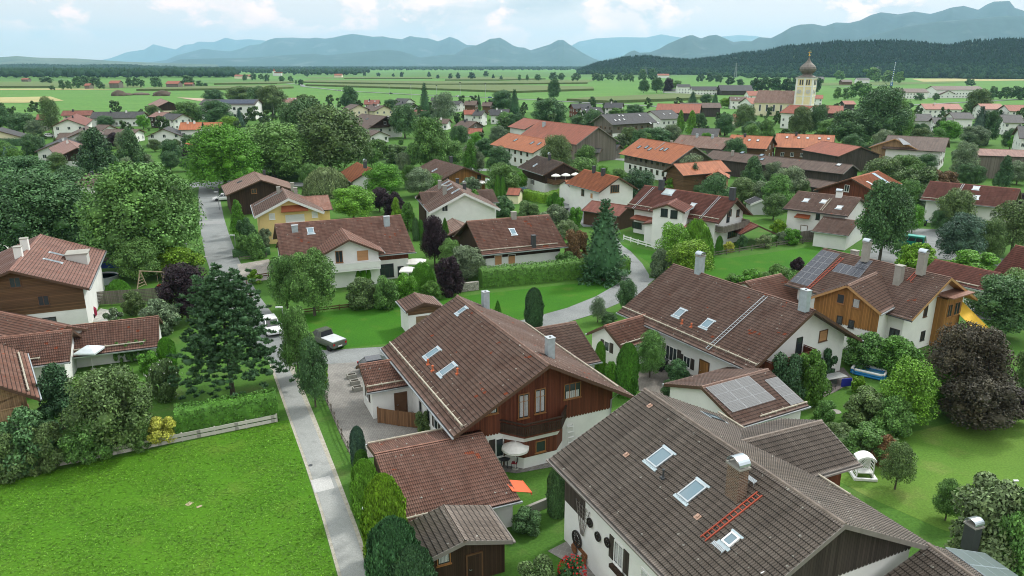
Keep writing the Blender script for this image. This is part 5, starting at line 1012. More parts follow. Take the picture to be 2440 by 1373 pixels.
fb = b.add('flower_box', m.mesh('flower_box', DARKB), M)
# glass brick window lower right of the white wall
p = b.outp('E', 0.42 if b.sA > 0 else 0.58, 1.4); b.win('E', b.hit_wall(1545, 1400, 'E'), 1.4, 1.6, 'c')
# lower roof at the bottom right corner
lr = H('garage', 'low roof at the lower right corner with hooded chimney and glass panels', 'garage', (2213, 1298), (2440, 1460), (2140, 1430), 6.0, 'grey', w=5.0, pitch=26, lod=2, og=0.3, oe=0.3, trim=TRIMG, short='low roof with the hooded chimney', gut=TRIMG, wf=5.6, wall=WHITE)
lr.chimney('F', 2312, 1293, 0.7, 0.6, 1.2, 'dark', 'barrelx'); lr.panels('F', ((2250, 1308), (2370, 1395), (2345, 1322)), 2, 3, glassy('old_glass', (0.16, 0.2, 0.2), 0.3), STEELP)
# --- right house behind
r1 = H('house', 'white house with ivy round its balcony, brown roof with red patches and long roof ladder', 'house', (1943, 740), (1605, 630), (1790, 887), 8.1, 'brown', lod=2, og=1.3, oe=1.0, short='ivy clad house', logs=[('E', 0.9, 0.0, 1.0)])
r1.skylight('E', 1620, 747, 1.0, 1.15); r1.skylight('E', 1686, 773, 1.0, 1.15); r1.vent('E', 1625, 772, TERRA, 0.35); r1.vent('E', 1647, 780, TERRA, 0.35); r1.ladder('E', (1826, 708), (1686, 834), 0.42, ZINC)
r1.chimney('F', 1666, 650, 0.75, 0.75, 1.9, 'metal', 'barrel'); r1.chimney('F', 1916, 728, 0.85, 0.6, 1.5, 'metal', 'open')
r1.clad('E', 2.9, REDB); r1.doorpx('E', 1677, 892, 1.15, 2.0, OAKB); r1.winpx('E', 1637, 862, 1.0, 1.15, 's'); r1.winpx('E', 1600, 843, 1.7, 1.6, 's')
r1.winpx('A', 1961, 800, 1.25, 1.2, 'O'); r1.win('A', r1.hit_wall(1903, 827, 'A'), 0.85, 2.0, 'd', 'balcony_door')
r1.balcony('A', 0.10, 0.55, 3.1, 1.5, REDB)
wa = H('annex', 'white annex with hipped brown roof between the two brown roofed houses', 'annex', (1440, 777), (1508, 758), (1484, 833), 4.2, 'rbrown', lod=2, og=0.4, oe=0.4, short='white annex with brown roof', L=9, logs=[('E', 0.5, 0.2, 1)], wf=2.6)
wa.win('A', wa.outp('A', 0.5, 1.9), 0.8, 1.1, 's')
sg = H('garage', 'garage with two fields of grey solar panels on its brown roof', 'garage', (1830, 880), (1672, 922), (1928, 968), 4.4, 'brown', lod=2, og=0.3, oe=0.5, short='garage with the solar roof', gut=ZINC, logs=[('E', 0.35, 0.0, 0.7)])
sg.panels('E', ((1681, 926), (1783, 898), (1745, 985)), 3, 3); sg.panels('E', ((1821, 908), (1851, 900), (1884, 968)), 1, 3)
sg.chimney('E', 0, 0, at=Vector((0, 0, -50))) if False else None
H('garage', 'reddish garage roof between the ivy clad house and the solar panels', 'garage', (1861, 653), (1775, 672), (1935, 712), 4.7, 'rbrown', lod=2, og=0.3, oe=0.4, w=5.0, pitch=24, short='reddish garage roof')
# --- house with solar roof
r2 = H('house', 'white house with honey coloured boarded gable, solar panels and yellow awning', 'house', (2268, 663), (1963, 593), (2172, 764), 8.1, 'brown', lod=2, og=1.2, oe=0.8, trim=TRIMY, short='house with the honey boarded gable', gut=DARKM)
r2.panels('E', ((1958, 597), (2002, 607), (1883, 672)), 3, 6, SOLARD); r2.panels('E', ((2000, 628), (2065, 643), (1983, 648)), 4, 1, SOLARD); r2.panels('E', ((1994, 632), (2060, 649), (1978, 650)), 4, 1) if False else None
r2.panels('E', ((2051, 618), (2080, 624), (2033, 640)), 2, 2, SOLARD)
r2.chimney('F', 2034, 622, 0.8, 0.6, 1.3, 'plaster', 'flat'); r2.chimney('F', 2062, 612, 0.7, 0.7, 1.7, 'plaster', 'barrel'); r2.chimney('E', 2139, 675, 0.75, 0.75, 2.0, 'plaster', 'flat'); r2.chimney('F', 2195, 642, 0.75, 0.75, 1.8, 'plaster', 'barrel')
r2.ladder('E', (2008, 616), (1925, 690), 0.4, LADR); r2.ladder('E', (2186, 650), (2165, 672), 0.4, LADR)
r2w = H('wing', None, None, (2019, 680), (2075, 655), (2100, 748), 7.4, 'brown', lod=2, og=0.5, oe=0.35, parent=r2, trim=TRIMY, L=7.5)
r2w.clad('A', 2.9, OAKB, True); r2w.winpx('A', 2004, 712, 0.85, 1.1, 'o'); r2w.winpx('A', 2041, 723, 0.85, 1.1, 'o'); curtain_rows(r2w, 'A', 2041, 723, 0.6, 0.9)
for (x, y) in ((2001, 762), (2029, 772)): r2w.winpx('A', x, y, 0.6, 0.9, 'd')
r2w.doorpx('A', 2068, 790, 1.0, 2.0, FRB)
r2.winpx('E', 2131, 797, 1.1, 1.3, 'd'); r2.winpx('A', 2205, 742, 0.7, 1.3, 'b'); r2.winpx('A', 2198, 800, 0.8, 1.1, 'd')
p0 = r2.hit_wall(2246, 740, 'A'); X = r2.endx('A'); sg_ = 1 if X > 0 else -1; m = MB(); y = p0.y
m.box(X, y - 1.7, 0, X + sg_ * 1.1, y + 1.7, 5.6) if sg_ > 0 else m.box(X - 1.1, y - 1.7, 0, X, y + 1.7, 5.6); ob = r2.add('oriel', m.mesh('oriel', OAKB))
for (yy, zz, ww, hh) in ((y - 0.7, 4.2, 1.2, 1.5), (y + 0.8, 4.2, 1.0, 1.5), (y - 0.7, 1.3, 1.0, 2.0), (y + 0.7, 1.3, 1.0, 2.0)): r2.win('A', Vector((X + sg_ * 1.1, yy, zz)), ww, hh, 'o')
m = MB(); m.box(min(X, X + sg_ * 2.0), y - 2.2, 5.6, max(X, X + sg_ * 2.0), y + 2.2, 5.72, 0, Matrix.Translation((0, 0, 0.35)) ); r2.add('oriel_roof', m.mesh('oriel_roof', roofmat('rbrown', 0)))
# --- left cluster
l1 = H('house', 'house with rose tiled roof, brown boarded gable and white box dormer at the left edge', 'house', (23, 645), (97, 559), (213, 688), 8.2, 'rose', lod=2, og=0.8, oe=0.8, short='rose roofed house with the box dormer', gut=ZINC)
l1.clad('A', 2.7, MIDB); l1.winpx('A', 36, 673, 1.1, 1.2, 'b'); l1.winpx('A', 104, 716, 1.1, 1.2, 'b'); l1.winpx('A', 118, 765, 1.4, 0.9, 'd')
l1.skylight('E', 137, 607, 0.55, 1.7); l1.skylight('E', 125, 623, 0.55, 1.8); l1.chimney('F', 62, 597, 0.8, 0.8, 1.5, 'white', 'flat'); l1.chimney('F', 46, 614, 0.8, 0.8, 1.3, 'white', 'flat')
p = l1.hit_roof(190, 622, 'E'); m = MB(); m.box(-1.2, -1.3, -0.6, 1.2, 1.0, 1.1, 0, Matrix.Translation(p)); m.box(-1.3, -1.4, 1.1, 1.3, 1.2, 1.22, 1, Matrix.Translation(p)); l1.add('dormer', m.mesh('dormer', [plaster('grey_render', (0.55, 0.55, 0.52)), CONC]), None, l1.roof)
l2 = H('garage', 'long low outbuilding with red-brown tiled roof and vine covered white wall', 'outbuilding', (378, 754), (150, 779), (379, 826), 3.7, 'rbrown', lod=2, og=0.3, oe=1.1, short='low outbuilding with the vine wall', logs=[('E', 0.8, 0.15, 1)])
l3 = H('house', 'reddish tiled roof joining the low outbuilding at the left edge', 'house', (172, 786), (-60, 812), (165, 862), 4.9, 'rbrown', lod=2, og=0.6, oe=0.8, short='reddish roof at the left edge', logs=[('E', 0.8, 0.3, 0.98)])
l4 = H('house', 'house at the left edge with carved balcony under its red tiled gable roof', 'house', (-50, 905), (-62, 800), (95, 950), 6.9, 'rbrown', lod=2, og=1.0, oe=0.9, short='house with the left edge gable', wf=7, logs=[('E', 0.9, 0.1, 0.95)])
l4.clad('A', 3.2, PALEB); l4.balcony('A', 0.5, 0.95, 3.0, 1.0, PALEB); l4.winpx('E', 70, 985, 0.9, 1.3, 'b'); l4.winpx('A', 8, 1008, 1.3, 1.2, 'b')
l5 = H('house', 'red tiled roof with metal roof ladder behind the left outbuildings', 'house', (-40, 735), (160, 778), (-60, 795), 4.4, 'rbrown', w=2.6, pitch=26, lod=2, og=0.3, oe=0.5, short='red roof with metal ladder'); 
# ------------------------------------------------------------ middle ground houses
m1 = H('house', 'brown tiled house with white cross gable, orange blind and two metal chimneys', 'house', (955, 513), (655, 535), (990, 601), 7.8, 'rbrown', lod=2, og=0.9, oe=0.9, short='house with the white cross gable', logs=[('E', 0.9, 0.66, 1.0)])
m1.chimney('E', 703, 552, 0.85, 0.6, 0.9, 'metal', 'flat'); m1.chimney('E', 922, 538, 0.85, 0.6, 1.4, 'metal', 'flat'); m1.skylight('E', 740, 551, 0.95, 1.3); m1.clad('A', 2.8, REDB); m1.clad('E', 2.9, REDB, y0=None)
m1w = H('wing', None, None, (832, 571), (812, 543), (916, 602), 7.0, 'rbrown', lod=2, og=0.8, oe=0.7, parent=m1, L=8)
m1w.winpx('A', 864, 609, 1.7, 1.6, 'B'); m1w.winpx('A', 808, 612, 1.0, 1.7, 'o'); m1w.balcony('A', 0.15, 1.0, 2.7, 1.2, WHITE); m1.winpx('E', 922, 645, 2.0, 2.0, 'd'); m1.winpx('E', 955, 650, 0.9, 2.0, 'd')
m1p = H('wing', None, None, (660, 578), (685, 574), (642, 612), 3.6, 'rbrown', w=2.6, pitch=26, ang=23, lod=1, og=0.2, oe=0.3, parent=m1, L=5)
m2 = H('house', 'yellow gabled house with white bargeboards and small brown canopy', 'house', (687, 473), (666, 437), (606, 517), 8.0, 'brown', lod=2, og=0.9, oe=0.8, wall=YELLOW, trim=TRIMW, short='yellow gabled house', L=12)
m2.chimney('E', 664, 462, 0.7, 0.6, 1.2, 'plaster', 'flat'); m2.chimney('F', 697, 448, 0.7, 0.6, 1.0, 'plaster', 'flat'); m2.chimney('F', 705, 463, 0.6, 0.6, 1.2, 'plaster', 'flat')
m2.winpx('A', 648, 516, 1.0, 1.1, 'W'); m2.winpx('A', 750, 511, 1.0, 1.1, 'W'); m2.winpx('A', 703, 520, 3.2, 1.3, 'W'); m2.ladder('E', (672, 456), (606, 492), 0.3); 
p = m2.hit_wall(701, 497, 'A'); M = m2.wallM('A', p); m = MB(); q = [(-2.1, 0, 0.6), (2.1, 0, 0.6), (2.3, 0.9, -0.3), (-2.3, 0.9, -0.3)]; m.face([Vector(v) for v in q][::-1]); m.face([Vector(v) - Vector((0, 0, .1)) for v in q]); m.box(-2.3, 0.85, -0.42, 2.3, 0.92, -0.28); m2.add('canopy', m.mesh('canopy', flat('rust_tile', (0.26, 0.07, 0.025), 0.7)), M)
m2w = H('wing', None, None, (782, 465), (700, 468), (791, 504), 6.8, 'rbrown', w=4.2, pitch=25, ang=23, lod=1, og=0.5, oe=0.6, parent=m2, wall=YELLOW)
m3 = H('house', 'dark boarded house with brown roof beside the street, partly behind the yellow house', 'house', (622, 429), (602, 405), (538, 466), 7.2, 'brown', lod=1, og=1.0, oe=0.8, wall=DARKB, short='dark boarded house by the street', L=14, clad=())
m3.winpx('A', 605, 456, 1.1, 1.0, 'o'); m3.chimney('F', 630, 417, 0.6, 0.6, 1.0, 'dark', 'flat'); m3.skylight('E', 571, 434, 0.8, 1.2)
m4 = H('house', 'small house with bright orange tiled roof behind the weeping tree', 'house', (886, 403), (850, 387), (836, 434), 6.2, 'orange', lod=2, og=0.5, oe=0.6, short='small orange roofed house', wf=5); m4.chimney('F', 870, 395, 0.7, 0.7, 1.0, 'dark', 'barrel')
m5 = H('house', 'timber gabled house with brown roof and umbrella terrace', 'house', (1107, 399), (1036, 379), (1168, 423), 6.2, 'brown', lod=2, og=1.0, oe=0.9, wall=OAKB, short='timber gabled house'); m5.skylight('F', 1036, 406, 0.8, 1.2, SKYG); m5.auto('A', 2, (3.4,), 'b'); m5.chimney('E', 1075, 383, 0.6, 0.6, 0.9, 'dark', 'flat')
m6 = H('house', 'white gabled house with row of four skylights and creeper on its gable', 'house', (1107, 460), (1066, 427), (1022, 507), 8.0, 'brown', lod=2, og=0.9, oe=0.7, trim=TRIMW, short='house with four skylights')
for (x, y) in ((1062, 437), (1067, 444), (1070, 452), (1087, 456)): m6.skylight('E', x, y, 0.75, 1.5)
m6.chimney('E', 1048, 450, 0.7, 0.6, 1.6, 'plaster', 'flat'); m6.chimney('E', 1060, 464, 0.7, 0.7, 1.7, 'plaster', 'flat'); m6.chimney('F', 1107, 452, 0.6, 0.6, 1.2, 'dark', 'barrel'); m6.chimney('F', 1090, 438, 0.6, 0.6, 1.0, 'dark', 'flat')
m6.winpx('A', 1060, 496, 1.1, 1.2, 'w'); m6w = H('wing', None, None, (999, 459), (1055, 457), (1012, 494), 6.6, 'brown', w=3.6, pitch=25, ang=18, lod=2, og=0.4, oe=0.4, parent=m6, wall=DARKB); m6x = H('wing', None, None, (1174, 452), (1118, 452), (1180, 486), 6.2, 'brown', w=4.0, pitch=25, ang=18, lod=2, og=0.4, oe=0.4, parent=m6)
m7 = H('house', 'brown roofed house with dark boarded gable, orange shutters and hedge in front', 'house', (1308, 512), (1112, 528), (1352, 588), 7.4, 'rbrown', lod=2, og=0.8, oe=0.9, short='house behind the long hedge', logs=[('E', 0.8, 0.1, 1)])
m7.clad('B', 2.6, DARKB); m7.clad('E', 2.9, DARKB); m7.skylight('E', 1222, 553, 0.9, 1.3); m7.chimney('E', 1224, 521, 0.75, 0.6, 1.0, 'plaster', 'flat'); m7.chimney('E', 1271, 588, 0.6, 0.6, 1.7, 'dark', 'flat'); m7.winpx('E', 1187, 620, 1.2, 1.5, 'B'); m7.winpx('E', 1219, 618, 1.2, 1.5, 'B')
m7b = H('carport', 'small brown roofed carport joined to the dark boarded gable', 'carport', (1078, 520), (1105, 541), (1060, 548), 4.6, 'brown', w=2.6, pitch=25, lod=1, og=0.3, oe=0.5, wall=DARKB, short='small carport roof')
m8 = H('house', 'chalet with dark boarded upper floor and white umbrellas on its balcony', 'house', (1343, 388), (1279, 371), (1294, 418), 7.6, 'greybrown', lod=2, og=0.9, oe=1.0, short='chalet with balcony umbrellas'); m8.clad('A', 2.7, DARKB); m8.clad('E', 2.7, DARKB); m8.winpx('E', 1251, 428, 1.1, 1.2, 's'); m8.winpx('E', 1269, 434, 1.1, 1.2, 's'); m8.chimney('F', 1309, 378, 0.6, 0.6, 1.0, 'dark', 'barrel'); m8.balcony('A', 0.05, 0.95, 3.0, 3.4, MIDB); m8.skylight('E', 1276, 394, 0.8, 1.0)
m9 = H('house', 'white house with orange tiled roof and two dark chimneys', 'house', (1476, 423), (1392, 404), (1427, 459), 8.0, 'orange', lod=2, og=0.9, oe=0.7, short='orange roofed house with two dark chimneys'); m9.chimney('E', 1415, 412, 0.6, 0.6, 1.4, 'dark', 'flat'); m9.chimney('E', 1437, 418, 0.7, 0.7, 1.4, 'dark', 'flat'); m9.winpx('E', 1389, 459, 1.1, 1.4, 'b'); m9.winpx('A', 1465, 450, 2.2, 1.6, 'o')
m9w = H('wing', None, None, (1345, 430), (1380, 421), (1362, 463), 5.2, 'orange', w=3.0, pitch=24, ang=27, lod=1, og=0.3, oe=0.4, parent=m9)
m9.winpx('E', 1410, 467, 1.0, 1.2, 'B')
m10 = H('house', 'large white house with dark red tiled roof, white eyebrow dormer gable and two roof ladders', 'house', (1758, 474), (1536, 442), (1712, 532), 8.2, 'wine', lod=2, og=1.3, oe=1.0, short='white house with the dark red roof', gut=TRIM, logs=[('E', 0.8, 0.02, 0.4), ('E', 0.8, 0.6, 1.0)])
m10.ladder('E', (1558, 448), (1508, 498), 0.4); m10.ladder('E', (1716, 470), (1668, 522), 0.4); m10.skylight('E', 1594, 458, 2.2, 1.4, glassy('milk_glass', (0.45, 0.52, 0.52), 0.15)); m10.skylight('E', 1650, 491, 1.0, 1.2, glassy('pale_glass', (0.5, 0.52, 0.52), 0.2)); m10.chimney('F', 1576, 445, 0.9, 0.7, 1.2, 'dark', 'flat'); m10.chimney('F', 1745, 468, 0.9, 0.7, 1.4, 'dark', 'flat')
m10w = H('wing', None, None, (1590, 487), (1618, 470), (1632, 507), 7.6, 'wine', lod=2, og=0.5, oe=0.5, parent=m10, L=6); m10w.winpx('A', 1583, 507, 1.2, 1.4, 'd'); m10w.winpx('A', 1606, 511, 1.2, 1.4, 'd')
m10p = H('wing', None, None, (1583, 528), (1600, 520), (1636, 545), 4.3, 'wine', lod=1, og=0.4, oe=0.3, parent=m10, L=5); m10p.winpx('A', 1572, 549, 0.9, 1.4, 'd'); m10p.winpx('A', 1588, 551, 0.9, 1.4, 'd'); m10.winpx('E', 1518, 537, 2.2, 1.2, 'd'); m10.winpx('E', 1547, 541, 0.9, 1.1, 'd')
m10.winpx('A', 1735, 516, 0.9, 2.0, 'd'); m10.winpx('A', 1758, 508, 1.0, 1.3, 'b'); m10.winpx('A', 1745, 555, 3.0, 1.6, 'b'); m10.balcony('A', 0.03, 0.97, 3.0, 1.6, GREYB)
m10.auto('A', 1, (5.6,), 'b')
m = MB(); q0 = m10.outp('E', 0.02, 0); q1 = m10.outp('E', 0.50, 0); xa, xb = sorted((q0.x, q1.x)); Y = q0.y
m.face([(xa, Y, 3.45), (xa, Y + 1.7, 2.95), (xb, Y + 1.7, 2.95), (xb, Y, 3.45)], 0, [(0, 0), (0, 1.8), (xb - xa, 1.8), (xb - xa, 0)]); m.box(xa, Y + 1.62, 2.75, xb, Y + 1.72, 2.94, 1); m.face([(xa, Y, 3.3), (xb, Y, 3.3), (xb, Y + 1.65, 2.8), (xa, Y + 1.65, 2.8)], 1); m10.add('pent_roof', m.mesh('pent_roof', [roofmat('red', 1), TRIM]))
m10c = H('wing', None, None, (1768, 520), (1808, 538), (1800, 560) if False else (1790, 541), 3.6, 'wine', lod=1, og=0.2, oe=1.2, parent=m10, w=3.2, walls=False)
m10g = H('garage', 'garage with dark red roof and brown gate left of the white dark red roofed house', 'garage', (1500, 491), (1410, 478), (1490, 526), 4.3, 'wine', w=3.4, pitch=24, lod=1, og=0.3, oe=0.4, wall=TRIM, short='garage with brown gate')
m11 = H('farmhouse', 'long farmhouse with bright orange roof, white and weathered timber walls', 'farmhouse', (1656, 349), (1526, 329), (1599, 391), 9.5, 'orange', lod=1, og=1.6, oe=1.1, short='orange roofed farmhouse', trim=TRIMG); m11.clad('A', 4.2, GREYB); m11.clad('E', 2.9, GREYB, y0=None)
for (x, y) in ((1523, 351), (1541, 351), (1549, 356), (1577, 356), (1587, 357)): m11.skylight('E', x, y, 1.0, 1.4)
m11.ladder('E', (1585, 340), (1560, 358), 0.4); m11.auto('E', 7, (2.0, 4.6), 'b'); m11.balcony('A', 0.1, 0.9, 3.2, 1.3, GREYB); m11.chimney('F', 1600, 342, 0.6, 0.6, 0.8, 'plaster')
m12 = H('house', 'timber house with orange roof and small front gable beside the dark fir', 'house', (1604, 391), (1718, 382), (1628, 419), 7.2, 'orange', lod=1, og=0.8, oe=0.7, wall=MIDB, short='orange roofed timber house'); m12w = H('wing', None, None, (1711, 409), (1716, 392), (1738, 425), 5.6, 'orange', lod=1, og=0.5, oe=0.3, parent=m12, wall=PALEB, L=6); m12w.winpx('A', 1711, 421, 0.9, 1.2, 'b')
m13 = H('barn', 'long low brown roofed barn with dark timber wall and single skylight', 'barn', (2033, 393), (1700, 358), (2009, 415), 6.2, 'greybrown', lod=1, og=0.6, oe=0.5, wall=NEARB, short='long brown barn', trim=TRIMG); m13.skylight('E', 1999, 393, 1.2, 1.2, glassy('pale_glass', (0.5, 0.52, 0.52), 0.2))
for (x, y) in ((1769, 364), (1792, 378), (1815, 370), (1816, 380)): m13.skylight('E', x, y, 1.1, 1.2)
m13.chimney('E', 1745, 371, 0.6, 0.6, 1.4, 'plaster', 'flat')
m13b = H('lean_to', 'low moss covered lean-to in front of the long brown barn', 'lean-to', (1920, 425), (2020, 438), (1916, 436), 3.6, 'greybrown', lod=1, og=0.2, oe=0.2, wall=NEARB, w=3)
m14 = H('barn', 'black boarded barn with broad salmon red roof and white car beside it', 'barn', (2053, 350), (1960, 336), (1998, 373), 7.2, 'brick', lod=1, og=0.5, oe=0.5, wall=NEARB, short='black boarded barn')
m15 = H('house', 'dark red boarded house with orange-red roof and long skylight strip', 'house', (2028, 425), (2093, 407), (2058, 447), 7.0, 'orange', w=5.5, pitch=24, lod=2, og=0.9, oe=0.6, wall=REDB, short='dark red boarded house', wf=7.5); m15.winpx('A', 2018, 449, 1.0, 1.5, 'w'); m15.panels('E', ((2076, 414), (2083, 413), (2115, 439)), 1, 4, glassy('blue_strip', (0.25, 0.36, 0.42), 0.2)); m15.skylight('E', 2072, 437, 0.8, 1.2, glassy('pale_glass', (0.5, 0.52, 0.52), 0.2))
m16 = H('house', 'white house with grey-brown roof, roof ladder and small tiled door canopy', 'house', (1902, 456), (2052, 472), (1866, 497), 7.2, 'brown', lod=2, og=0.6, oe=0.8, short='white house with the door canopy', gut=DARKM, logs=[])
for (x, y) in ((1921, 478), (1963, 481), (2000, 495)): m16.skylight('E', x, y, 0.95, 1.1, glassy('pale_glass', (0.5, 0.52, 0.52), 0.2))
m16.ladder('E', (1980, 474), (1956, 503), 0.4, LOG); m16.chimney('E', 1999, 470, 1.0, 0.8, 1.0, 'white', 'barrel'); m16.winpx('E', 1949, 516, 0.7, 1.2, 'd'); m16.doorpx('E', 1917, 535, 1.1, 2.1, WHITEP)
p = m16.hit_wall(1915, 517, 'E'); M = m16.wallM('E', p); m = MB(); q = [(-1.2, 0, 0.5), (1.2, 0, 0.5), (1.35, 1.1, 0.0), (-1.35, 1.1, 0.0)]; m.face([Vector(v) for v in q][::-1]); m.face([Vector(v) - Vector((0, 0, .1)) for v in q]); m.box(-1.35, 1.05, -0.12, 1.35, 1.12, 0.02); m16.add('canopy', m.mesh('canopy', MATS['rust_tile']), M)
m16g = H('garage', 'white garage with brown tiled roof beside the tall street maple', 'garage', (1962, 517), (2046, 527), (1934, 551), 4.2, 'brown', lod=2, og=0.3, oe=0.5, short='white garage by the street maple')
m17 = H('house', 'white house with red-brown roof, two white skylights and dark garage front', 'house', (2432, 451), (2216, 432), (2373, 500), 7.4, 'wine', w=6.4, pitch=24, ang=140, lod=2, og=0.9, oe=0.9, short='white house with two white skylights', logs=[('E', 0.6, 0.5, 1)])
for (x, y) in ((2326, 449), (2325, 471)): m17.skylight('E', x, y, 1.1, 1.2, glassy('pale_glass', (0.5, 0.52, 0.52), 0.2))
m17.ladder('E', (2296, 440), (2282, 463), 0.35)
m18 = H('barn', 'long grey boarded barn with rose tin roof at the right edge', 'barn', (2322, 354), (2520, 372), (2318, 369), 7.5, 'rose', lod=1, og=0.3, oe=0.3, wall=GREYB, short='grey boarded barn', w=6, pitch=12, ang=-20)
r3 = H('garage', 'long red-brown garage roof behind the house with solar panels', 'garage', (2228, 619), (2385, 652), (2205, 655), 4.6, 'wine', w=3.8, pitch=24, lod=2, og=0.3, oe=0.4, short='long red-brown garage roof', logs=[('E', 0.5, 0.1, 0.95)]); 
r4 = H('house', 'house with red tiled roof cut by the right edge above the garage roof', 'house', (2420, 585), (2600, 622), (2363, 652), 6.6, 'wine', lod=2, og=0.5, oe=0.6, short='red roofed house at the right edge')
tr = H('transformer_house', 'little white transformer house with brown tiled roof on the lawn', 'transformer house', (1012, 722), (988, 698), (967, 743), 3.9, 'brown', lod=2, og=0.35, oe=0.35, short='little transformer house'); tr.clad('A', 2.5, MIDB)
M = tr.wallM('A', tr.outp('A', 0.42, 1.15)); m = MB(); m.box(-0.7, 0, -1.1, 0.7, 0.05, 1.1); o = tr.add('door', m.mesh('door', flat('tan_door', (0.22, 0.15, 0.09), 0.6)), M)
m = MB(); m.face([(0.13, 0.062, 0.1), (-0.13, 0.062, 0.1), (0, 0.062, 0.33)]); tr.add('warning_sign', m.mesh('warning_sign', flat('sign_yellow', (0.75, 0.55, 0.02), 0.5)), parent=o)
gs = H('garden_house', 'small light grey garden house with white trim behind the dark red roofed house', 'garden house', (1800, 468), (1822, 480), (1767, 480), 3.3, 'dark', lod=1, og=0.3, oe=0.3, wall=plaster('light_grey', (0.5, 0.52, 0.5)), w=2.2, trim=TRIMW, short='light grey garden house', L=4)
# ------------------------------------------------------------ farther village, farms and church
def FH(label, short, A, Bx, ang, zr, w, roof, wall=None, name='house', cat=None, pitch=24, wn=None, side='auto', sk=(), ch=(), clad=(), og=0.8, oe=0.7, lod=None, trim=None, group=None):
    wall = wall or WHITE; lod = (1 if proj(G(A[0], A[1], zr))[2] < 420 else 0) if lod is None else lod
    h = House(name, label, cat or name.replace('_', ' '), A, (Bx, A[1]), None, zr, roof, wall, lod=lod, og=og, oe=oe, w=w, pitch=pitch, ang=ang, short=short, side=side, trim=trim, group=group)
    # which walls look at the camera
    fl = 'E' if h.eye.y > 0 else 'F'; ga = 'A' if h.eye.x * h.sA > 0 else 'B'; h.front, h.gable = fl, ga
    if wn is None:
        he = h.rz(h.w - h.oe); zs = [1.5] + ([4.2] if he > 5.2 else []); h.auto(ga, 3 if h.w > 5 else 2, zs + ([4.2] if he <= 5.2 and zr > 6 else []), 'w' if wall is not DARKB else 'o'); h.auto(fl, max(2, int(h.L / 3.5)), zs, 'w')
    for (z, m) in clad: h.clad(ga, z, m)
    for i, f in enumerate(ch): h.chimney(fl, 0, 0, 0.7, 0.6, 1.0, f, 'flat', at=h.P(fl, (0.25 - 0.5 * i) * h.L * 0.6, 0.9))
    for (fx, sv) in sk: h.skylight(fl, *proj(h.W @ h.P(fl, (fx - 0.5) * h.L, sv))[:2], 0.9, 1.3, glassy('pale_glass', (0.5, 0.52, 0.52), 0.2))
    return h
FH('cream gabled bungalow with grey roof at the left edge', 'cream bungalow', (5, 303), -12, 115, 6.0, 9.0, 'mid', PALEY, pitch=20)
FH('grey boarded house with small red roof left of the birches', 'small red roofed house', (88, 273), 114, 20, 7.5, 5, 'wine', GREYB)
FH('row of low red-brown roofed houses with solar panels', 'low red-brown row', (150, 264), 222, 12, 7.5, 5, 'wine', CREAM, ch=('dark',))
FH('white gabled house with red-brown roof and two shuttered windows', 'white gabled house by the birches', (182, 271), 160, 115, 8.0, 6.5, 'wine', WHITE, ch=('dark',))
s_ = FH('long white row house with grey roof and dark solar panels', 'white row house', (222, 267), 345, 8, 7.0, 6.5, 'mid', WHITE, ch=('dark', 'white'))
s_.panels(s_.front, ((226, 270), (262, 270), (232, 279)), 4, 2, SOLARB, DARKM) if False else None
FH('brown roofed house between the white gable and the row', 'brown roofed house by the row', (262, 298), 234, 160, 6.0, 5, 'greybrown', WHITE)
FH('white house with dark brown roof above the ribbed roof', 'dark brown roofed house', (206, 300), 188, 115, 7.0, 6, 'greybrown', WHITE, ch=('dark',))
FH('long flat brown roof behind the dark spruce', 'long flat brown roof', (252, 308), 332, 2, 5.0, 6, 'greybrown', WHITE, pitch=16)
FH('house with ribbed grey roof and pale gable', 'ribbed grey roof', (153, 327), 138, 115, 6.0, 7.0, 'mid', WHITE, pitch=22, ch=('white',))
FH('small brown roof right behind the ribbed grey roof', 'small brown roof', (142, 317), 178, 10, 5.5, 4.5, 'greybrown', WHITE)
FH('chalet with dark boarded gable, white posts and rose roof', 'chalet with white posts', (184, 352), 160, 125, 7.0, 5.5, 'rose', WHITE, clad=((3.2, DARKB),), ch=('white',))
FH('brown tiled roof showing between the two big street trees', 'roof between the big trees', (213, 413), 256, -28, 5.5, 4.5, 'greybrown', WHITE, ch=('dark',))
FH('white house with dark grey roof and dark garage door', 'dark grey roofed house with garage door', (388, 307), 402, 105, 7.0, 6.5, 'mid', WHITE)
FH('grey roofed house behind the orange roof', 'grey roof behind the orange one', (436, 272), 398, 150, 7.5, 5.5, 'mid', WHITE)
FH('rose roofed house with white chimney behind the leafy trees', 'rose roofed house with white chimney', (404, 268), 372, 150, 7.5, 5, 'rose', DARKB, ch=('white',))
oh = FH('white house with bright orange roof and two white chimneys', 'orange roofed white house', (430, 292), 482, 12, 8.5, 5.5, 'orange', WHITE, ch=('white', 'white'))
FH('low orange roofed part right of the two chimneys', 'low orange roof', (484, 292), 530, 10, 7.0, 4, 'orange', WHITE)
FH('grey roofed terrace house right of the bright orange roof', 'grey terrace house', (472, 312), 512, 30, 6.5, 5, 'mid', WHITE)
FH('big cream house with rose roof and dark balcony gable at the field edge', 'cream house at the field edge', (402, 242), 374, 120, 10.5, 7.5, 'rose', CREAM, clad=((5.5, DARKB),))
sch = FH('white modern building with long solar roof and ribbon windows', 'white school building', (484, 237), 617, 2, 11.0, 8, 'mid', WHITE, name='office_building', cat='building', pitch=18, wn=0)
fs = sch.front; sch.panels(fs, tuple(tuple(proj(sch.W @ sch.P(fs, q * sch.L * (1 if fs == 'E' else -1) * (sch.sA), v))[:2]) for q, v in ((0.20, 0.8), (-0.46, 0.8), (0.20, 7.0))), 14, 4, SOLARB, DARKM)
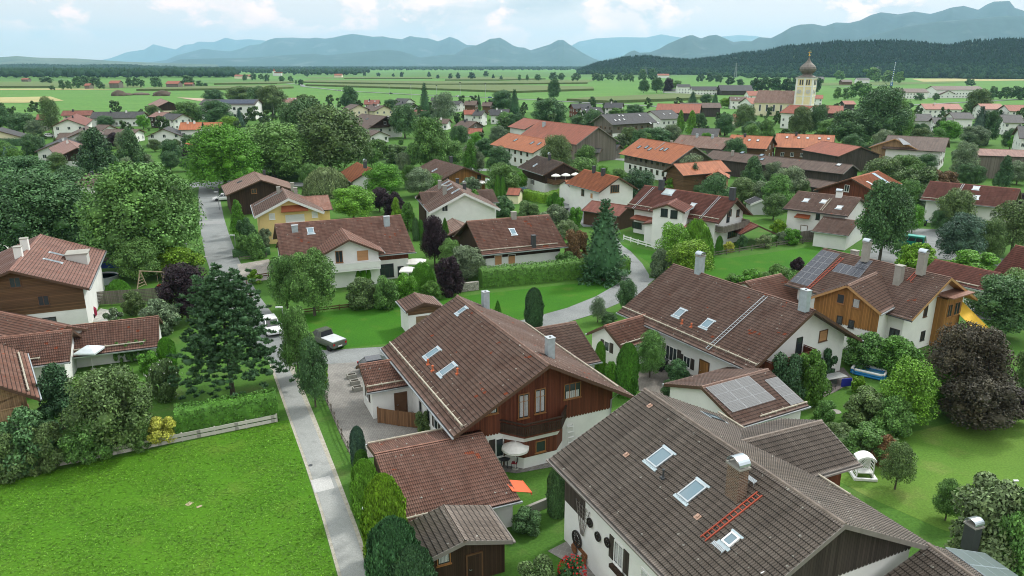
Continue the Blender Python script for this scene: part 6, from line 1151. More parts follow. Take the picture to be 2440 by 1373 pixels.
for f in (0.18, 0.40): sch.win(fs, sch.outp(fs, f, 6.2), 5.0, 1.2, 'd'); sch.win(fs, sch.outp(fs, f, 2.0), 4.0, 1.4, 'd')
for f in (0.62, 0.74, 0.9): sch.win(fs, sch.outp(fs, f, 6.2), 1.4, 1.4, 'd'); sch.win(fs, sch.outp(fs, f, 2.2), 1.4, 1.4, 'd')
FH('beige house with red-brown roof and skylights right of the white school', 'beige house by the school', (672, 233), 720, 4, 8.0, 7, 'rose', CREAM, sk=((0.3, 2), (0.5, 2), (0.7, 2)))
FH('small rose roofed timber house below the white school', 'small rose roofed timber house', (655, 297), 616, 172, 6.0, 5, 'rose', MIDB, ch=('white',))
FH('cream house with dark brown roof left of the big dark gable', 'cream house with dark brown roof', (856, 250), 836, 122, 8.5, 6, 'greybrown', CREAM)
FH('white house with wine red roof behind the grey one', 'wine red roof', (868, 238), 905, 4, 8.0, 6, 'wine', WHITE, ch=('dark',), sk=((0.3, 2.2), (0.7, 2.2)))
FH('white house with dark grey-brown roof and ivory gable', 'ivory gabled house', (916, 252), 882, 128, 8.0, 6.5, 'greybrown', PALEY, ch=('dark', 'white'), sk=((0.4, 2),))
FH('slate blue roof behind the weeping birches', 'slate blue roof', (788, 263), 820, -8, 6.5, 6, 'dark', WHITE)
bg_ = House('house', 'big white and dark boarded house with broad brown roof and flower balcony', 'house', (921, 277), (862, 271), (967, 302), 9.2, 'greybrown', lod=1, og=1.6, oe=1.0, short='big dark gabled house')
bg_.clad('A', 5.0, DARKB); bg_.clad('A', 1.5, DARKB, y0=-(bg_.wf - bg_.oe) * 0.9 if False else 1.6, y1=4.6, z1=5.0) if False else None; bg_.balcony('A', 0.05, 0.6, 4.6, 1.3); bg_.auto('A', 4, (3.3,), 'w', m=0.12); bg_.win('A', bg_.outp('A', 0.5, 6.3), 1.2, 1.3, 'w'); bg_.skylight('F', 875, 284, 0.9, 1.3); bg_.chimney('E', 925, 281, 0.8, 0.7, 0.9, 'white')
FH('low white annex below the big dark gabled house', 'low white annex', (905, 313), 885, 120, 4.5, 4.5, 'greybrown', WHITE)
FH('grey roofed house with white gable left of the tall spruce', 'grey house left of the spruce', (978, 235), 946, 150, 8.0, 6, 'mid', WHITE)
FH('second grey roofed house in front, left of the tall spruce', 'front grey house left of the spruce', (986, 245), 948, 155, 7.5, 6, 'mid', WHITE, ch=('dark',))
FH('white house with deep red roof right below the tall spruce', 'deep red roofed house', (1016, 263), 990, 140, 7.0, 5.5, 'wine', WHITE)
FH('pale grey modern house right of the tall spruce', 'pale grey modern house', (1028, 232), 1062, -5, 8.0, 5, 'mid', GREYP)
FH('grey roofed house between the spruce and the brown roofs', 'grey roofed house by the spruce', (1072, 240), 1102, -25, 7.0, 5, 'mid', WHITE)
FH('dark brown roofed house at the field edge, left of two', 'left brown house at the field edge', (1108, 240), 1138, -8, 7.5, 6, 'greybrown', MIDB, ch=('dark',))
FH('dark brown roofed house at the field edge, right of two', 'right brown house at the field edge', (1150, 243), 1174, -10, 7.0, 5.5, 'greybrown', MIDB, ch=('dark',))
FH('house with red roof and dark chimney by the grey white one', 'red roof by the dark chimney', (1104, 262), 1132, 8, 6.5, 5, 'red', WHITE)
FH('white house with grey roof right of the red one', 'white house with grey roof', (1156, 264), 1132, 160, 7.5, 5, 'mid', WHITE, ch=('dark',))
FH('white house with two parallel slate roofs and skylight', 'slate roofed house', (1168, 260), 1214, -3, 7.5, 6.5, 'dark', WHITE, ch=('white',), sk=((0.4, 2.5),))
FH('small grey-brown roofed cottage under the tall spruce', 'small cottage', (1042, 283), 1072, -12, 5.0, 4.5, 'greybrown', WHITE, ch=('white',))
FH('timber house with grey-brown roof and two yellow lit windows', 'timber house with yellow windows', (1136, 290), 1098, 140, 6.2, 5.5, 'greybrown', GREYB, ch=('dark',))
FH('low red roofed pavilion before the timber house', 'low red pavilion', (1112, 306), 1150, -6, 4.0, 4.2, 'brick', WHITE, pitch=26)
FH('low grey tin roofed shed beside the large rose roofed barn', 'grey tin shed', (1376, 353), 1434, -14, 4.2, 4.5, 'mid', GREYB, name='shed', wn=0, pitch=10)
FH('small timber hut with dark roof right of the grey tin shed', 'dark hut', (1478, 345), 1452, 150, 4.6, 3.2, 'dark', GREYB, name='shed', wn=0)
FH('small garden hut with rose red roof right of the parasols', 'rose roofed hut', (1212, 448), 1242, -12, 3.2, 2.6, 'brick', PALEY, name='garden_hut', wn=0, og=0.2, oe=0.2)
ob = House('barn', 'long barn with bright orange roof, white and timber wall and three skylights', 'barn', (1212, 317), (1318, 334), (1178, 347), 8.6, 'orange', lod=1, og=0.8, oe=0.8, short='orange roofed barn', w=7, pitch=26, ang=-62)
for (x, y) in ((1229, 334), (1268, 341), (1285, 343)): ob.skylight('E' if ob.eye.y > 0 else 'F', x, y, 1.1, 1.5)
f_ = 'E' if ob.eye.y > 0 else 'F'; ob.auto(f_, 6, (2.0, 4.4), 'b')
fb_ = House('barn', 'large barn with weathered rose roof, grey board gable and metal chimney', 'barn', (1427, 303), (1286, 287), (1373, 345), 11.0, 'brick', lod=1, og=0.8, oe=0.8, wall=GREYB, short='large rose roofed barn', trim=TRIMG); fb_.chimney('E', 1296, 301, 0.9, 0.9, 1.4, 'metal')
FH('white house with rose roof and two little gabled dormers', 'rose roofed house with two dormers', (1248, 281), 1290, -64, 10.5, 7, 'brick', WHITE, sk=())
cf = House('farmhouse', 'old timber farmhouse with dark roof, small skylights and flower gallery', 'farmhouse', (1432, 273), (1540, 263), (1462, 301), 10.0, 'dark', lod=1, og=1.4, oe=1.2, wall=GREYB, short='old timber farmhouse', trim=TRIMG, ang=33, w=7.5, pitch=27); cfs = 'E' if cf.eye.y > 0 else 'F'
cf.balcony('A', 0.05, 0.95, 3.0, 1.2, GREYB); cf.auto(cfs, 6, (1.6, 4.4), 'o'); cf.auto('A', 4, (1.6, 4.4), 'o'); cf.clad(cfs, 0.05, WHITE, z1=2.4)
for (x, y) in ((1475, 276), (1484, 276), (1466, 287), (1476, 286), (1487, 285), (1524, 275), (1550, 294), (1568, 293)): cf.skylight(cfs, x, y, 0.9, 1.4, glassy('pale_glass', (0.5, 0.52, 0.52), 0.2))
FH('white house with plain grey roof joined to the old timber farmhouse', 'plain grey roofed house', (1548, 264), 1600, 33, 9.5, 8, 'mid', WHITE, sk=((0.3, 4), (0.6, 4)))
FH('brown boarded house with dark roof at the maize edge', 'brown boarded house', (1360, 247), 1406, 12, 8.0, 6, 'dark', REDB)
FH('white house with dark roof left of the gable with solar panels', 'white house with dark roof', (1383, 256), 1432, 10, 8.0, 6.5, 'dark', WHITE, ch=('dark',), sk=((0.3, 3), (0.8, 3)))
FH('white gabled house with slate roof and blue solar field', 'slate roofed gable house', (1486, 245), 1442, 165, 8.0, 6.5, 'dark', WHITE, ch=('white',))
FH('wide barn with salmon tiled hipped roof', 'wide salmon roofed barn', (1567, 247), 1672, -18, 9.0, 11, 'brick', NEARB, name='barn', pitch=22, wn=0)
FH('long dark brown roof behind the wide salmon barn', 'long dark brown roof', (1620, 245), 1716, -3, 8.0, 6, 'greybrown', NEARB, name='barn', wn=0)
FH('white house with grey-brown roof left of the church', 'white house left of the church', (1738, 230), 1780, -6, 8.5, 6, 'greybrown', WHITE, sk=((0.5, 3), (0.7, 3)))
FH('red roofed house close beside the church nave', 'red roofed house by the nave', (1776, 233), 1816, 14, 9.0, 8, 'brick', WHITE)
FH('red hipped roof behind the church nave', 'red roof behind the nave', (1778, 217), 1815, 0, 9.0, 8, 'brick', WHITE)
FH('house with plain grey roof and pale yellow gable', 'grey roofed house with yellow gable', (1716, 307), 1652, 158, 6.5, 6.5, 'mid', PALEY)
FH('brown roofed long house with weathered gable and two metal chimneys', 'brown roofed long house', (1745, 329), 1622, 140, 7.5, 7, 'brown', GREYB, ch=('metal', 'metal'), sk=())
FH('salmon roofed farmhouse with timber balcony gable', 'salmon roofed farmhouse', (1843, 326), 1742, 148, 7.6, 7.5, 'orange', MIDB, ch=('dark',), sk=((0.3, 3), (0.5, 3)))
FH('small red pyramid like roof by the church lane', 'small red roof', (1746, 272), 1760, 0, 6.5, 4.5, 'brick', CREAM, pitch=38)
FH('farmhouse with white walls at the far pasture', 'white farmhouse on the pasture', (1612, 201), 1644, 2, 10, 6, 'dark', WHITE)
FH('long white stable with dark roof and row of small windows', 'long white stable', (1646, 206), 1708, -3, 8.5, 8, 'dark', WHITE, name='stable', cat='stable')
FH('big dark timber barn right of the long white stable', 'big dark timber barn', (1712, 203), 1790, -3, 10, 12, 'dark', NEARB, name='barn', wn=0)
FH('low white shed left of the white farmhouse on the pasture', 'low white shed', (1580, 212), 1618, 0, 4.5, 5, 'mid', WHITE, name='shed', wn=0)
sl = FH('long salmon roofed building with five skylights before the trees', 'salmon roofed building', (1850, 318), 1990, -24, 7.6, 8.5, 'orange', MIDB, name='farmhouse', sk=((0.1, 2.5), (0.25, 2.5), (0.45, 2.5), (0.6, 2.5), (0.8, 2.5)), ch=('dark',))
rw = FH('white house with rust red roof and small square windows below the church', 'white house below the church', (1882, 250), 1938, -55, 11.0, 8, 'red', WHITE)
FH('rust red barn roof right behind the church tower', 'rust red barn roof', (1940, 251), 2010, -20, 9.5, 8, 'red', NEARB, name='barn', wn=0)
FH('red tiled roof with white chimney right of the tower', 'red roof right of the tower', (1932, 226), 1962, -20, 8.0, 6, 'brick', WHITE, ch=('white',))
FH('small red roof between the tower and the big tree', 'small red roof by the big tree', (2006, 240), 2034, 0, 7.0, 5, 'brick', NEARB)
FH('long white stable with brown roof behind the maypole', 'stable behind the maypole', (2120, 211), 2204, -3, 9.0, 10, 'greybrown', WHITE, name='stable', cat='stable', pitch=18)
FH('large farm building with long brown roof at the right pasture', 'large brown farm building', (2218, 205), 2350, -2, 11.0, 10, 'greybrown', WHITE, name='barn', pitch=18)
FH('brown gabled annex in front of the large farm building', 'brown gabled annex', (2256, 216), 2262, 100, 7.0, 9, 'greybrown', WHITE, name='barn', pitch=22)
FH('white house with red roof and striped balcony at the pasture edge', 'white house at the pasture edge', (2138, 245), 2156, -40, 8.0, 5, 'brick', WHITE)
FH('long white house with salmon roof on the right pasture', 'long salmon roofed house', (2194, 247), 2284, -5, 8.5, 6.5, 'brick', WHITE, ch=('white',))
FH('red roofed house right behind the tall leafy tree', 'red house behind the tall tree', (2330, 247), 2384, -5, 8.5, 6.5, 'brick', WHITE)
FH('red roofed white house at the right picture edge', 'red roofed white house on the right', (2392, 250), 2470, -6, 8.5, 7, 'brick', WHITE)
FH('white house with grey roof and small chimney, left of the grey row', 'left grey roofed house', (2148, 271), 2218, -12, 7.5, 6.5, 'mid', WHITE, ch=('dark',))
FH('white house with grey roof and dark porch in the grey row', 'middle grey roofed house', (2220, 280), 2270, -14, 6.5, 5.5, 'mid', WHITE)
FH('grey roofed house behind, left of the blue spruce', 'grey house by the blue spruce', (2262, 268), 2312, -6, 7.5, 6, 'mid', WHITE)
FH('tall white gable with grey roof right of the blue spruce', 'tall white gable', (2432, 274), 2382, 165, 8.5, 7, 'mid', WHITE)
FH('white house with dark roof cut by the right edge', 'white house cut by the right edge', (2424, 300), 2480, -25, 10, 8, 'dark', WHITE)
ds = House('farmhouse', 'white farmhouse with brown roof, flag pole and rendered gable', 'farmhouse', (2262, 329), (2116, 317), (2216, 352), 9.0, 'greybrown', lod=1, og=1.0, oe=0.9, short='farmhouse with the big solar panel', w=8, pitch=23, ang=145); ds.auto('A', 3, (2.0, 4.8), 'b')
dw = House('wing', None, None, (2133, 331), (2152, 322), (2085, 349), 8.6, 'greybrown', lod=1, og=0.8, oe=0.6, parent=ds, wall=PALEB, L=13, w=7, pitch=23, ang=55, trim=TRIMY)
dws = 'E' if dw.W.to_3x3() @ Vector((0, 1, 0)) and (dw.W @ Vector((0, 1, 0))).x > (dw.W @ Vector((0, -1, 0))).x else 'F'; dw.panels(dws, ((2140, 331), (2212, 330), (2152, 346)), 8, 4, solar_mat('grey_solar', (0.17, 0.185, 0.20), (0.10, 0.11, 0.12)), ZINC)
# field barns on the plain
FH('red roofed field barn with white wall before the round trees', 'field barn with white wall', (399, 193), 430, 0, 10, 8, 'brick', GREYB, name='barn', wn=0)
FH('smaller red roofed lean barn joined on the right of the field barn', 'small lean barn', (440, 197), 462, 0, 7, 5, 'brick', GREYB, name='barn', wn=0)
FH('grey boarded field barn with red roof beside the copse', 'field barn beside the copse', (263, 192), 288, 4, 10, 8, 'brick', GREYB, name='barn', wn=0)
FH('little red roofed barn in front of the copse', 'little red barn', (204, 199), 218, 0, 7, 6, 'brick', GREYB, name='barn', wn=0)
FH('tiny red roofed hut far left on the plain', 'tiny red hut', (53, 186), 70, 0, 7, 6, 'brick', GREYB, name='barn', wn=0)
FH('long red roofed farm far behind the school', 'far long red farm', (560, 178), 600, 0, 9, 8, 'brick', CREAM, name='farmhouse', wn=0)
FH('red roofed barn alone in the middle of the plain', 'lone barn on the plain', (797, 176), 816, 0, 9, 9, 'brick', CREAM, name='barn', wn=0)
FH('red roofed farm at the foot of the wooded hill', 'farm at the hill foot', (1566, 176), 1594, 0, 10, 9, 'brick', WHITE, name='farmhouse', wn=0)
FH('grey roofed farmhouse behind the church tower on the right', 'grey farm behind the tower', (1944, 183), 1962, 0, 10, 8, 'mid', GREYP, name='farmhouse', wn=0)
FH('low brown farm roof on the pasture below the hill', 'low brown farm', (2003, 190), 2028, 0, 8, 7, 'greybrown', MIDB, name='farmhouse', wn=0)
FH('white farmhouse with grey roof on the pasture below the hill', 'white farm below the hill', (2040, 186), 2070, 0, 9, 7, 'mid', WHITE, name='farmhouse', wn=0)
# ---- parish church with onion dome
def church():
    Zt = 22.0; base = G(1918, 292, 0); tx, ty = 0, 0
    p = G(1918, 250, 7.0); dep = p.y; r = ray(1918, 250); P = EYE + r * (455 / r.y)
    X, Y = (1917 - 1220) / FOC * 441, 455.0
    root = empty('church', (X, Y, 0), R(-32)); tag(root, 'baroque parish church with yellow and white tower and grey onion dome', 'church'); ALLH.append(('parish church', (1900, 260, 455), None))
    s = 4.9; zt = height_at(Vector((X, Y, 0)), 184); zb = height_at(Vector((X, Y, 0)), 121)
    YW = plaster('tower_yellow', (0.80, 0.70, 0.42)); DOME = flat('weathered_shingle', (0.17, 0.15, 0.13), 0.7, 0, 0.35, 0.6, 0.5); GOLD = flat('gilding', (0.75, 0.50, 0.12), 0.3, 0.8)
    m = MB(); m.box(-s, -s, 0, s, s, zt - 0.8, 1)
    for (a, b) in ((-s - .12, -s + 0.9), (s - 0.9, s + .12), (-0.45, 0.45)):
        for q in (-1, 1): m.box(a, q * s - 0.1, 0, b, q * s + 0.1, zt - 0.8, 0); m.box(q * s - 0.11, a, 0, q * s + 0.11, b, zt - 0.8, 0)
    for z in (zt * 0.30, zt * 0.52, zt * 0.76): m.box(-s - .14, -s - .14, z, s + .14, s + .14, z + 0.5, 0)
    m.box(-s - .5, -s - .5, zt - 0.8, s + .5, s + .5, zt - 0.15, 0); m.box(-s - .75, -s - .75, zt - 0.15, s + .75, s + .75, zt, 2); t = link('tower', m.mesh('tower', [WHITE, YW, DARKM]), root)
    d = MB(); H_ = zb - zt; k = H_ / 15.5; rr = s * 0.92
    prof = [(s + .7, 0), (s * 0.8, 0.8 * k), (rr * .62, 1.3 * k), (rr * .60, 2.0 * k), (rr * .75, 2.6 * k), (rr * .98, 3.6 * k), (rr * 1.06, 4.8 * k), (rr * .98, 6.0 * k), (rr * .74, 7.2 * k), (rr * .45, 8.3 * k), (rr * .22, 9.6 * k), (rr * .10, 11 * k), (0.12, 12.2 * k), (0.0, 12.3 * k)]
    d.lathe(prof, 20, 0, (0, 0, zt)); dm = d.mesh('dome', DOME, True); do = link('dome', dm, root)
    g = MB(); g.lathe([(0.05, 12.2 * k), (0.5, 12.5 * k), (0.5, 13.0 * k), (0.05, 13.3 * k)], 10, 0, (0, 0, zt)); g.bar((0, 0, zt + 13 * k), (0, 0, zb), 0.22); g.bar((-0.9, 0, zt + 14.4 * k), (0.9, 0, zt + 14.4 * k), 0.2); link('cross', g.mesh('cross', GOLD), do)
    for q, ang in enumerate((0, math.pi / 2, -math.pi / 2)):
        M = Matrix.Rotation(ang, 4, 'Z') @ Matrix.Translation((0, -s - 0.05, 0))
        for cx in (-2.5, -1.2, 1.2, 2.5):
            w_ = MB(); w_.box(-0.38, -0.12, zt * 0.81, 0.38, 0.02, zt * 0.92, 0); w_.lathe([(0.38, 0), (0.38, 0.12)], 12, 0, (0, 0, 0), Matrix.Translation((0, 0, zt * 0.92)) @ Matrix.Rotation(math.pi / 2, 4, 'X')); o = link('belfry_window', w_.mesh('belfry_window', DARKM), t); o.matrix_basis = M @ Matrix.Translation((cx, 0, 0))
        for cx in (-2.5, 2.5) if False else (-2.6, 2.4):
            c = MB(); c.lathe([(1.25, 0), (1.25, 0.14)], 20, 0, (0, 0, 0)); c.bar((0, 0, 0.17), (0, 0.8, 0.17), 0.12, m=1); c.bar((0, 0, 0.17), (0.6, 0.2, 0.17), 0.12, m=1); o = link('clock_face', c.mesh('clock_face', [flat('clock_grey', (0.55, 0.55, 0.53)), GOLD]), t); o.matrix_basis = M @ Matrix.Translation((cx, -0.1, zt * 0.645)) @ Matrix.Rotation(math.pi / 2, 4, 'X')
    # nave to the left and behind
    n = MB(); nl, nw, ne, nr = 24, 9, 8.0, 15.0; n.box(-s - nl, -2, 0, -s, 2 * nw - 2, ne, 0)
    for k2 in range(6): x = -s - nl + 1.2 + k2 * 4.2; n.box(x, -2.15, 0, x + 0.8, -2.0, ne - .5, 0)
    n.box(-s - nl - .2, -2.25, ne - .7, -s, 2 * nw - 1.75, ne - .02, 0); nv = link('nave', n.mesh('nave', [PALEY]), root)
    ym = nw - 2; rf = MB()
    for sg in (-1, 1): f = [(-s - nl - .6, ym, nr), (-s + 1, ym, nr), (-s + 1, ym + sg * (nw + .8), ne - .3), (-s - nl - .6, ym + sg * (nw + .8), ne - .3)]; rf.face(f if sg > 0 else f[::-1], 0, [(0, 0), (nl, 0), (nl, 9), (0, 9)])
    for x in (-s - nl - .3,): rf.face([(x, ym - nw, ne - .3), (x, ym, nr - .3), (x, ym + nw, ne - .3)], 1)
    link('nave_roof', rf.mesh('nave_roof', [roofmat('brown', 0), WHITE]), root)
    for k2 in range(5):
        x = -s - nl + 3.6 + k2 * 4.2; w_ = MB(); w_.box(-0.7, -2.2, 2.6, 0.7, -1.95, 6.8, 1); w_.box(-0.5, -2.24, 2.8, 0.5, -2.15, 6.6, 0); o = link('nave_window', w_.mesh('nave_window', [DARKM, WHITE]), nv); o.location = (x, 0, 0)
church()
def striped_pole():
    g = G(2112, 262, 0); h = height_at(g, 146); root = empty('maypole', g); tag(root, 'tall leaning maypole with white and blue spiral stripes', 'maypole'); root.rotation_euler = (0, R(3.0), 0)
    for q, mt in ((0, WHITEP), (1, flat('bavarian_blue', (0.02, 0.12, 0.33)))):
        m = MB(); n = 46
        for k in range(n):
            if k % 2 == q: m.tube([(0, 0, h * k / n), (0, 0, h * (k + 1) / n)], 0.42 - 0.2 * k / n, 8)
        link('white_bands' if q == 0 else 'blue_bands', m.mesh('bands', mt), root)['kind'] = 'stuff'
    m = MB(); m.box(-0.7, -0.1, h * 0.48, 0.9, 0.1, h * 0.58); link('painted_board', m.mesh('painted_board', MATS['bavarian_blue']), root)
striped_pole()
def pylon(px, yb, yt, label):
    g = G(px, yb, 0); h = height_at(g, yt); m = MB(); b = h * 0.09; M_ = flat('pylon_steel', (0.25, 0.28, 0.28), 0.6, 0.3); t = h * 0.012
    for (x, y) in ((-1, -1), (1, -1), (1, 1), (-1, 1)): m.bar((x * b, y * b, 0), (x * b * .12, y * b * .12, h), t)
    for k in range(8):
        z0, z1 = h * k / 8, h * (k + 1) / 8; r0, r1 = b * (1 - .88 * k / 8), b * (1 - .88 * (k + 1) / 8)
        for s in (-1, 1): m.bar((-r0, s * r0, z0), (r1, s * r1, z1), t * .6); m.bar((s * r0, -r0, z0), (s * r1, r1, z1), t * .6)
    for z, l in ((0.66, 0.2), (0.8, 0.26), (0.93, 0.16)): m.bar((-h * l, 0, h * z), (h * l, 0, h * z), t * 1.2)
    o = m.build('pylon', M_); o.location = g; tag(o, label, 'pylon')
pylon(1752, 186, 150, 'lattice power pylon left of the church before the wooded hill'); pylon(2087, 195, 158, 'lattice power pylon right of the church before the wooded hill'); pylon(1538, 186, 160, 'lattice power pylon among the trees at the hill foot')
# little church far away on the plain
g = G(654, 181, 0); m = MB(); hh = height_at(g, 163); m.box(-3, -3, 0, 3, 3, hh * .62); m.lathe([(4.2, hh * .62), (0.0, hh)], 4, 1); m.box(3, -4, 0, 22, 5, 8); m.box(2, -5, 8, 23, 6, 11, 1); o = empty('church', g); tag(o, 'tiny white church with pointed spire far across the plain', 'church'); link('tower', m.mesh('tower', [WHITE, roofmat('brick', 0)]), o)
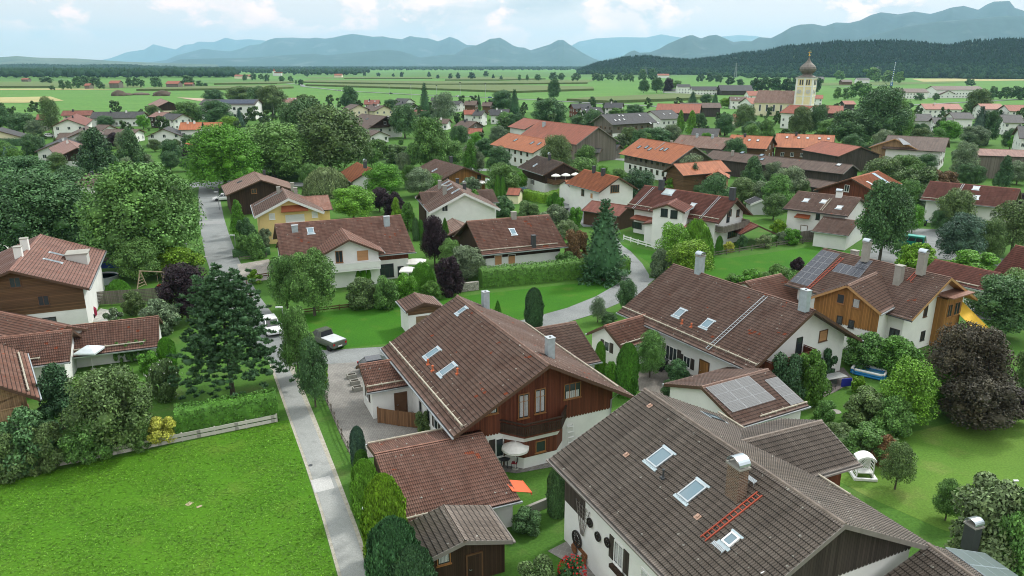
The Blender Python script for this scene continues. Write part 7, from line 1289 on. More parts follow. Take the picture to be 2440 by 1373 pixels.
# ------------------------------------------------------------ trees, shrubs and hedges
for a in [
 # left side
 ('wide','dark',110,406,618,262),('wide','mid',350,388,640,262),('round','mid',440,425,600,95),('cone','deep',237,302,428,112),('cone','dark',318,305,405,78),('round','dark',60,372,452,135),('farcone','blue',20,345,402,36),('round','dark',170,395,470,90),
 ('round','dark',3,254,312,55),('round','dark',58,270,322,62),('round','grey',86,286,326,42),('round','dark',252,276,303,42),('round','bright',342,274,308,32),('round','olive',370,250,292,42),('round','mid',450,243,303,66),('round','dark',520,240,303,78),('round','dark',510,213,248,48),('round','olive',574,206,248,72),('round','dark',616,207,270,56),('round','olive',650,204,278,72),
 ('spruce','blue',573,256,303,32),('round','lime',547,277,316,50),('wide','bright',540,297,452,170),('wide','mid',655,292,430,185),('round','dark',722,238,392,125),('round','olive',735,226,300,62),('oval','dark',835,205,266,44),('round','dark',930,237,266,32),('spruce','spruce',1013,195,275,40),('round','dark',965,249,330,66),
 ('oval','mid',1024,276,412,100),('round','dark',1015,263,306,36),('round','dark',1198,216,268,56),('spruce','spruce',1226,211,275,40),('round','mid',1206,268,316,52),('round','dark',1232,270,318,46),('cone','thuja',1122,331,412,48),('round','dark',1190,350,418,62),('shrub','mid',902,332,380,66),('shrub','olive',948,345,388,62),('round','mid',1075,335,400,70),('round','dark',1095,300,345,50),('shrub','dark',1155,330,372,50),
 ('weep','pale',779,398,466,108),('round','mid',738,390,445,56),('round','bright',915,392,474,92),('round','fresh',843,444,526,102),('round','purple',905,448,505,52),('shrub','purple',938,458,512,55),('cone','lime',945,470,530,34),('cone','thuja',972,480,548,52),('round','grey',1000,402,470,66),('round','bright',1034,414,462,58),('spire','deep',1076,404,434,17),('shrub','grey',1122,422,464,52),('thuja','thuja',1186,418,482,14),('thuja','thuja',1198,421,482,14),('shrub','dark',1200,467,514,50),
 ('round','bright',1090,466,528,56),('cone','thuja',1131,452,534,58),('oval','purple',1036,514,632,62),('spire','thuja',1062,520,604,34),('thuja','dark',991,519,574,15),('thuja','thuja',1004,524,572,14),('thuja','bright',854,636,680,15),('thuja','bright',867,635,680,14),('thuja','bright',879,637,678,13),('round','mid',686,610,742,86),('round','mid',750,594,752,112),('shrub','olive',868,662,730,84),('shrub','mid',921,660,735,62),('shrub','bright',965,652,720,66),('shrub','hedge',1026,670,714,54),('weep','bright',1008,624,688,60),('shrub','purple',1070,612,702,66),('round','grey',1112,588,668,92),('round','mid',1074,572,650,52),
 ('smallshrub','lime',606,643,675,38),('cone','bright',572,474,566,46),('shrub','dark',592,520,594,52),('shrub','mid',610,556,616,48),('shrub','mid',582,560,610,34),('spruce','blue',652,510,568,22),('shrub','grey',632,545,590,38),
 ('round','mid',333,568,672,112),('shrub','lime',432,590,656,104),('round','purple',449,630,764,122),('pine','pine',556,664,945,246),('shrub','olive',323,694,750,54),('shrub','grey',386,714,792,88),('weep','bright',285,666,708,56),('thuja','bright',402,804,872,40),('shrub','bright',360,838,884,58),('shrub','olive',396,862,952,84),('cone','deep',152,866,1022,138),('round','olive',277,880,1072,196),('shrub','dark',75,980,1112,140),('shrub','olive',20,1032,1136,104),('shrub','olive',112,1010,1116,100),('shrub','mid',215,1000,1098,110),('shrub','yellow',385,996,1054,82),('shrub','mid',330,1020,1070,60),
 ('smallshrub','mid',330,782,812,50),('smallshrub','grey',275,735,778,42),
 # street trees and the golden conifers
 ('oval','mid',712,726,902,80),('oval','dark',752,806,970,76),('shrub','lime',772,880,926,26),('thuja','blue',855,1016,1108,36),('thuja','hedge',864,1072,1150,38),('thuja','fresh',874,1096,1226,66),('thuja','lime',922,1133,1345,104),('thuja','spruce',943,1238,1440,124),('thuja','pine',985,1305,1470,116),
 ('shrub','dark',1254,1214,1266,78),('thuja','dark',1328,1108,1226,48),('shrub','olive',1010,980,1030,44),('thuja','thuja',1492,818,942,54),('thuja','bright',1428,814,898,26),('shrub','bright',1457,862,914,34),('thuja','deep',1272,686,778,43),('spire','thuja',1186,716,748,20),('loose','grey',1424,710,768,42),('shrub','dark',1450,744,770,38),('round','dark',1492,668,745,50),('spruce','spruce',1437,468,668,148),('shrub','rust',1372,548,640,66),('shrub','mid',1352,600,650,60),
 ('round','mid',1548,790,900,68),('shrub','dark',1612,858,912,58),('shrub','dark',1650,906,972,80),('spire','bright',1787,970,1014,44),('shrub','dark',1592,905,945,34),
 ('weep','fresh',1655,522,632,86),('loose','fresh',1600,532,640,80),('loose','lime',1640,574,668,116),('shrub','grey',1572,592,660,50),('thuja','thuja',1712,562,606,16),('shrub','yellow',1736,576,600,28),('shrub','pale',1818,560,590,38),('shrub','dark',1768,560,592,26),
 ('round','deep',1520,406,492,92),('spire','thuja',1502,440,492,18),('round','fresh',1604,418,458,40),('spruce','spruce',1652,386,460,52),('cone','dark',1790,370,446,64),('round','pale',1768,424,486,58),('round','grey',1816,434,490,62),('shrub','olive',1258,480,540,62),('shrub','grey',1322,488,548,72),('shrub','pale',1352,524,566,52),('shrub','bright',1370,494,542,36),('thuja','thuja',1322,458,490,15),('shrub','bright',1310,466,490,20),('shrub','bright',1334,470,495,24),('wide','olive',1325,322,425,80),('shrub','grey',1398,395,432,34),('shrub','dark',1440,455,500,60),
 # right side
 ('oval','dark',2095,428,622,128),('round','bright',2172,488,556,48),('round','grey',1880,398,474,78),('round','grey',1840,386,444,48),('round','olive',1842,460,524,54),('shrub','lime',1853,524,558,38),('shrub','bright',1886,545,582,44),('shrub','grey',1862,552,580,28),('round','olive',2100,376,454,92),('round','mid',2152,370,444,84),('shrub','olive',2192,398,474,92),('shrub','rust',2242,406,458,74),('round','mid',2160,428,500,62),('round','dark',2205,367,410,52),('round','grey',2290,340,430,62),('cone','deep',2386,370,454,50),('round','dark',2322,394,446,42),
 ('round','olive',2268,452,550,92),('round','dark',2236,502,552,48),('round','blue',2280,508,626,108),('round','olive',2352,522,620,72),('loose','olive',2408,476,612,118),('shrub','lime',2180,580,650,88),('shrub','bright',2312,598,660,116),('round','mid',2414,648,750,122),('shrub','bright',1790,643,692,66),('shrub','mid',1846,630,696,68),('shrub','purple',1896,614,668,42),('shrub','hedge',1745,655,688,50),
 ('shrub','mid',2060,796,876,108),('shrub','hedge',2128,806,892,116),('wide','brown',2286,774,985,188),('round','brown',2322,890,1022,170),('round','purple',2408,928,1008,100),('loose','fresh',2155,862,1016,132),('round','bright',2236,871,986,90),('shrub','olive',2062,932,1014,112),('shrub','mid',2122,946,1036,92),('smallshrub','lime',2044,896,934,38),('loose','olive',2132,1056,1166,78),('round','mid',2252,1146,1240,66),('shrub','pale',2352,1146,1345,200),('shrub','mid',2430,1176,1390,140),('round','dark',2376,660,800,150),('shrub','olive',2446,815,930,64),('shrub','olive',1992,1010,1062,80),('shrub','mid',2060,1018,1092,100),('shrub','rust',2102,1040,1104,70),
 ('shrub','olive',1285,1330,1420,110),('shrub','deep',1868,842,966,86),('shrub','hedge',1925,836,956,92),('smallshrub','deep',1966,832,900,44),('shrub','mid',1965,955,1000,52),
 # church and upper village
 ('oval','olive',1905,254,328,58),('oval','dark',1946,248,326,54),('round','mid',1970,284,334,54),('round','dark',2032,260,352,118),('round','dark',2090,207,350,120),('round','mid',2126,238,345,84),('round','olive',2182,294,334,54),('round','bright',2256,288,338,58),('oval','olive',2325,212,280,64),('spruce','blue',2326,250,345,62),('round','dark',2352,264,345,48),('round','grey',2318,300,350,64),
 ('oval','dark',1320,188,240,32),('oval','dark',1534,190,222,27),('oval','dark',1565,184,222,30),('round','purple',1592,186,222,25),('round','mid',1613,192,214,25),('round','dark',1310,234,304,88),('spruce','spruce',1650,217,250,32),('round','dark',1682,224,250,30),('spruce','spruce',1703,221,254,26),('round','lime',1727,234,258,30),('round','dark',1376,274,314,46),('round','dark',1412,262,312,48),('round','mid',1470,257,278,42),('round','dark',1512,249,278,44),('round','dark',1560,304,350,80),('shrub','grey',1482,318,354,48),('cone','fresh',1620,261,322,26),('cone','fresh',1646,263,324,32),('round','dark',1666,270,322,32),('round','dark',1726,271,324,48),('round','olive',1772,249,314,54),('round','dark',1792,289,330,54),('round','mid',1822,284,338,42),('shrub','hedge',1730,365,392,44)]:
    T(*a)
T('loose', 'olive', 128, 232, 328, 48, 'slim weeping birch in front of the small red roofed house', birch=True); T('round', 'olive', 790, 254, 420, 180, 'huge weeping birch standing above the willow', birch=True); T('loose', 'olive', 856, 300, 404, 70, 'yellowish airy birch at the right foot of the huge weeping birch', birch=True); T('loose', 'grey', 1058, 221, 300, 62, 'tall airy grey birch right of the tallest spruce', birch=True); T('spire', 'dark', 1141, 226, 262, 13, 'narrow dark poplar between the two brown houses at the field edge')
FG_ = [('round trees of the copse around the little red barn', 'trees of the copse by the field barns', 'dark', [(148,190,214,18),(165,192,214,14),(185,182,212,28),(205,180,206,25),(228,183,206,28),(241,195,213,20),(125,204,215,14)]),
 ('round trees near the field barn with white wall', 'trees by the white walled field barn', 'dark', [(308,185,208,13),(325,184,208,22),(340,190,208,13),(373,183,211,28),(450,179,206,35),(475,192,208,18),(490,198,209,12),(110,183,198,30)]),
 ('trees lining the bend of the country road', 'trees lining the country road', 'dark', [(570,176,187,10),(585,177,193,14),(604,174,192,16),(623,176,191,14),(637,177,196,14),(672,181,196,14),(693,181,195,13),(706,191,201,6),(717,189,204,14)]),
 ('small round trees dotted along the ditch in mid plain', 'trees dotted in mid plain', 'blue', [(730,165,184,14),(868,171,182,10),(902,173,183,10),(937,175,184,8),(958,171,185,11),(1023,171,185,11),(1043,178,188,9),(1073,175,189,11),(1092,173,190,13),(1125,172,190,20),(1158,169,183,14),(1175,177,189,8),(1194,180,192,8)]),
 ('round trees in a loose line right of the mid plain', 'loose line of trees on the plain', 'dark', [(1238,178,193,9),(1256,178,193,9),(1282,177,193,17),(1318,172,192,20),(1337,174,192,18),(1372,174,194,24),(1420,174,194,22),(1434,178,194,10),(1452,173,192,24),(1476,174,194,16),(1492,174,194,14),(1504,173,197,14),(1530,164,194,22),(1553,163,194,24)]),
 ('dark trees in the dense row behind the church tower', 'trees behind the church tower', 'deep', [(1800,186,222,30),(1822,184,222,32),(1846,183,222,34),(1872,186,222,32),(1895,183,223,34),(1945,184,224,32),(1668,176,196,22),(1690,173,196,22),(1712,178,198,20),(1740,182,204,24),(1762,188,206,20)]),
 ('rounded trees on the pasture left of the maypole', 'trees left of the maypole', 'mid', [(1995,208,238,21),(2014,209,238,20),(2045,194,236,46),(2065,200,236,30),(2000,168,192,26),(2075,160,196,44),(2118,168,198,40),(2140,170,200,26)]),
 ('trees of the hedgerow on the right pasture', 'trees of the right hedgerow', 'dark', [(2365,206,238,30),(2392,207,238,30),(2418,205,238,32),(2444,204,238,32),(2311,188,206,25),(2190,222,240,22),(2230,222,240,18),(2345,160,182,20)])]
for lb, gr, col, lst in FG_:
    lst.sort()
    for i, (x, a, b_, w_) in enumerate(lst): T('far', col, x, a, b_, w_, (('first', 'second', 'third', 'fourth', 'fifth', 'sixth', 'seventh', 'eighth', 'ninth', 'tenth', 'eleventh', 'twelfth', 'thirteenth', 'fourteenth')[i] + ' from left of the ' + lb), gr)
# smaller garden greenery between the houses of the upper village
HB = [(h.W.inverted(), h.L / 2 + 1.0, h.w + 1.0, h.wf + 1.0) for (_, _, h) in ALLH if h]
def free(p):
    for Wi, L, a, b_ in HB:
        q = Wi @ p
        if abs(q.x) < L and -b_ < q.y < a: return False
    return True
g_ = random.Random(5); FARS = []; FARB = []
for (x0, x1, y0, y1, n, part) in [(0, 480, 268, 420, 90, 'left part'), (560, 1240, 250, 345, 120, 'middle part'), (860, 1500, 345, 470, 38, 'centre'), (1240, 1860, 256, 360, 100, 'part left of the church'), (1780, 2440, 260, 360, 90, 'right part'), (1500, 2440, 360, 540, 42, 'part above the solar roof')]:
    k = 0; tries = 0
    while k < n and tries < n * 6:
        tries += 1; px, py = g_.uniform(x0, x1), y0 + (y1 - y0) * g_.random() ** 1.3; p = G(px, py, 0)
        if not free(p) or (py > 425 and 455 < px < 600): continue
        f = proj(p)[2]; h = g_.choice((2.2, 3, 4.5, 6, 8)); wd = h * g_.uniform(0.7, 1.1); col = g_.choice(('mid', 'dark', 'olive', 'grey', 'dark', 'bright', 'hedge', 'purple' if g_.random() < .3 else 'mid'))
        r0 = proj(p + Vector((0, 0, h)))[1]; wpx = wd / f * FOC
        if p.y > 330 and h >= 4: FARS.append((p, h, wd / 2))
        elif p.y > 300: FARB.append((p, max(2, h * .5), wd * .4))
        else: T('shrub' if h < 4 else 'round', col, px, r0, py, wpx)
        k += 1
def mass(name, label, lst, col, kinds, seed):
    g = np.random.default_rng(seed); parts = []
    for p, h, r in lst:
        me = CR[kinds][int(g.integers(len(CR[kinds])))]; n = len(me.vertices); V = np.empty(n * 3, np.float32); me.vertices.foreach_get('co', V); V = V.reshape(-1, 3); a = g.uniform(0, 6.28); c, s_ = math.cos(a), math.sin(a)
        V = np.stack([(V[:, 0] * c - V[:, 1] * s_) * r + p.x, (V[:, 0] * s_ + V[:, 1] * c) * r + p.y, V[:, 2] * h + p.z], 1)
        F = [tuple(q.vertices) for q in me.polygons]; F3 = np.array([f for f in F if len(f) == 3]); F4 = np.array([f for f in F if len(f) == 4])
        parts += [(V, F3), (V, F4)] if len(F3) else [(V, F4)]
    o = link(name, leafmesh(name, parts)); o.color = (*col, 1); tag(o, label, 'trees', kind='stuff')
CR['farlow'] = [crown_broad(s, 7, 420, 0.2) for s in (31, 32, 33)]
mass('garden_trees', 'mass of small garden trees between the roofs of the upper village', FARS, (0.050, 0.095, 0.028), 'farlow', 1)
mass('garden_bushes', 'mass of low bushes between the roofs of the upper village', FARB, (0.058, 0.105, 0.030), 'farlow', 2)
def gp(*q): return [tuple(G(x, y, 0)[:2]) for x, y in q]
hedge('hedge', 'long tall clipped beech hedge before the brown roofed house with orange shutters', gp((1150, 682), (1490, 650)), 2.2, 2.7, 'hedge', 45, 0.11)
hedge('hedge', 'bright green arborvitae hedge at the meadow behind the two-rail plank fence', gp((432, 1034), (655, 994)), 1.7, 2.5, 'thuja', 70, 0.09)
hedge('hedge', 'low dark hedge along the street before the yellow house', gp((560, 612), (640, 606)), 1.3, 1.2, 'dark', 60, 0.09)
hedge('hedge', 'lime topped curving hedge in front of the chalet', gp((1252, 474), (1300, 484), (1345, 470)), 1.6, 2.2, 'lime', 40, 0.12)
hedge('hedge', 'tall dark clipped hedge at the left edge behind the cream bungalow', gp((-10, 349), (105, 346)), 2, 3.0, 'deep', 10, 0.2)
hedge('hedge', 'bushy hedge before the solar roofed house beside the grass strip', gp((1760, 690), (1900, 668)), 2.2, 1.7, 'mid', 50, 0.12)
hedge('hedge', 'rough hedge bordering the right lawn left of the white garden swing', gp((1990, 1066), (2125, 1098)), 2.2, 1.5, 'olive', 60, 0.1)
hedge('hedge', 'low hedge between the lawn of the dark red roofed house and its terrace', gp((1830, 578), (1900, 570)), 1.2, 1.3, 'mid', 60, 0.1)
hedge('hedge', 'small clipped hedge by the white car of the salmon roofed building', gp((1862, 366), (1902, 366)), 2, 2.4, 'dark', 15, 0.18)
hedge('hedge', 'dark hedge along the lane behind the street maples', gp((630, 424), (730, 424)), 1.8, 1.6, 'dark', 15, 0.18)
# flower dots on the shrubs
def blossoms(name, label, px, yt, yb, wpx, col, n, s=0.07, cat='flowers'):
    g = G(px, yb, 0); h = height_at(g, yt); r = wpx / 2 / FOC * proj((g.x, g.y, h / 2))[2]; q = np.random.default_rng(n); P = q.normal(size=(n, 3)); P /= np.linalg.norm(P, axis=1)[:, None]; P = P * np.array([r, r, h / 2]) * 1.04 + np.array([g.x, g.y, h / 2]); P[:, 2] = np.maximum(P[:, 2], .1)
    a, b_, _ = rand_rot(n); V, F = cards(P, a, b_, s, s); o = link(name, np_mesh(name, V, F, flat('petal_%s' % name, col, 0.6))); tag(o, label, cat, kind='stuff')
blossoms('red_roses', 'red roses blooming by the flagstone path at the foreground house', 1362, 1328, 1400, 66, (0.55, 0.02, 0.02), 240, 0.07); T('smallshrub', 'dark', 1362, 1332, 1402, 64, 'dark rose bush beside the flagstones of the foreground house')
blossoms('white_blossoms', 'white blossoms on the shrub under the tall pine', 396, 862, 952, 84, (0.75, 0.75, 0.68), 60, 0.07); blossoms('geraniums', 'red geraniums in the window box of the foreground house', 1466, 1335, 1362, 30, (0.6, 0.02, 0.03), 60, 0.06)
# grass tufts on the near meadow
def tufts():
    g = np.random.default_rng(3); n = 60000; P = []
    poly = [(-300, 1215), (0, 1150), (650, 1010), (688, 1003), (722, 1112), (760, 1224), (800, 1376), (806, 1440), (-400, 1440)]; W = [G(x, y, 0) for x, y in poly]; xs = [p.x for p in W]; ys = [p.y for p in W]
    c = np.stack([g.uniform(min(xs), max(xs), n * 3), g.uniform(min(ys), max(ys), n * 3)], 1); ins = np.zeros(len(c), bool); j = len(W) - 1
    for i in range(len(W)):
        xi, yi, xj, yj = W[i].x, W[i].y, W[j].x, W[j].y; cond = ((yi > c[:, 1]) != (yj > c[:, 1])) & (c[:, 0] < (xj - xi) * (c[:, 1] - yi) / (yj - yi + 1e-9) + xi); ins ^= cond; j = i
    c = c[ins][:n]; dens = np.sin(c[:, 0] * 0.9 + 1.3 * np.sin(c[:, 1] * 0.5)) + np.sin(c[:, 1] * 1.3 + c[:, 0] * 0.4); keep = g.uniform(-2, 2, len(c)) < dens + 0.8; c = c[keep]; n = len(c)
    P = np.concatenate([c, np.full((n, 1), 0.035)], 1); a = g.normal(size=(n, 3)) * np.array([1, 1, 0.25]); a /= np.linalg.norm(a, axis=1)[:, None]; b_ = np.cross(a, g.normal(size=(n, 3)) * np.array([.4, .4, 1])); b_ /= np.linalg.norm(b_, axis=1)[:, None]
    s = 0.075 * g.uniform(0.4, 1.6, n); V, F = cards(P, a, b_, s, s * 0.32); V[:, 2] = np.maximum(V[:, 2], 0.012); o = link('grass', leafmesh('grass', [(V, F)])); o.color = (0.080, 0.190, 0.012, 1); tag(o, 'coarse grass and weeds growing all over the near meadow', 'grass', kind='stuff')
tufts()
# ------------------------------------------------------------ vehicles
TYRE = flat('tyre', (0.02, 0.02, 0.02), 0.85); RIM = flat('rim', (0.35, 0.36, 0.37), 0.35, 0.7); CGL = glassy('car_glass', (0.02, 0.025, 0.03), 0.06, 0.8); LHT = flat('headlight', (0.7, 0.7, 0.68), 0.15); RHT = flat('tail_light', (0.35, 0.01, 0.01), 0.25)
def paint(name, col): 
    m = flat('paint_' + name, col, 0.25, 0.0, 0.03); m.node_tree.nodes['Principled BSDF'].inputs['Coat Weight'].default_value = 0.5; return m
def loft(m, secs, mi=0):
    """secs: list of (x, [(y, z) ...]) half sections; mirrored"""
    for (xa, A), (xb, B) in zip(secs[:-1], secs[1:]):
        for s in (1, -1):
            for k in range(len(A) - 1):
                q = [(xa, s * A[k][0], A[k][1]), (xb, s * B[k][0], B[k][1]), (xb, s * B[k + 1][0], B[k + 1][1]), (xa, s * A[k + 1][0], A[k + 1][1])]; m.face(q if s > 0 else q[::-1], mi)
    for (x, A), fl in ((secs[0], 1), (secs[-1], 0)):
        f = [(x, y, z) for y, z in A] + [(x, -y, z) for y, z in A[::-1]]; m.face(f if fl else f[::-1], mi)
def car(kind, pt, px, py, ang, label, group=None, z=0.03):
    g = G(px, py, z); name = {'suv': 'parked_car', 'hatch': 'parked_car', 'pickup': 'pickup_truck', 'van': 'camper_van'}[kind]; root = empty(name, g, R(ang)); tag(root, label, {'pickup': 'pickup truck', 'van': 'van'}.get(kind, 'car'), group)
    L, Wd, Hh = {'suv': (4.5, 1.85, 1.65), 'hatch': (4.2, 1.78, 1.48), 'pickup': (5.3, 1.95, 1.82), 'van': (4.9, 1.88, 2.0)}[kind]; l, w_ = L / 2, Wd / 2
    sec = lambda x, k, zb, zt: (x, [(0, zb), (w_ * k * .9, zb), (w_ * k, zb + .15), (w_ * k, zt * .72 + zb * .28), (w_ * k * .94, zt), (0, zt + 0.03)])
    m = MB(); bz = 0.95 if kind != 'van' else 1.15
    if kind == 'van': S = [sec(-l, .94, .35, 1.1), sec(-l + .1, 1, .3, 1.18), sec(l - .9, 1, .3, 1.15), sec(l - .35, .97, .3, 1.0), sec(l, .85, .35, .75)]
    elif kind == 'pickup': S = [sec(-l, .95, .5, 1.12), sec(-l + .08, 1, .4, 1.15), sec(-0.1, 1, .35, 1.15), sec(0.9, 1, .35, 1.15), sec(l - .5, .97, .38, 1.02), sec(l, .86, .45, .85)]
    else: S = [sec(-l, .9, .38, .85), sec(-l + .15, .98, .3, bz), sec(-.6, 1, .25, bz + .02), sec(l - 1.35, 1, .25, bz), sec(l - .35, .95, .28, .82), sec(l, .82, .38, .62)]
    loft(m, S)
    cab = {'suv': [(-l + .12, 1.0), (-l + .55, Hh - .05), (0.3, Hh), (1.15, bz)], 'hatch': [(-l + .15, .92), (-l + .75, Hh - .06), (0.15, Hh), (1.05, bz)], 'pickup': [(-0.25, 1.1), (-0.1, Hh - .04), (0.9, Hh), (1.65, 1.1)], 'van': [(-l + .04, 1.1), (-l + .22, Hh - .03), (l - 1.35, Hh), (l - .6, 1.1)]}[kind]
    (x0, z0), (x1, z1), (x2, z2), (x3, z3) = cab; wb, wt = w_ * .93, w_ * .76
    glass = MB(); r = [(x0, wb, z0), (x1, wt, z1), (x2, wt, z2), (x3, wb, z3)]
    zg = 0.09
    m.face([(x1 - .02, -wt, z1), (x2 + .05, -wt, z2), (x2 + .05, wt, z2), (x1 - .02, wt, z1)]); m.box(x1, -wt, z1 - .07, x2, wt, z1 + 0.012)
    for s in (1, -1):
        q = [Vector((x0, s * wb, z0)), Vector((x3, s * wb, z3)), Vector((x2, s * wt, z2 - .04)), Vector((x1, s * wt, z1 - .04))]; m.face(q if s < 0 else q[::-1])
        c = sum(q, Vector()) / 4; n = Vector((0, s, .2)) * .012; xs = [x0 + (x3 - x0) * t for t in (.08, .48, .52, .93)]
        lerp = lambda t, top: Vector((x0 + (x3 - x0) * t, s * wb, z0 + (z3 - z0) * t)) * (1 - top) + Vector((x1 + (x2 - x1) * t, s * wt, z1 - .04 + (z2 - z1) * t)) * top
        for ta, tb in (((.06, .34), (.37, .64), (.67, .95)) if kind in ('van', 'suv') else ((.06, .47), (.51, .94))):
            f = [lerp(ta, .12) + n, lerp(tb, .12) + n, lerp(tb, .88) + n, lerp(ta, .88) + n]; glass.face(f if s < 0 else f[::-1])
    for (xa, za, xb, zb, sg) in ((x0, z0, x1, z1, -1), (x3, z3, x2, z2, 1)):
        q = [Vector((xa, -wb, za)), Vector((xa, wb, za)), Vector((xb, wt, zb - .04)), Vector((xb, -wt, zb - .04))]; m.face(q if sg > 0 else q[::-1]); c = sum(q, Vector()) / 4; n = Vector((sg * .015, 0, .015)); f = [c + (p - c) * .86 + n for p in q]; glass.face(f if sg > 0 else f[::-1])
    link('body', m.mesh('car_body', pt), root); link('windows', glass.mesh('car_windows', CGL), root)
    if kind == 'pickup': b = MB(); b.box(-l + .12, -w_ * .88, 1.1, -0.32, w_ * .88, 1.19); link('bed_cover', b.mesh('bed_cover', flat('bed_cover_grey', (0.5, 0.52, 0.53), 0.5)), root)
    if kind == 'van': b = MB(); b.box(-l + .3, -wt * .98, Hh, l - 1.45, wt * .98, Hh + .1); link('pop_top', b.mesh('pop_top', flat('pale_teal', (0.07, 0.36, 0.30), 0.4)), root)
    rw = 0.36 if kind in ('pickup', 'suv') else .33
    for x in (-l + .85, l - .9):
        for s in (1, -1):
            t = MB(); M = Matrix.Rotation(math.pi / 2, 4, 'X'); t.lathe([(rw * .55, -.11), (rw * .95, -.11), (rw, -.07), (rw, .07), (rw * .95, .11), (rw * .55, .11)], 16, 0, (0, 0, 0), M); t.lathe([(0.01, -.09), (rw * .6, -.1), (rw * .6, .1), (0.01, .09)], 12, 1, (0, 0, 0), M); o = link('wheel', t.mesh('wheel', [TYRE, RIM]), root, (x, s * (w_ - .1), rw))
    for s in (1, -1):
        h = MB(); h.box(l - .16, s * w_ * .62 - .17, .62, l - .02, s * w_ * .62 + .17, .78); link('headlight', h.mesh('headlight', LHT), root); h = MB(); h.box(-l - .015, s * w_ * .78 - .12, .75, -l + .1, s * w_ * .78 + .12, .98); link('tail_light', h.mesh('tail_light', RHT), root); k = MB(); k.box(x3 - .35, s * (w_ + .02), z3 + .02, x3 - .2, s * (w_ + .2), z3 + .18); link('mirror', k.mesh('mirror', pt), root)
    pl = MB(); pl.box(-l - .02, -.26, .55, -l, .26, .66); pl.box(l, -.26, .45, l + .02, .26, .56); link('number_plate', pl.mesh('number_plates', WHITEP), root)['kind'] = 'stuff'
    return root
WH = paint('white', (0.78, 0.78, 0.78)); DK = paint('dark', (0.03, 0.035, 0.045)); GRN = paint('olive', (0.085, 0.10, 0.075)); TEAL = paint('teal', (0.01, 0.16, 0.12)); BLU = paint('blue', (0.08, 0.16, 0.26)); SIL = paint('silver', (0.45, 0.46, 0.47)); REDP = paint('red', (0.30, 0.02, 0.02))
car('suv', WH, 648, 790, -62, 'white car parked on the grass verge beside the tall pine'); car('pickup', GRN, 778, 822, 138, 'olive pickup truck with grey bed cover behind the street maples'); car('hatch', DK, 904, 882, 20, 'dark blue car half hidden behind the white annex'); car('suv', WH, 532, 478, 200, 'white car parked under the dark boarded house by the street')
car('van', TEAL, 2166, 588, 140, 'teal camper van parked beside the street maple'); car('hatch', WH, 1906, 378, 10, 'white car beside the clipped hedge of the salmon roofed building'); car('hatch', WH, 402, 362, 60, 'white car in the lane below the orange roofed white house'); car('suv', WH, 120, 327, 10, 'white car parked under the slim weeping birch'); car('van', SIL, 634, 288, 5, 'silver van beside the end wall of the white school building')
car('hatch', REDP, 1214, 430, 30, 'red car left of the chalet'); car('hatch', DK, 1232, 436, 30, 'dark car in front of the red car left of the chalet'); car('hatch', BLU, 1240, 462, 200, 'blue car in the driveway beside the lime topped hedge')
for (x, y, a, p_, lb) in ((810, 217, -13, SIL, 'silver car on the country road beyond the school'), (932, 224, -11, DK, 'dark car on the country road right of the broad oak'), (1091, 231, -8, WH, 'white car on the country road between the dark and the blue one'), (1124, 232, -8, DK, 'dark car following the blue one on the country road'), (1168, 234, -8, BLU, 'blue car on the country road left of the purple tree')): car('hatch', p_, x, y, a, lb, z=0.43)
# ------------------------------------------------------------ parasols, furniture
def parasol(px, py, r, h, col, label, n=8, group=None, base_z=0.0, tilt=0.0, square=False):
    g = G(px, py, base_z); root = empty('parasol', g); tag(root, label, 'parasol', group); m = MB(); n = 4 if square else n; k = n * (1 if square else 2); pr = []
    ring = lambda rr, z, sag=0: [Vector((rr * math.cos(2 * math.pi * (j + .5) / k) * (1 if (j % 2 == 0 or square) else .97), rr * math.sin(2 * math.pi * (j + .5) / k) * (1 if (j % 2 == 0 or square) else .97), z - (sag if j % 2 else 0))) for j in range(k)]
    a, b_, c = ring(r, h - .45), ring(r * .5, h - .16), Vector((0, 0, h)); v = ring(r * 1.0, h - .62)
    for j in range(k):
        j2 = (j + 1) % k; m.face([a[j], a[j2], b_[j2], b_[j]]); m.face([b_[j], b_[j2], c]); m.face([v[j], v[j2], a[j2], a[j]])
    o = link('canopy', m.mesh('canopy', col), root); p = MB(); p.tube([(0, 0, 0.05), (0, 0, h + .08)], 0.025, 8); link('pole', p.mesh('pole', WHITEP), root); q = MB(); q.lathe([(0.26, 0), (0.26, .06), (0.06, .12)], 14); link('base', q.mesh('base', CONC), root); return root
CLW = flat('parasol_cream', (0.72, 0.71, 0.66), 0.8, 0, 0.08); CLG = flat('parasol_pale', (0.60, 0.66, 0.68), 0.8, 0, 0.06); CLL = flat('parasol_lilac', (0.52, 0.50, 0.62), 0.8)
parasol(1228, 1118, 1.08, 2.35, CLW, 'cream parasol on the terrace under the carved balcony', 8)
parasol(222, 880, 1.5, 2.6, CLG, 'pale square parasol before the vine covered outbuilding', square=True); parasol(142, 895, 1.0, 2.3, CLG, 'small pale parasol beside the larger square one at the outbuilding', square=True)
parasol(993, 655, 1.9, 2.5, CLW, 'cream parasol behind the ornamental grass, the farther of two', square=True); parasol(972, 672, 1.5, 2.3, CLW, 'cream parasol behind the ornamental grass, the nearer of two', square=True)
parasol(1147, 455, 1.7, 2.6, CLW, 'white parasol on the terrace of the timber gabled house, left one'); parasol(1160, 450, 1.6, 2.6, CLG, 'bluish parasol on the terrace of the timber gabled house'); parasol(1197, 512, 1.8, 2.6, CLW, 'white parasol at the right corner of the house with four skylights', square=True)
parasol(2338, 790, 2.0, 2.7, CLL, 'pale lilac parasol in the garden behind the yellow awning')
for f, lb in ((.2, 0), (.5, 1), (.8, 2)):
    q = m8.W @ m8.outp('A', f, 3.0, 2.2); parasol(1343, 405, 1.15, 2.3, CLW, '', group='parasols on the chalet balcony').location = q
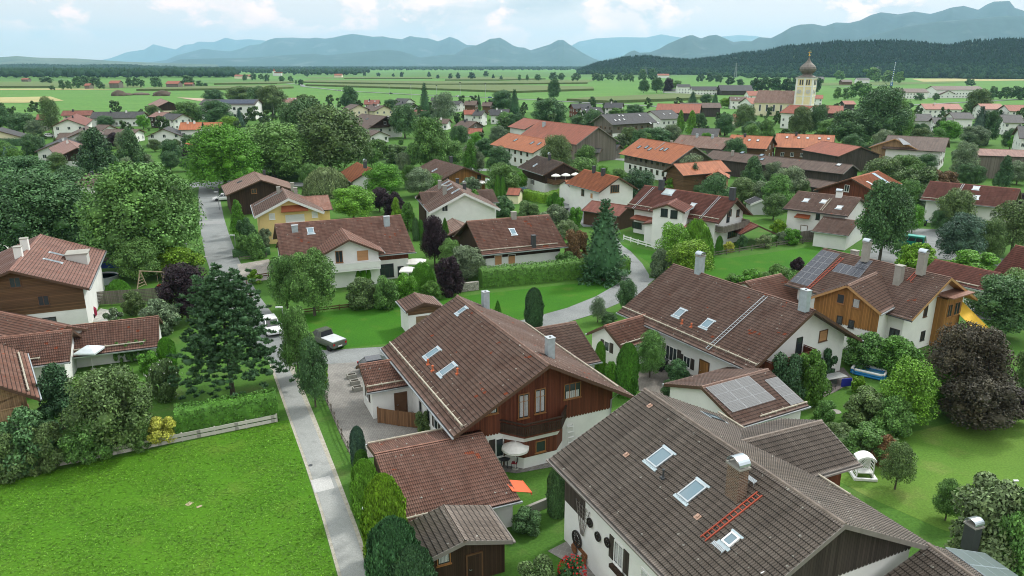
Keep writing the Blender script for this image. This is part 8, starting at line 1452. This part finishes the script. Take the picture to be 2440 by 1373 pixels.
_ps = sorted([o for o in C.objects if o.get('group') == 'parasols on the chalet balcony'], key=lambda o: proj(o.location)[0])
for o, lb in zip(_ps, ('left', 'middle', 'right')): tag(o, lb + ' one of three white parasols on the chalet balcony', 'parasol')
def chair(g, rz, label, group, seat=(0.35, 0.03, 0.05), frame=None):
    fr = frame or DARKM; root = empty('garden_chair', g, rz); tag(root, label, 'chair', group); m = MB(); m.box(-.22, -.22, .43, .22, .22, .48); link('seat', m.mesh('seat', flat('seat_%.2f' % seat[0], seat, 0.8)), root); m = MB()
    m.box(-.22, -.25, .5, .22, -.22, .92); link('backrest', m.mesh('backrest', fr), root)
    for x in (-.2, .2):
        for y in (-.2, .2): q = MB(); q.bar((x, y, 0), (x, y, .43), .03); link('leg', q.mesh('leg', fr), root)
def table(g, rz, label, r=None, sx=1.8, sy=1.0, mat=None):
    mat = mat or DARKM; root = empty('garden_table', g, rz); tag(root, label, 'table'); m = MB()
    if r: m.lathe([(r, .70), (r, .73)], 18)
    else: m.box(-sx / 2, -sy / 2, .70, -.01, sy / 2, .74); m.box(.01, -sy / 2, .70, sx / 2, sy / 2, .74)
    link('tabletop', m.mesh('tabletop', mat), root); k = r * .6 if r else sx / 2 - .12; j = r * .6 if r else sy / 2 - .1
    for x in (-k, k):
        for y in (-j, j): q = MB(); q.bar((x, y, 0), (x * .8, y * .8, .70), .05); link('leg', q.mesh('leg', mat), root)
t0 = G(1202, 1112, .04); table(t0, 0, 'small round black table with red chairs under the cream parasol', r=.45)
for k, lb in enumerate(('left', 'right', 'rear')): a = (2.6, -0.2, 1.2)[k]; chair(t0 + Vector((.8 * math.cos(a), .8 * math.sin(a), 0)), a + math.pi / 2, '%s one of the black chairs with red cushion under the cream parasol' % lb, 'red cushioned chairs under the parasol')
t1 = G(1985, 912, .04); table(t1, R(20), 'grey double topped garden table on the ivy terrace', mat=flat('table_grey', (0.30, 0.31, 0.30), .7), sx=2.4, sy=1.2)
for k, lb in enumerate(('near left', 'far left', 'far right', 'blue covered near right')):
    a = R(20) + (-2.3, 2.3, 0.9, -0.9)[k]; cpos = t1 + Vector((1.25 * math.cos(a), 1.25 * math.sin(a), 0)); chair(cpos, a + math.pi / 2, '%s chair at the grey garden table' % lb, 'chairs at the grey garden table', (0.20, 0.20, 0.2) if k < 3 else (0.02, 0.03, 0.30))
m = MB(); p = t1 + Vector((.75, -1.15, 0)); m.box(-.55, -.04, .15, .55, .04, .95); o = m.build('beach_towel', flat('blue_cloth', (0.02, 0.03, 0.32), .9), loc=p, rot=(0, 0, R(12))); tag(o, 'blue cloth hung over the chair back at the grey garden table', 'cloth')
# inflatable pool
def pool():
    g = G(2070, 893, .03); root = empty('inflatable_pool', g, R(-38)); tag(root, 'blue and white rectangular inflatable pool on the lawn behind the ivy terrace', 'pool'); pts = [(1.5 * sx - .0, .85 * sy, 0) for sx, sy in ((-1, -1), (1, -1), (1, 1), (-1, 1))]; c = []
    for k in range(4):
        a, b_ = Vector(pts[k]), Vector(pts[(k + 1) % 4]); c += [a.lerp(b_, .12), a.lerp(b_, .5), a.lerp(b_, .88)]
    c.append(c[0]); m = MB()
    for z, mt in ((.14, 0), (.36, 0), (.55, 1)): m.tube([v + Vector((0, 0, z)) for v in c], .13, 8, mt, cap=False)
    link('wall', m.mesh('pool_wall', [flat('pool_blue', (0.01, 0.22, 0.55), .35), WHITEP]), root); q = MB(); q.box(-1.4, -.78, .02, 1.4, .78, .08); link('floor', q.mesh('pool_floor', flat('pool_floor', (0.15, 0.40, 0.62), .4)), root); q = MB(); q.box(-1.42, -.8, .085, 1.42, .8, .34); link('water', q.mesh('pool_water', glassy('pool_water', (0.12, 0.38, 0.55), .05)), root)
pool()
g = G(248, 672, 0); m = MB(); m.lathe([(2.0, 0), (2.0, 1.0), (1.9, 1.0), (1.9, .8)], 24, 0); m.lathe([(0.01, .8), (1.9, .8)], 24, 1); root = empty('round_pool', g); tag(root, 'round blue frame pool under a tarpaulin shelter beside the rose roofed house', 'pool'); link('basin', m.mesh('basin', [flat('pool_rim', (0.5, 0.55, 0.58), .5), MATS['pool_water']]), root)
g = G(246, 655, 0); root = empty('shelter', g, R(10)); tag(root, 'flat roofed timber shelter with blue tarpaulin behind the round pool', 'shelter'); m = MB(); m.box(-2.6, -1, 2.3, 2.6, 1.6, 2.42); link('roof', m.mesh('roof', GREYB), root); m = MB(); m.box(-2.3, 1.5, .6, 2.3, 1.55, 2.3); link('tarpaulin', m.mesh('tarpaulin', flat('blue_tarp', (0.02, 0.06, 0.35), .6)), root)
for x, y in ((-2.5, -.9), (2.5, -.9), (-2.5, 1.5), (2.5, 1.5)): m = MB(); m.bar((x, y, 0), (x, y, 2.3), .12); link('post', m.mesh('post', GREYB), root)
# swing frame
g = G(368, 688, 0); root = empty('swing_set', g, R(-8)); tag(root, 'wooden swing set with red nest swing in front of the purple tree', 'swing set'); WD = flat('pale_wood', (0.36, 0.28, 0.19), .8, 0, .3)
for x in (-1.9, 1.9):
    for y in (-1, 1): m = MB(); m.bar((x, y * 1.1, 0), (x * .95, 0, 2.5), .11); link('leg', m.mesh('leg', WD), root)
m = MB(); m.bar((-1.95, 0, 2.5), (1.95, 0, 2.5), .12); link('crossbeam', m.mesh('crossbeam', WD), root); m = MB()
for k in range(5): m.bar((-1.88, -.95 + k * .16, .35 + k * .42), (-1.88, .95 - k * .16, .35 + k * .42), .06)
link('ladder_rungs', m.mesh('ladder_rungs', WD), root)['kind'] = 'stuff'; m = MB(); m.tube([Vector((1.2 + .55 * math.cos(a * math.pi / 6), .55 * math.sin(a * math.pi / 6), .55)) for a in range(13)], .06, 6, cap=False); m.lathe([(0.02, .54), (.5, .54)], 12, 0, (1.2, 0, 0)); link('nest_swing', m.mesh('nest_swing', flat('swing_red', (0.45, 0.03, 0.02), .6)), root); m = MB()
for s in (-1, 1): m.bar((1.2 + s * .5, 0, .55), (1.0 + s * .3, 0, 2.5), .025)
link('rope', m.mesh('ropes', WD), root)['kind'] = 'stuff'
# white garden swing seat with lattice arch
def arch():
    g = G(2055, 1135, .03); root = empty('garden_swing', g, R(-6)); tag(root, 'white lattice garden arbour seat with curved roof on the right lawn', 'garden arbour'); w_, d, h = 0.6, .4, 1.9; n = 8
    fr = MB()
    for x in (-w_, w_):
        for y in (-d, d): fr.bar((x, y, 0), (x * .92, y, h - .25), .07)
    link('frame', fr.mesh('frame', WHITEP), root); m = MB()
    for k in range(n):
        a0, a1 = -1 + 2 * k / n, -1 + 2 * (k + 1) / n; f = lambda a: (a * (w_ + .08), h - .28 + .30 * (1 - a * a)); (x0, z0), (x1, z1) = f(a0), f(a1); m.face([(x0, -d - .1, z0), (x1, -d - .1, z1), (x1, d + .1, z1), (x0, d + .1, z0)]); m.face([(x0, -d - .1, z0 - .06), (x0, d + .1, z0 - .06), (x1, d + .1, z1 - .06), (x1, -d - .1, z1 - .06)])
        for y in (-d - .1, d + .1): m.face([(x0, y, z0 - .16), (x1, y, z1 - .16), (x1, y, z1), (x0, y, z0)])
    link('roof', m.mesh('roof', WHITEP), root); m = MB()
    for k in range(-9, 10):
        for s in (1, -1):
            x0 = k * .15; p, q = Vector((max(-w_, min(w_, x0)), d, .35)), Vector((max(-w_, min(w_, x0 + s * .9)), d, 1.55)); m.bar(p, q, .03, .03)
    for x in (-w_, w_):
        for k in range(6): m.bar((x, -d, .3 + k * .26), (x, d, .3 + k * .26), .03)
    link('lattice', m.mesh('lattice', WHITEP), root)['kind'] = 'stuff'; m = MB(); m.box(-w_, -d * .8, .42, w_, d, .48); link('seat', m.mesh('seat', WHITEP), root); m = MB()
    for x in (-w_ - .15, w_ + .15): m.box(x - .1, -d - .3, 0.0, x + .1, d + .3, .2)
    m.box(-w_ - .05, -d - .3, 0.004, w_ + .05, -d - .12, .18); link('base', m.mesh('base', WHITEP), root)
arch()
# things at the foreground house
def wheel(h, px, py, r, label, group=None, lean=0.0, spokes=10):
    p = h.hit_wall(px, py, 'E'); M = h.W @ h.wallM('E', p); root = empty('cart_wheel', (0, 0, 0)); root.matrix_world = M @ Matrix.Translation((0, .09, 0)) @ Matrix.Rotation(-math.pi / 2, 4, 'X'); tag(root, label, 'wheel', group); m = MB(); n = 22
    for k in range(n):
        a0, a1 = 2 * math.pi * k / n, 2 * math.pi * (k + 1) / n; c = lambda a, q: Vector((q * math.cos(a), q * math.sin(a), 0)); t = .05
        for (z, fl) in ((-t, 1), (t, 0)): f = [c(a0, r * .84) + Vector((0, 0, z)), c(a1, r * .84) + Vector((0, 0, z)), c(a1, r) + Vector((0, 0, z)), c(a0, r) + Vector((0, 0, z))]; m.face(f[::-1] if fl else f)
        m.face([c(a0, r) + Vector((0, 0, -t)), c(a1, r) + Vector((0, 0, -t)), c(a1, r) + Vector((0, 0, t)), c(a0, r) + Vector((0, 0, t))]); m.face([c(a0, r * .84) + Vector((0, 0, t)), c(a1, r * .84) + Vector((0, 0, t)), c(a1, r * .84) + Vector((0, 0, -t)), c(a0, r * .84) + Vector((0, 0, -t))])
    link('rim', m.mesh('rim', NEARB_F), root); q = MB()
    for k in range(spokes): a = 2 * math.pi * k / spokes; q.bar((0, 0, 0), (r * .88 * math.cos(a), r * .88 * math.sin(a), 0), .035)
    q.lathe([(r * .16, -.08), (r * .16, .08)], 10); link('spokes', q.mesh('spokes', NEARB_F), root)['kind'] = 'stuff'
NEARB_F = flat('black_wood', (0.025, 0.02, 0.018), .7)
wheel(b, 1377, 1284, .56, 'large dark cart wheel leaning on the white foreground wall under the trellis', spokes=12)
for (x, y, lb) in ((1408, 1245, 'highest'), (1427, 1278, 'middle'), (1450, 1292, 'lowest')): wheel(b, x, y, .30, '%s of the three small cart wheels on the white foreground wall' % lb, 'small cart wheels on the wall', spokes=8)
p = b.hit_wall(1390, 1238, 'E'); M = b.W @ b.wallM('E', p); m = MB()
for k in range(5): a = -.55 + k * .275; m.bar((a * .25, .08, -1.1), (a * 1.5, .08, 1.05), .04)
for k in range(7): z = -.75 + k * .28; wv = .55 * (.25 + (z + 1.1) / 2.15 * 1.25); m.bar((-wv, .1, z), (wv, .1, z), .02)
o = m.build('trellis', TRIMG); o.matrix_world = M; tag(o, 'fan shaped wooden trellis on the white foreground wall above the big wheel', 'trellis')
p = b.W @ b.hit_wall(1398, 1318, 'E'); a_ = b.ang; nrm = (b.W.to_3x3() @ Vector((0, 1, 0))); root = empty('hand_cart', G(1392, 1326, .04), a_); tag(root, 'old brown wooden hand cart by the white foreground wall', 'hand cart'); m = MB(); m.box(-.85, -.32, .45, .85, .32, .5)
for (x0, y0, x1, y1) in ((-.85, -.35, .85, -.3), (-.85, .3, .85, .35), (-.88, -.35, -.83, .35), (.83, -.35, .88, .35)): m.box(x0, y0, .5, x1, y1, .8)
CW = flat('cart_wood', (0.22, 0.09, 0.035), .8, 0, .3); link('box', m.mesh('cart_box', CW), root)
for x in (-.6, .6):
    for y in (-.42, .42): q = MB(); q.lathe([(.28, -.03), (.32, -.03), (.32, .03), (.28, .03)], 16, 0, (0, 0, 0), Matrix.Rotation(math.pi / 2, 4, 'X')); [q.bar((0, 0, 0), (.29 * math.cos(k), 0, .29 * math.sin(k)), .03) for k in range(6)]; link('wheel', q.mesh('cart_wheel', CW), root, (x, y, .32))
# ------------------------------------------------------------ fences
def fence(name, label, pts, h, mat, rails=((0.35, .1), (0.7, .1)), post=0.09, gap=2.2, cat='fence', boards_=False, thick=.03, group=None):
    root = empty(name, pts[0]); tag(root, label, cat, group); o0 = Vector(pts[0]); pl = [Vector(p) - o0 for p in pts]
    for a, e in zip(pl[:-1], pl[1:]):
        L = (e - a).length; n = max(1, int(round(L / gap))); d = (e - a) / n
        for i in range(n + (1 if e is pl[-1] else 0)):
            m = MB(); p = a + d * i; m.box(-post / 2, -post / 2, -.02, post / 2, post / 2, h); o = link('post', m.mesh('post', mat), root, p, (0, 0, math.atan2(d.y, d.x)))
        for z, hh in rails: m = MB(); q = Vector((0, 0, z)); off = Vector((-(e - a).y, (e - a).x, 0)).normalized() * (post / 2 + .012) * -1; m.bar(a + q + off, e + q + off, thick, hh); link('rail' if not boards_ else 'panel', m.mesh('rail', mat), root)
    return root
PLK = boards('grey_plank', (0.52, 0.50, 0.45), 3.0, horiz=False, var=.2, gap=.4)
P3 = lambda *q: [G(x, y, 0) for x, y in q]
fence('plank_fence', 'two-rail fence of broad grey planks along the near meadow', P3((-30, 1145), (0, 1140), (660, 1006)), .80, PLK, ((.22, .30), (.62, .30)), .12, 2.4, thick=.05)
fence('rail_fence', 'brown rail fence between the grass strip and the paved yard', P3((764, 926), (790, 985), (815, 1045), (846, 1108)), .95, GREYB, ((.35, .12), (.75, .12)), .1, 1.9)
fence('rail_fence', 'low brown rail fence at the lawn behind the street maples', P3((690, 752), (760, 744), (950, 722)), .8, MIDB, ((.3, .14), (.6, .14)), .1, 2.5)
fence('rail_fence', 'brown rail fence along the street and the young grass strip', P3((588, 680), (600, 720), (620, 765)), .8, MIDB, ((.3, .12), (.6, .12)), .1, 2.3); fence('rail_fence', 'short brown rail fence by the lime shrub at the street', P3((590, 668), (640, 660)), .8, MIDB, ((.3, .14), (.6, .14)), .1, 2)
fence('rail_fence', 'weathered grey rail fence behind the grass strip of the willows', P3((1700, 612), (1820, 592), (1880, 584), (1945, 578)), 1.0, GREYB, ((.35, .15), (.75, .15)), .12, 2.6); fence('picket_fence', 'white rail fence in front of the white dark red roofed house', P3((1486, 572), (1520, 583), (1600, 606)), .95, WHITEP, ((.35, .2), (.75, .2)), .12, 2.2)
fence('panel_fence', 'grey slatted screen fence behind the grey green shrub of the left garden', P3((234, 728), (330, 722), (402, 716)), 1.8, GREYB, tuple((.2 + k * .2, .17) for k in range(9)), .1, 1.9); fence('panel_fence', 'woven brown screen fence left of the white garage', P3((1888, 578), (1938, 572)), 1.7, GREYB, tuple((.15 + k * .2, .19) for k in range(9)), .1, 1.9)
fence('garden_gate', 'arched brown board gate closing the yard of the white annex', P3((902, 1008), (950, 1016), (1000, 1022)), 1.55, boards('gate_brown', (0.17, 0.09, 0.045), .16), ((.8, 1.4),), .12, 2.4, cat='gate')
fence('pasture_fence', 'pale metal pasture fence by the small meadow in the centre', P3((880, 388), (972, 390), (970, 378), (905, 376)), 1.4, ZINC, ((.3, .06), (.6, .06), (.9, .06), (1.2, .06)), .07, 3)
fence('rail_fence', 'short rail fence before the low street hedge', P3((572, 622), (636, 614)), .8, GREYB, ((.3, .12), (.6, .12)), .1, 2.2)
m = MB(); a, e = G(1058, 700, 0), G(1140, 690, 0); m.bar(a + Vector((0, 0, .6)), e + Vector((0, 0, .6)), .5, 1.2); tag(m.build('gabion_wall', brick('gabion', (0.36, 0.34, 0.29), (0.12, 0.11, 0.10), .22, .18)), 'pale stone gabion wall left of the long beech hedge', 'wall')
m = MB(); a, e = G(1245, 1232, 0), G(1310, 1205, 0); m.bar(a + Vector((0, 0, .35)), e + Vector((0, 0, .35)), .22, .7); tag(m.build('garden_wall', CONC), 'low concrete garden wall beside the orange awning', 'wall')
# stone troughs
for k, (x, y) in enumerate(((838, 900), (846, 915), (852, 930))):
    g = G(x, y, .04); root = empty('stone_trough', g, R(25)); tag(root, '%s stone trough at the gable of the white annex' % ('farthest', 'middle', 'nearest')[k], 'planter', 'stone troughs at the annex'); m = MB()
    for (x0, y0, x1, y1) in ((-.45, -.3, .45, -.22), (-.45, .22, .45, .3), (-.45, -.22, -.37, .22), (.37, -.22, .45, .22)): m.box(x0, y0, 0, x1, y1, .4)
    link('trough', m.mesh('trough', CONC), root); m = MB(); m.box(-.37, -.22, 0, .37, .22, .3); link('soil', m.mesh('soil', flat('dark_soil', (0.04, 0.03, 0.02), .95)), root)
# ------------------------------------------------------------ lamps and poles
def lamp(px, yb, yt, label, group='street lamps', d=-1):
    g = G(px, yb, 0); h = height_at(g, yt); root = empty('street_lamp', g); tag(root, label, 'street lamp', group); m = MB(); m.tube([(0, 0, 0), (0, 0, h * .5), (0, 0, h)], [.07, .06, .045], 8); link('pole', m.mesh('pole', flat('lamp_grey', (0.30, 0.32, 0.32), .5, .4)), root); m = MB(); m.box(d * .75, -.13, h - .02, d * -.05, .13, h + .08) if d < 0 else m.box(-.05, -.07, h - .02, .3, .07, h + .06); link('lamp_head', m.mesh('lamp_head', flat('lamp_head', (0.62, 0.64, 0.64), .4)), root)
lamp(679, 805, 733, 'street lamp standing left of the first street maple'); lamp(452, 640, 581, 'street lamp rising from the golden shrub left of the street'); lamp(563, 605, 561, 'street lamp by the low hedge of the yellow house'); lamp(523, 500, 458, 'street lamp beside the white car at the dark boarded house'); lamp(900, 1335, 1212, 'street lamp with its head before the golden clipped conifer'); lamp(2404, 1200, 1146, 'small lamp post on the right lawn behind the pale shrubs', d=1)
for k, (x, b_, t_) in enumerate(((928, 226, 201), (980, 234, 201), (1041, 236, 204), (1097, 241, 197), (1157, 242, 199))):
    g = G(x, b_, 0); h = height_at(g, t_); root = empty('floodlight_mast', g); tag(root, 'tall thin floodlight mast at the sports ground, %s from the left' % ('first', 'second', 'third', 'fourth', 'fifth')[k], 'mast', 'floodlight masts'); m = MB(); m.tube([(0, 0, 0), (0, 0, h)], [.16, .1], 6); link('pole', m.mesh('pole', ZINC), root); m = MB(); m.box(-.7, -.2, h - .3, .7, .2, h + .3); link('lamp_head', m.mesh('lamp_head', DARKM), root)
for k, (x, b_, t_) in enumerate(((653, 279, 240), (676, 271, 245), (797, 264, 249), (803, 264, 250))):
    g = G(x, b_, 0); h = height_at(g, t_); m = MB(); m.tube([(0, 0, 0), (0, 0, h)], .09, 6); o = m.build('flag_pole', WHITEP, loc=g); tag(o, ('white pole right of the white school building, before the chestnuts', 'white pole left of the beige house with skylights', 'left white pole behind the slate blue roof', 'right white pole behind the slate blue roof')[k], 'pole')
g = G(2102, 372, 0); h = height_at(g, 316); m = MB(); g2 = G(2226, 364, 0); h2 = height_at(g2, 326); m.tube([(0, 0, 0), (0, 0, h2)], .1, 6); tag(m.build('flag_pole', WHITEP, loc=g2), 'white flag pole before the farmhouse with the big solar panel', 'pole')
# wheelie bins, dryer, grill
def bin_(px, py, lid, label):
    g = G(px, py, .04); root = empty('wheelie_bin', g, R(20)); tag(root, label, 'bin'); m = MB(); m.lathe([(.27, 0), (.36, 1.0)], 4); link('body', m.mesh('body', flat('bin_black', (0.02, 0.02, 0.022), .6)), root); m = MB(); m.box(-.3, -.3, 1.0, .3, .34, 1.08); link('lid', m.mesh('lid', lid), root)
bin_(1574, 884, flat('lid_blue', (0.02, 0.04, 0.30), .5), 'black bin with blue lid by the bushes of the ivy clad house'); bin_(1584, 880, DARKM, 'all black bin right of the blue lidded bin'); bin_(2204, 538, MATS['lid_blue'], 'bin with blue lid at the white corner of the house with two white skylights')
bin_(1351, 508, DARKM, 'dark bin box by the small clipped bushes in the lane')
g = G(78, 1066, 0); root = empty('rotary_dryer', g, R(20)); tag(root, 'turquoise folded rotary clothes dryer beside the left edge house', 'clothes dryer'); m = MB(); TQ = flat('turquoise', (0.10, 0.42, 0.42), .5); m.tube([(0, 0, 0), (.35, 0, 1.7)], .04, 8); link('pole', m.mesh('pole', TQ), root)
for k in range(4): a = k * 1.57 + .4; m = MB(); m.bar((.1, 0, .5), (.1 + 1.1 * math.cos(a), 1.1 * math.sin(a), .55), .04); link('arm', m.mesh('arm', TQ), root)
g = G(222, 752, .04); root = empty('grill', g); tag(root, 'grill under a dark red cover on the terrace of the rose roofed house', 'grill'); m = MB(); m.lathe([(.45, 0), (.5, .5), (.48, .9), (.25, 1.15), (.02, 1.2)], 12); link('cover', m.mesh('cover', flat('wine_cover', (0.25, 0.01, 0.04), .8)), root)
g = G(212, 762, .04); root = empty('motor_scooter', g, R(60)); tag(root, 'silver and white scooter parked before the red covered grill', 'scooter'); SCP = flat('scooter_white', (.6, .6, .62), .3)
for x in (-.6, .6): m = MB(); m.lathe([(.14, -.05), (.25, -.05), (.27, 0), (.25, .05), (.14, .05)], 14, 0, (0, 0, 0), Matrix.Rotation(math.pi / 2, 4, 'X')); link('wheel', m.mesh('wheel', TYRE), root, (x, 0, .26))
m = MB(); m.box(-.75, -.16, .42, -.1, .16, .68); m.box(-.15, -.14, .28, .4, .14, .38); m.bar((.42, 0, .3), (.34, 0, .95), .26, .08); link('body', m.mesh('body', SCP), root); m = MB(); m.box(-.7, -.13, .70, -.05, .13, .78); link('seat', m.mesh('seat', DARKM), root); m = MB(); m.bar((.34, -.32, .98), (.34, .32, .98), .04); link('handlebar', m.mesh('handlebar', CHROME), root)
# awnings are parts of their houses
def awning(h, wl, px, py, w_, d, drop, mat, zoff=0.0):
    p = h.hit_wall(px, py, wl); M = h.wallM(wl, p); m = MB(); q = [Vector((-w_ / 2, .08, zoff)), Vector((w_ / 2, .08, zoff)), Vector((w_ / 2, d, zoff - drop)), Vector((-w_ / 2, d, zoff - drop))]; m.face(q[::-1]); m.face([v - Vector((0, 0, .03)) for v in q]); m.box(-w_ / 2, d - .02, zoff - drop - .18, w_ / 2, d + .03, zoff - drop + .02); h.add('awning', m.mesh('awning', mat), M)
awning(ga, 'A', 1208, 1160, 1.6, 1.5, .45, flat('orange_cloth', (0.72, 0.13, 0.05), .8, 0, .05), 0.1)
awning(r2, 'A', 2276, 728, 2.6, 3.4, 2.3, flat('yellow_cloth', (0.68, 0.42, 0.04), .8, 0, .05), 0.3)
awning(oh, oh.gable, 444, 340, 5, 2.2, .8, flat('pink_cloth', (0.62, 0.06, 0.09), .8, 0, .05))
# small marks on the ground
def disc(px, py, r, z, mat, name, label, cat='cover'):
    g = G(px, py, z); m = MB(); m.lathe([(r, 0), (r, .02), (0.01, .022)], 20); tag(m.build(name, mat, loc=g), label, cat)
disc(740, 1109, .16, .03, DARKM, 'manhole_cover', 'small dark shut-off cover in the footpath'); disc(490, 612, .35, .05, CONC, 'manhole_cover', 'round manhole cover in the street before the purple tree, farther one'); disc(548, 649, .35, .055, CONC, 'manhole_cover', 'round manhole cover in the street before the purple tree, nearer one'); disc(1992, 981, .45, .02, CONC, 'manhole_cover', 'round concrete cover in the lawn behind the solar roofed garage'); disc(627, 633, .4, .055, CONC, 'manhole_cover', 'manhole cover in the rose paved driveway')
sheet('path_patch', [(740, 1145), (786, 1133), (797, 1163), (750, 1175)], .036, ground_mat('patch_asphalt', (0.42, 0.42, 0.40), (0.46, 0.46, 0.44), None, .5, 16))
sheet('street_patch', [(472, 528), (524, 526), (526, 533), (474, 536)], .058, ground_mat('old_patch', (0.24, 0.245, 0.24), (0.27, 0.275, 0.27), None, .5, 16))
for q in ([(440, 1203), (452, 1195), (462, 1197), (450, 1206)], [(467, 1208), (480, 1203), (482, 1206), (470, 1211)]): sheet('bare_patch', q, .02, FT)
def heap(px, py, r, h, label):
    g = G(px, py, 0.3); V = lumpy(ICO2[0], .18, int(px)) * np.array([r, r * .7, h]); V[:, 2] = np.maximum(V[:, 2], -.3); o = link('soil_heap', leafmesh('soil_heap', [(V, ICO2[1])])); o.data.materials.clear(); o.data.materials.append(flat('heap_soil', (0.10, 0.075, 0.055), .95, 0, .3, .3)); o.location = g; tag(o, label, 'soil heap')
heap(283, 228, 9, 5.5, 'pointed dark soil heap on the far meadow'); heap(330, 226, 10, 2.2, 'low pale soil ridge between the two heaps'); heap(385, 228, 10, 4.5, 'broad dark soil heap by the field track'); heap(300, 227, 7, 2.4, 'small soil heap leaning on the pointed one')
# vines on the left outbuilding
for k, x in enumerate((283, 310, 330, 348)):
    p = l2.hit_wall(x, 858, 'E'); p.z = 0; P = l2.W @ p; n = l2.W.to_3x3() @ Vector((0, 1, 0)); o = link('vine', CR['smallshrub'][k % 2]); o.location = P + n * .18; o.scale = (.55, .55, 2.3); o.color = (*GREENS['mid'], 1); tag(o, '%s climbing vine on the white wall of the low outbuilding' % ('first', 'second', 'third', 'fourth')[k], 'vine', 'vines on the outbuilding wall')
# ------------------------------------------------------------ haze: even thin air over the plain
hm = bpy.data.materials.new('haze'); hm.use_nodes = True; t_ = hm.node_tree; t_.nodes.clear(); o_ = N(t_, 'ShaderNodeOutputMaterial'); pv = N(t_, 'ShaderNodeVolumePrincipled')
pv.inputs['Color'].default_value = (0.47, 0.755, 1.0, 1); pv.inputs['Density'].default_value = HAZE_D; pv.inputs['Anisotropy'].default_value = 0.2; t_.links.new(pv.outputs[0], o_.inputs['Volume'])
if HAZE_D > 0:
    m = MB(); m.box(-27500, -400, -5, 27500, 33000, 1350); tag(m.build('haze', hm), 'thin bluish haze over the plain and mountains', 'haze', kind='stuff')
# ------------------------------------------------------------ plant labels: kind, colour and the nearest landmark house
def where(px, py, yb, dep):
    best = None
    for (short, (hx, hy, hd), h) in ALLH:
        d = math.hypot((hx - px), (hy - py) * 1.6) + abs(math.log(hd / dep)) * 260
        if best is None or d < best[0]: best = (d, short, hx, hy, hd)
    d, short, hx, hy, hd = best; dx = px - hx
    if hd < dep * 0.93: rel = 'behind'
    elif hd > dep * 1.09: rel = 'in front of'
    else: rel = 'left of' if dx < 0 else 'right of'
    return rel, short
bylab = {}
for q in PLANTS:
    root, kind, col, px, py, yb, wpx, label, group, cat, h = q
    word = KINDW[kind][1]
    if group: tag(root, label, cat, group); continue
    if not label:
        rel, short = where(px, py, yb, root.location.y); label = f'{COLW[col]} {word} {rel} the {short}'
    bylab.setdefault(label, []).append(q)
ORD = ['', 'first', 'second', 'third', 'fourth', 'fifth', 'sixth', 'seventh', 'eighth', 'ninth', 'tenth', 'eleventh', 'twelfth', 'thirteenth', 'fourteenth', 'fifteenth']
def settag(o, lab, cat, group=None):
    for a, b in ((' crowned', ''), (' the ', ' '), (' leaved', ''), (' standing', ''), (' bright', ''), (' of two,', ','), (' small', ''), (' white', '')):
        if len(lab.split()) <= 16: break
        lab = lab.replace(a, b)
    tag(o, lab, cat, group)
for lab, qs in bylab.items():
    if len(qs) == 1: settag(qs[0][0], lab, qs[0][9]); continue
    qs.sort(key=lambda q: q[3]); big = max(qs, key=lambda q: q[6])
    if len(qs) == 2:
        w0, w1 = qs[0][6], qs[1][6]
        if max(w0, w1) > 1.25 * min(w0, w1): nm = ['larger' if w0 > w1 else 'smaller', 'smaller' if w0 > w1 else 'larger']
        else: nm = ['left', 'right']
        for q, n_ in zip(qs, nm): settag(q[0], f'{n_} {lab}' if n_ in ('larger', 'smaller') else f'{n_} one of two, {lab}', q[9], lab.replace(' in ', ' in ') + 's group' if False else 'pair: ' + lab)
    else:
        for i, q in enumerate(qs): settag(q[0], (f'leftmost {lab}' if i == 0 else f'rightmost {lab}' if i == len(qs) - 1 else f'{ORD[i + 1]} from the left, {lab}'), q[9], lab)
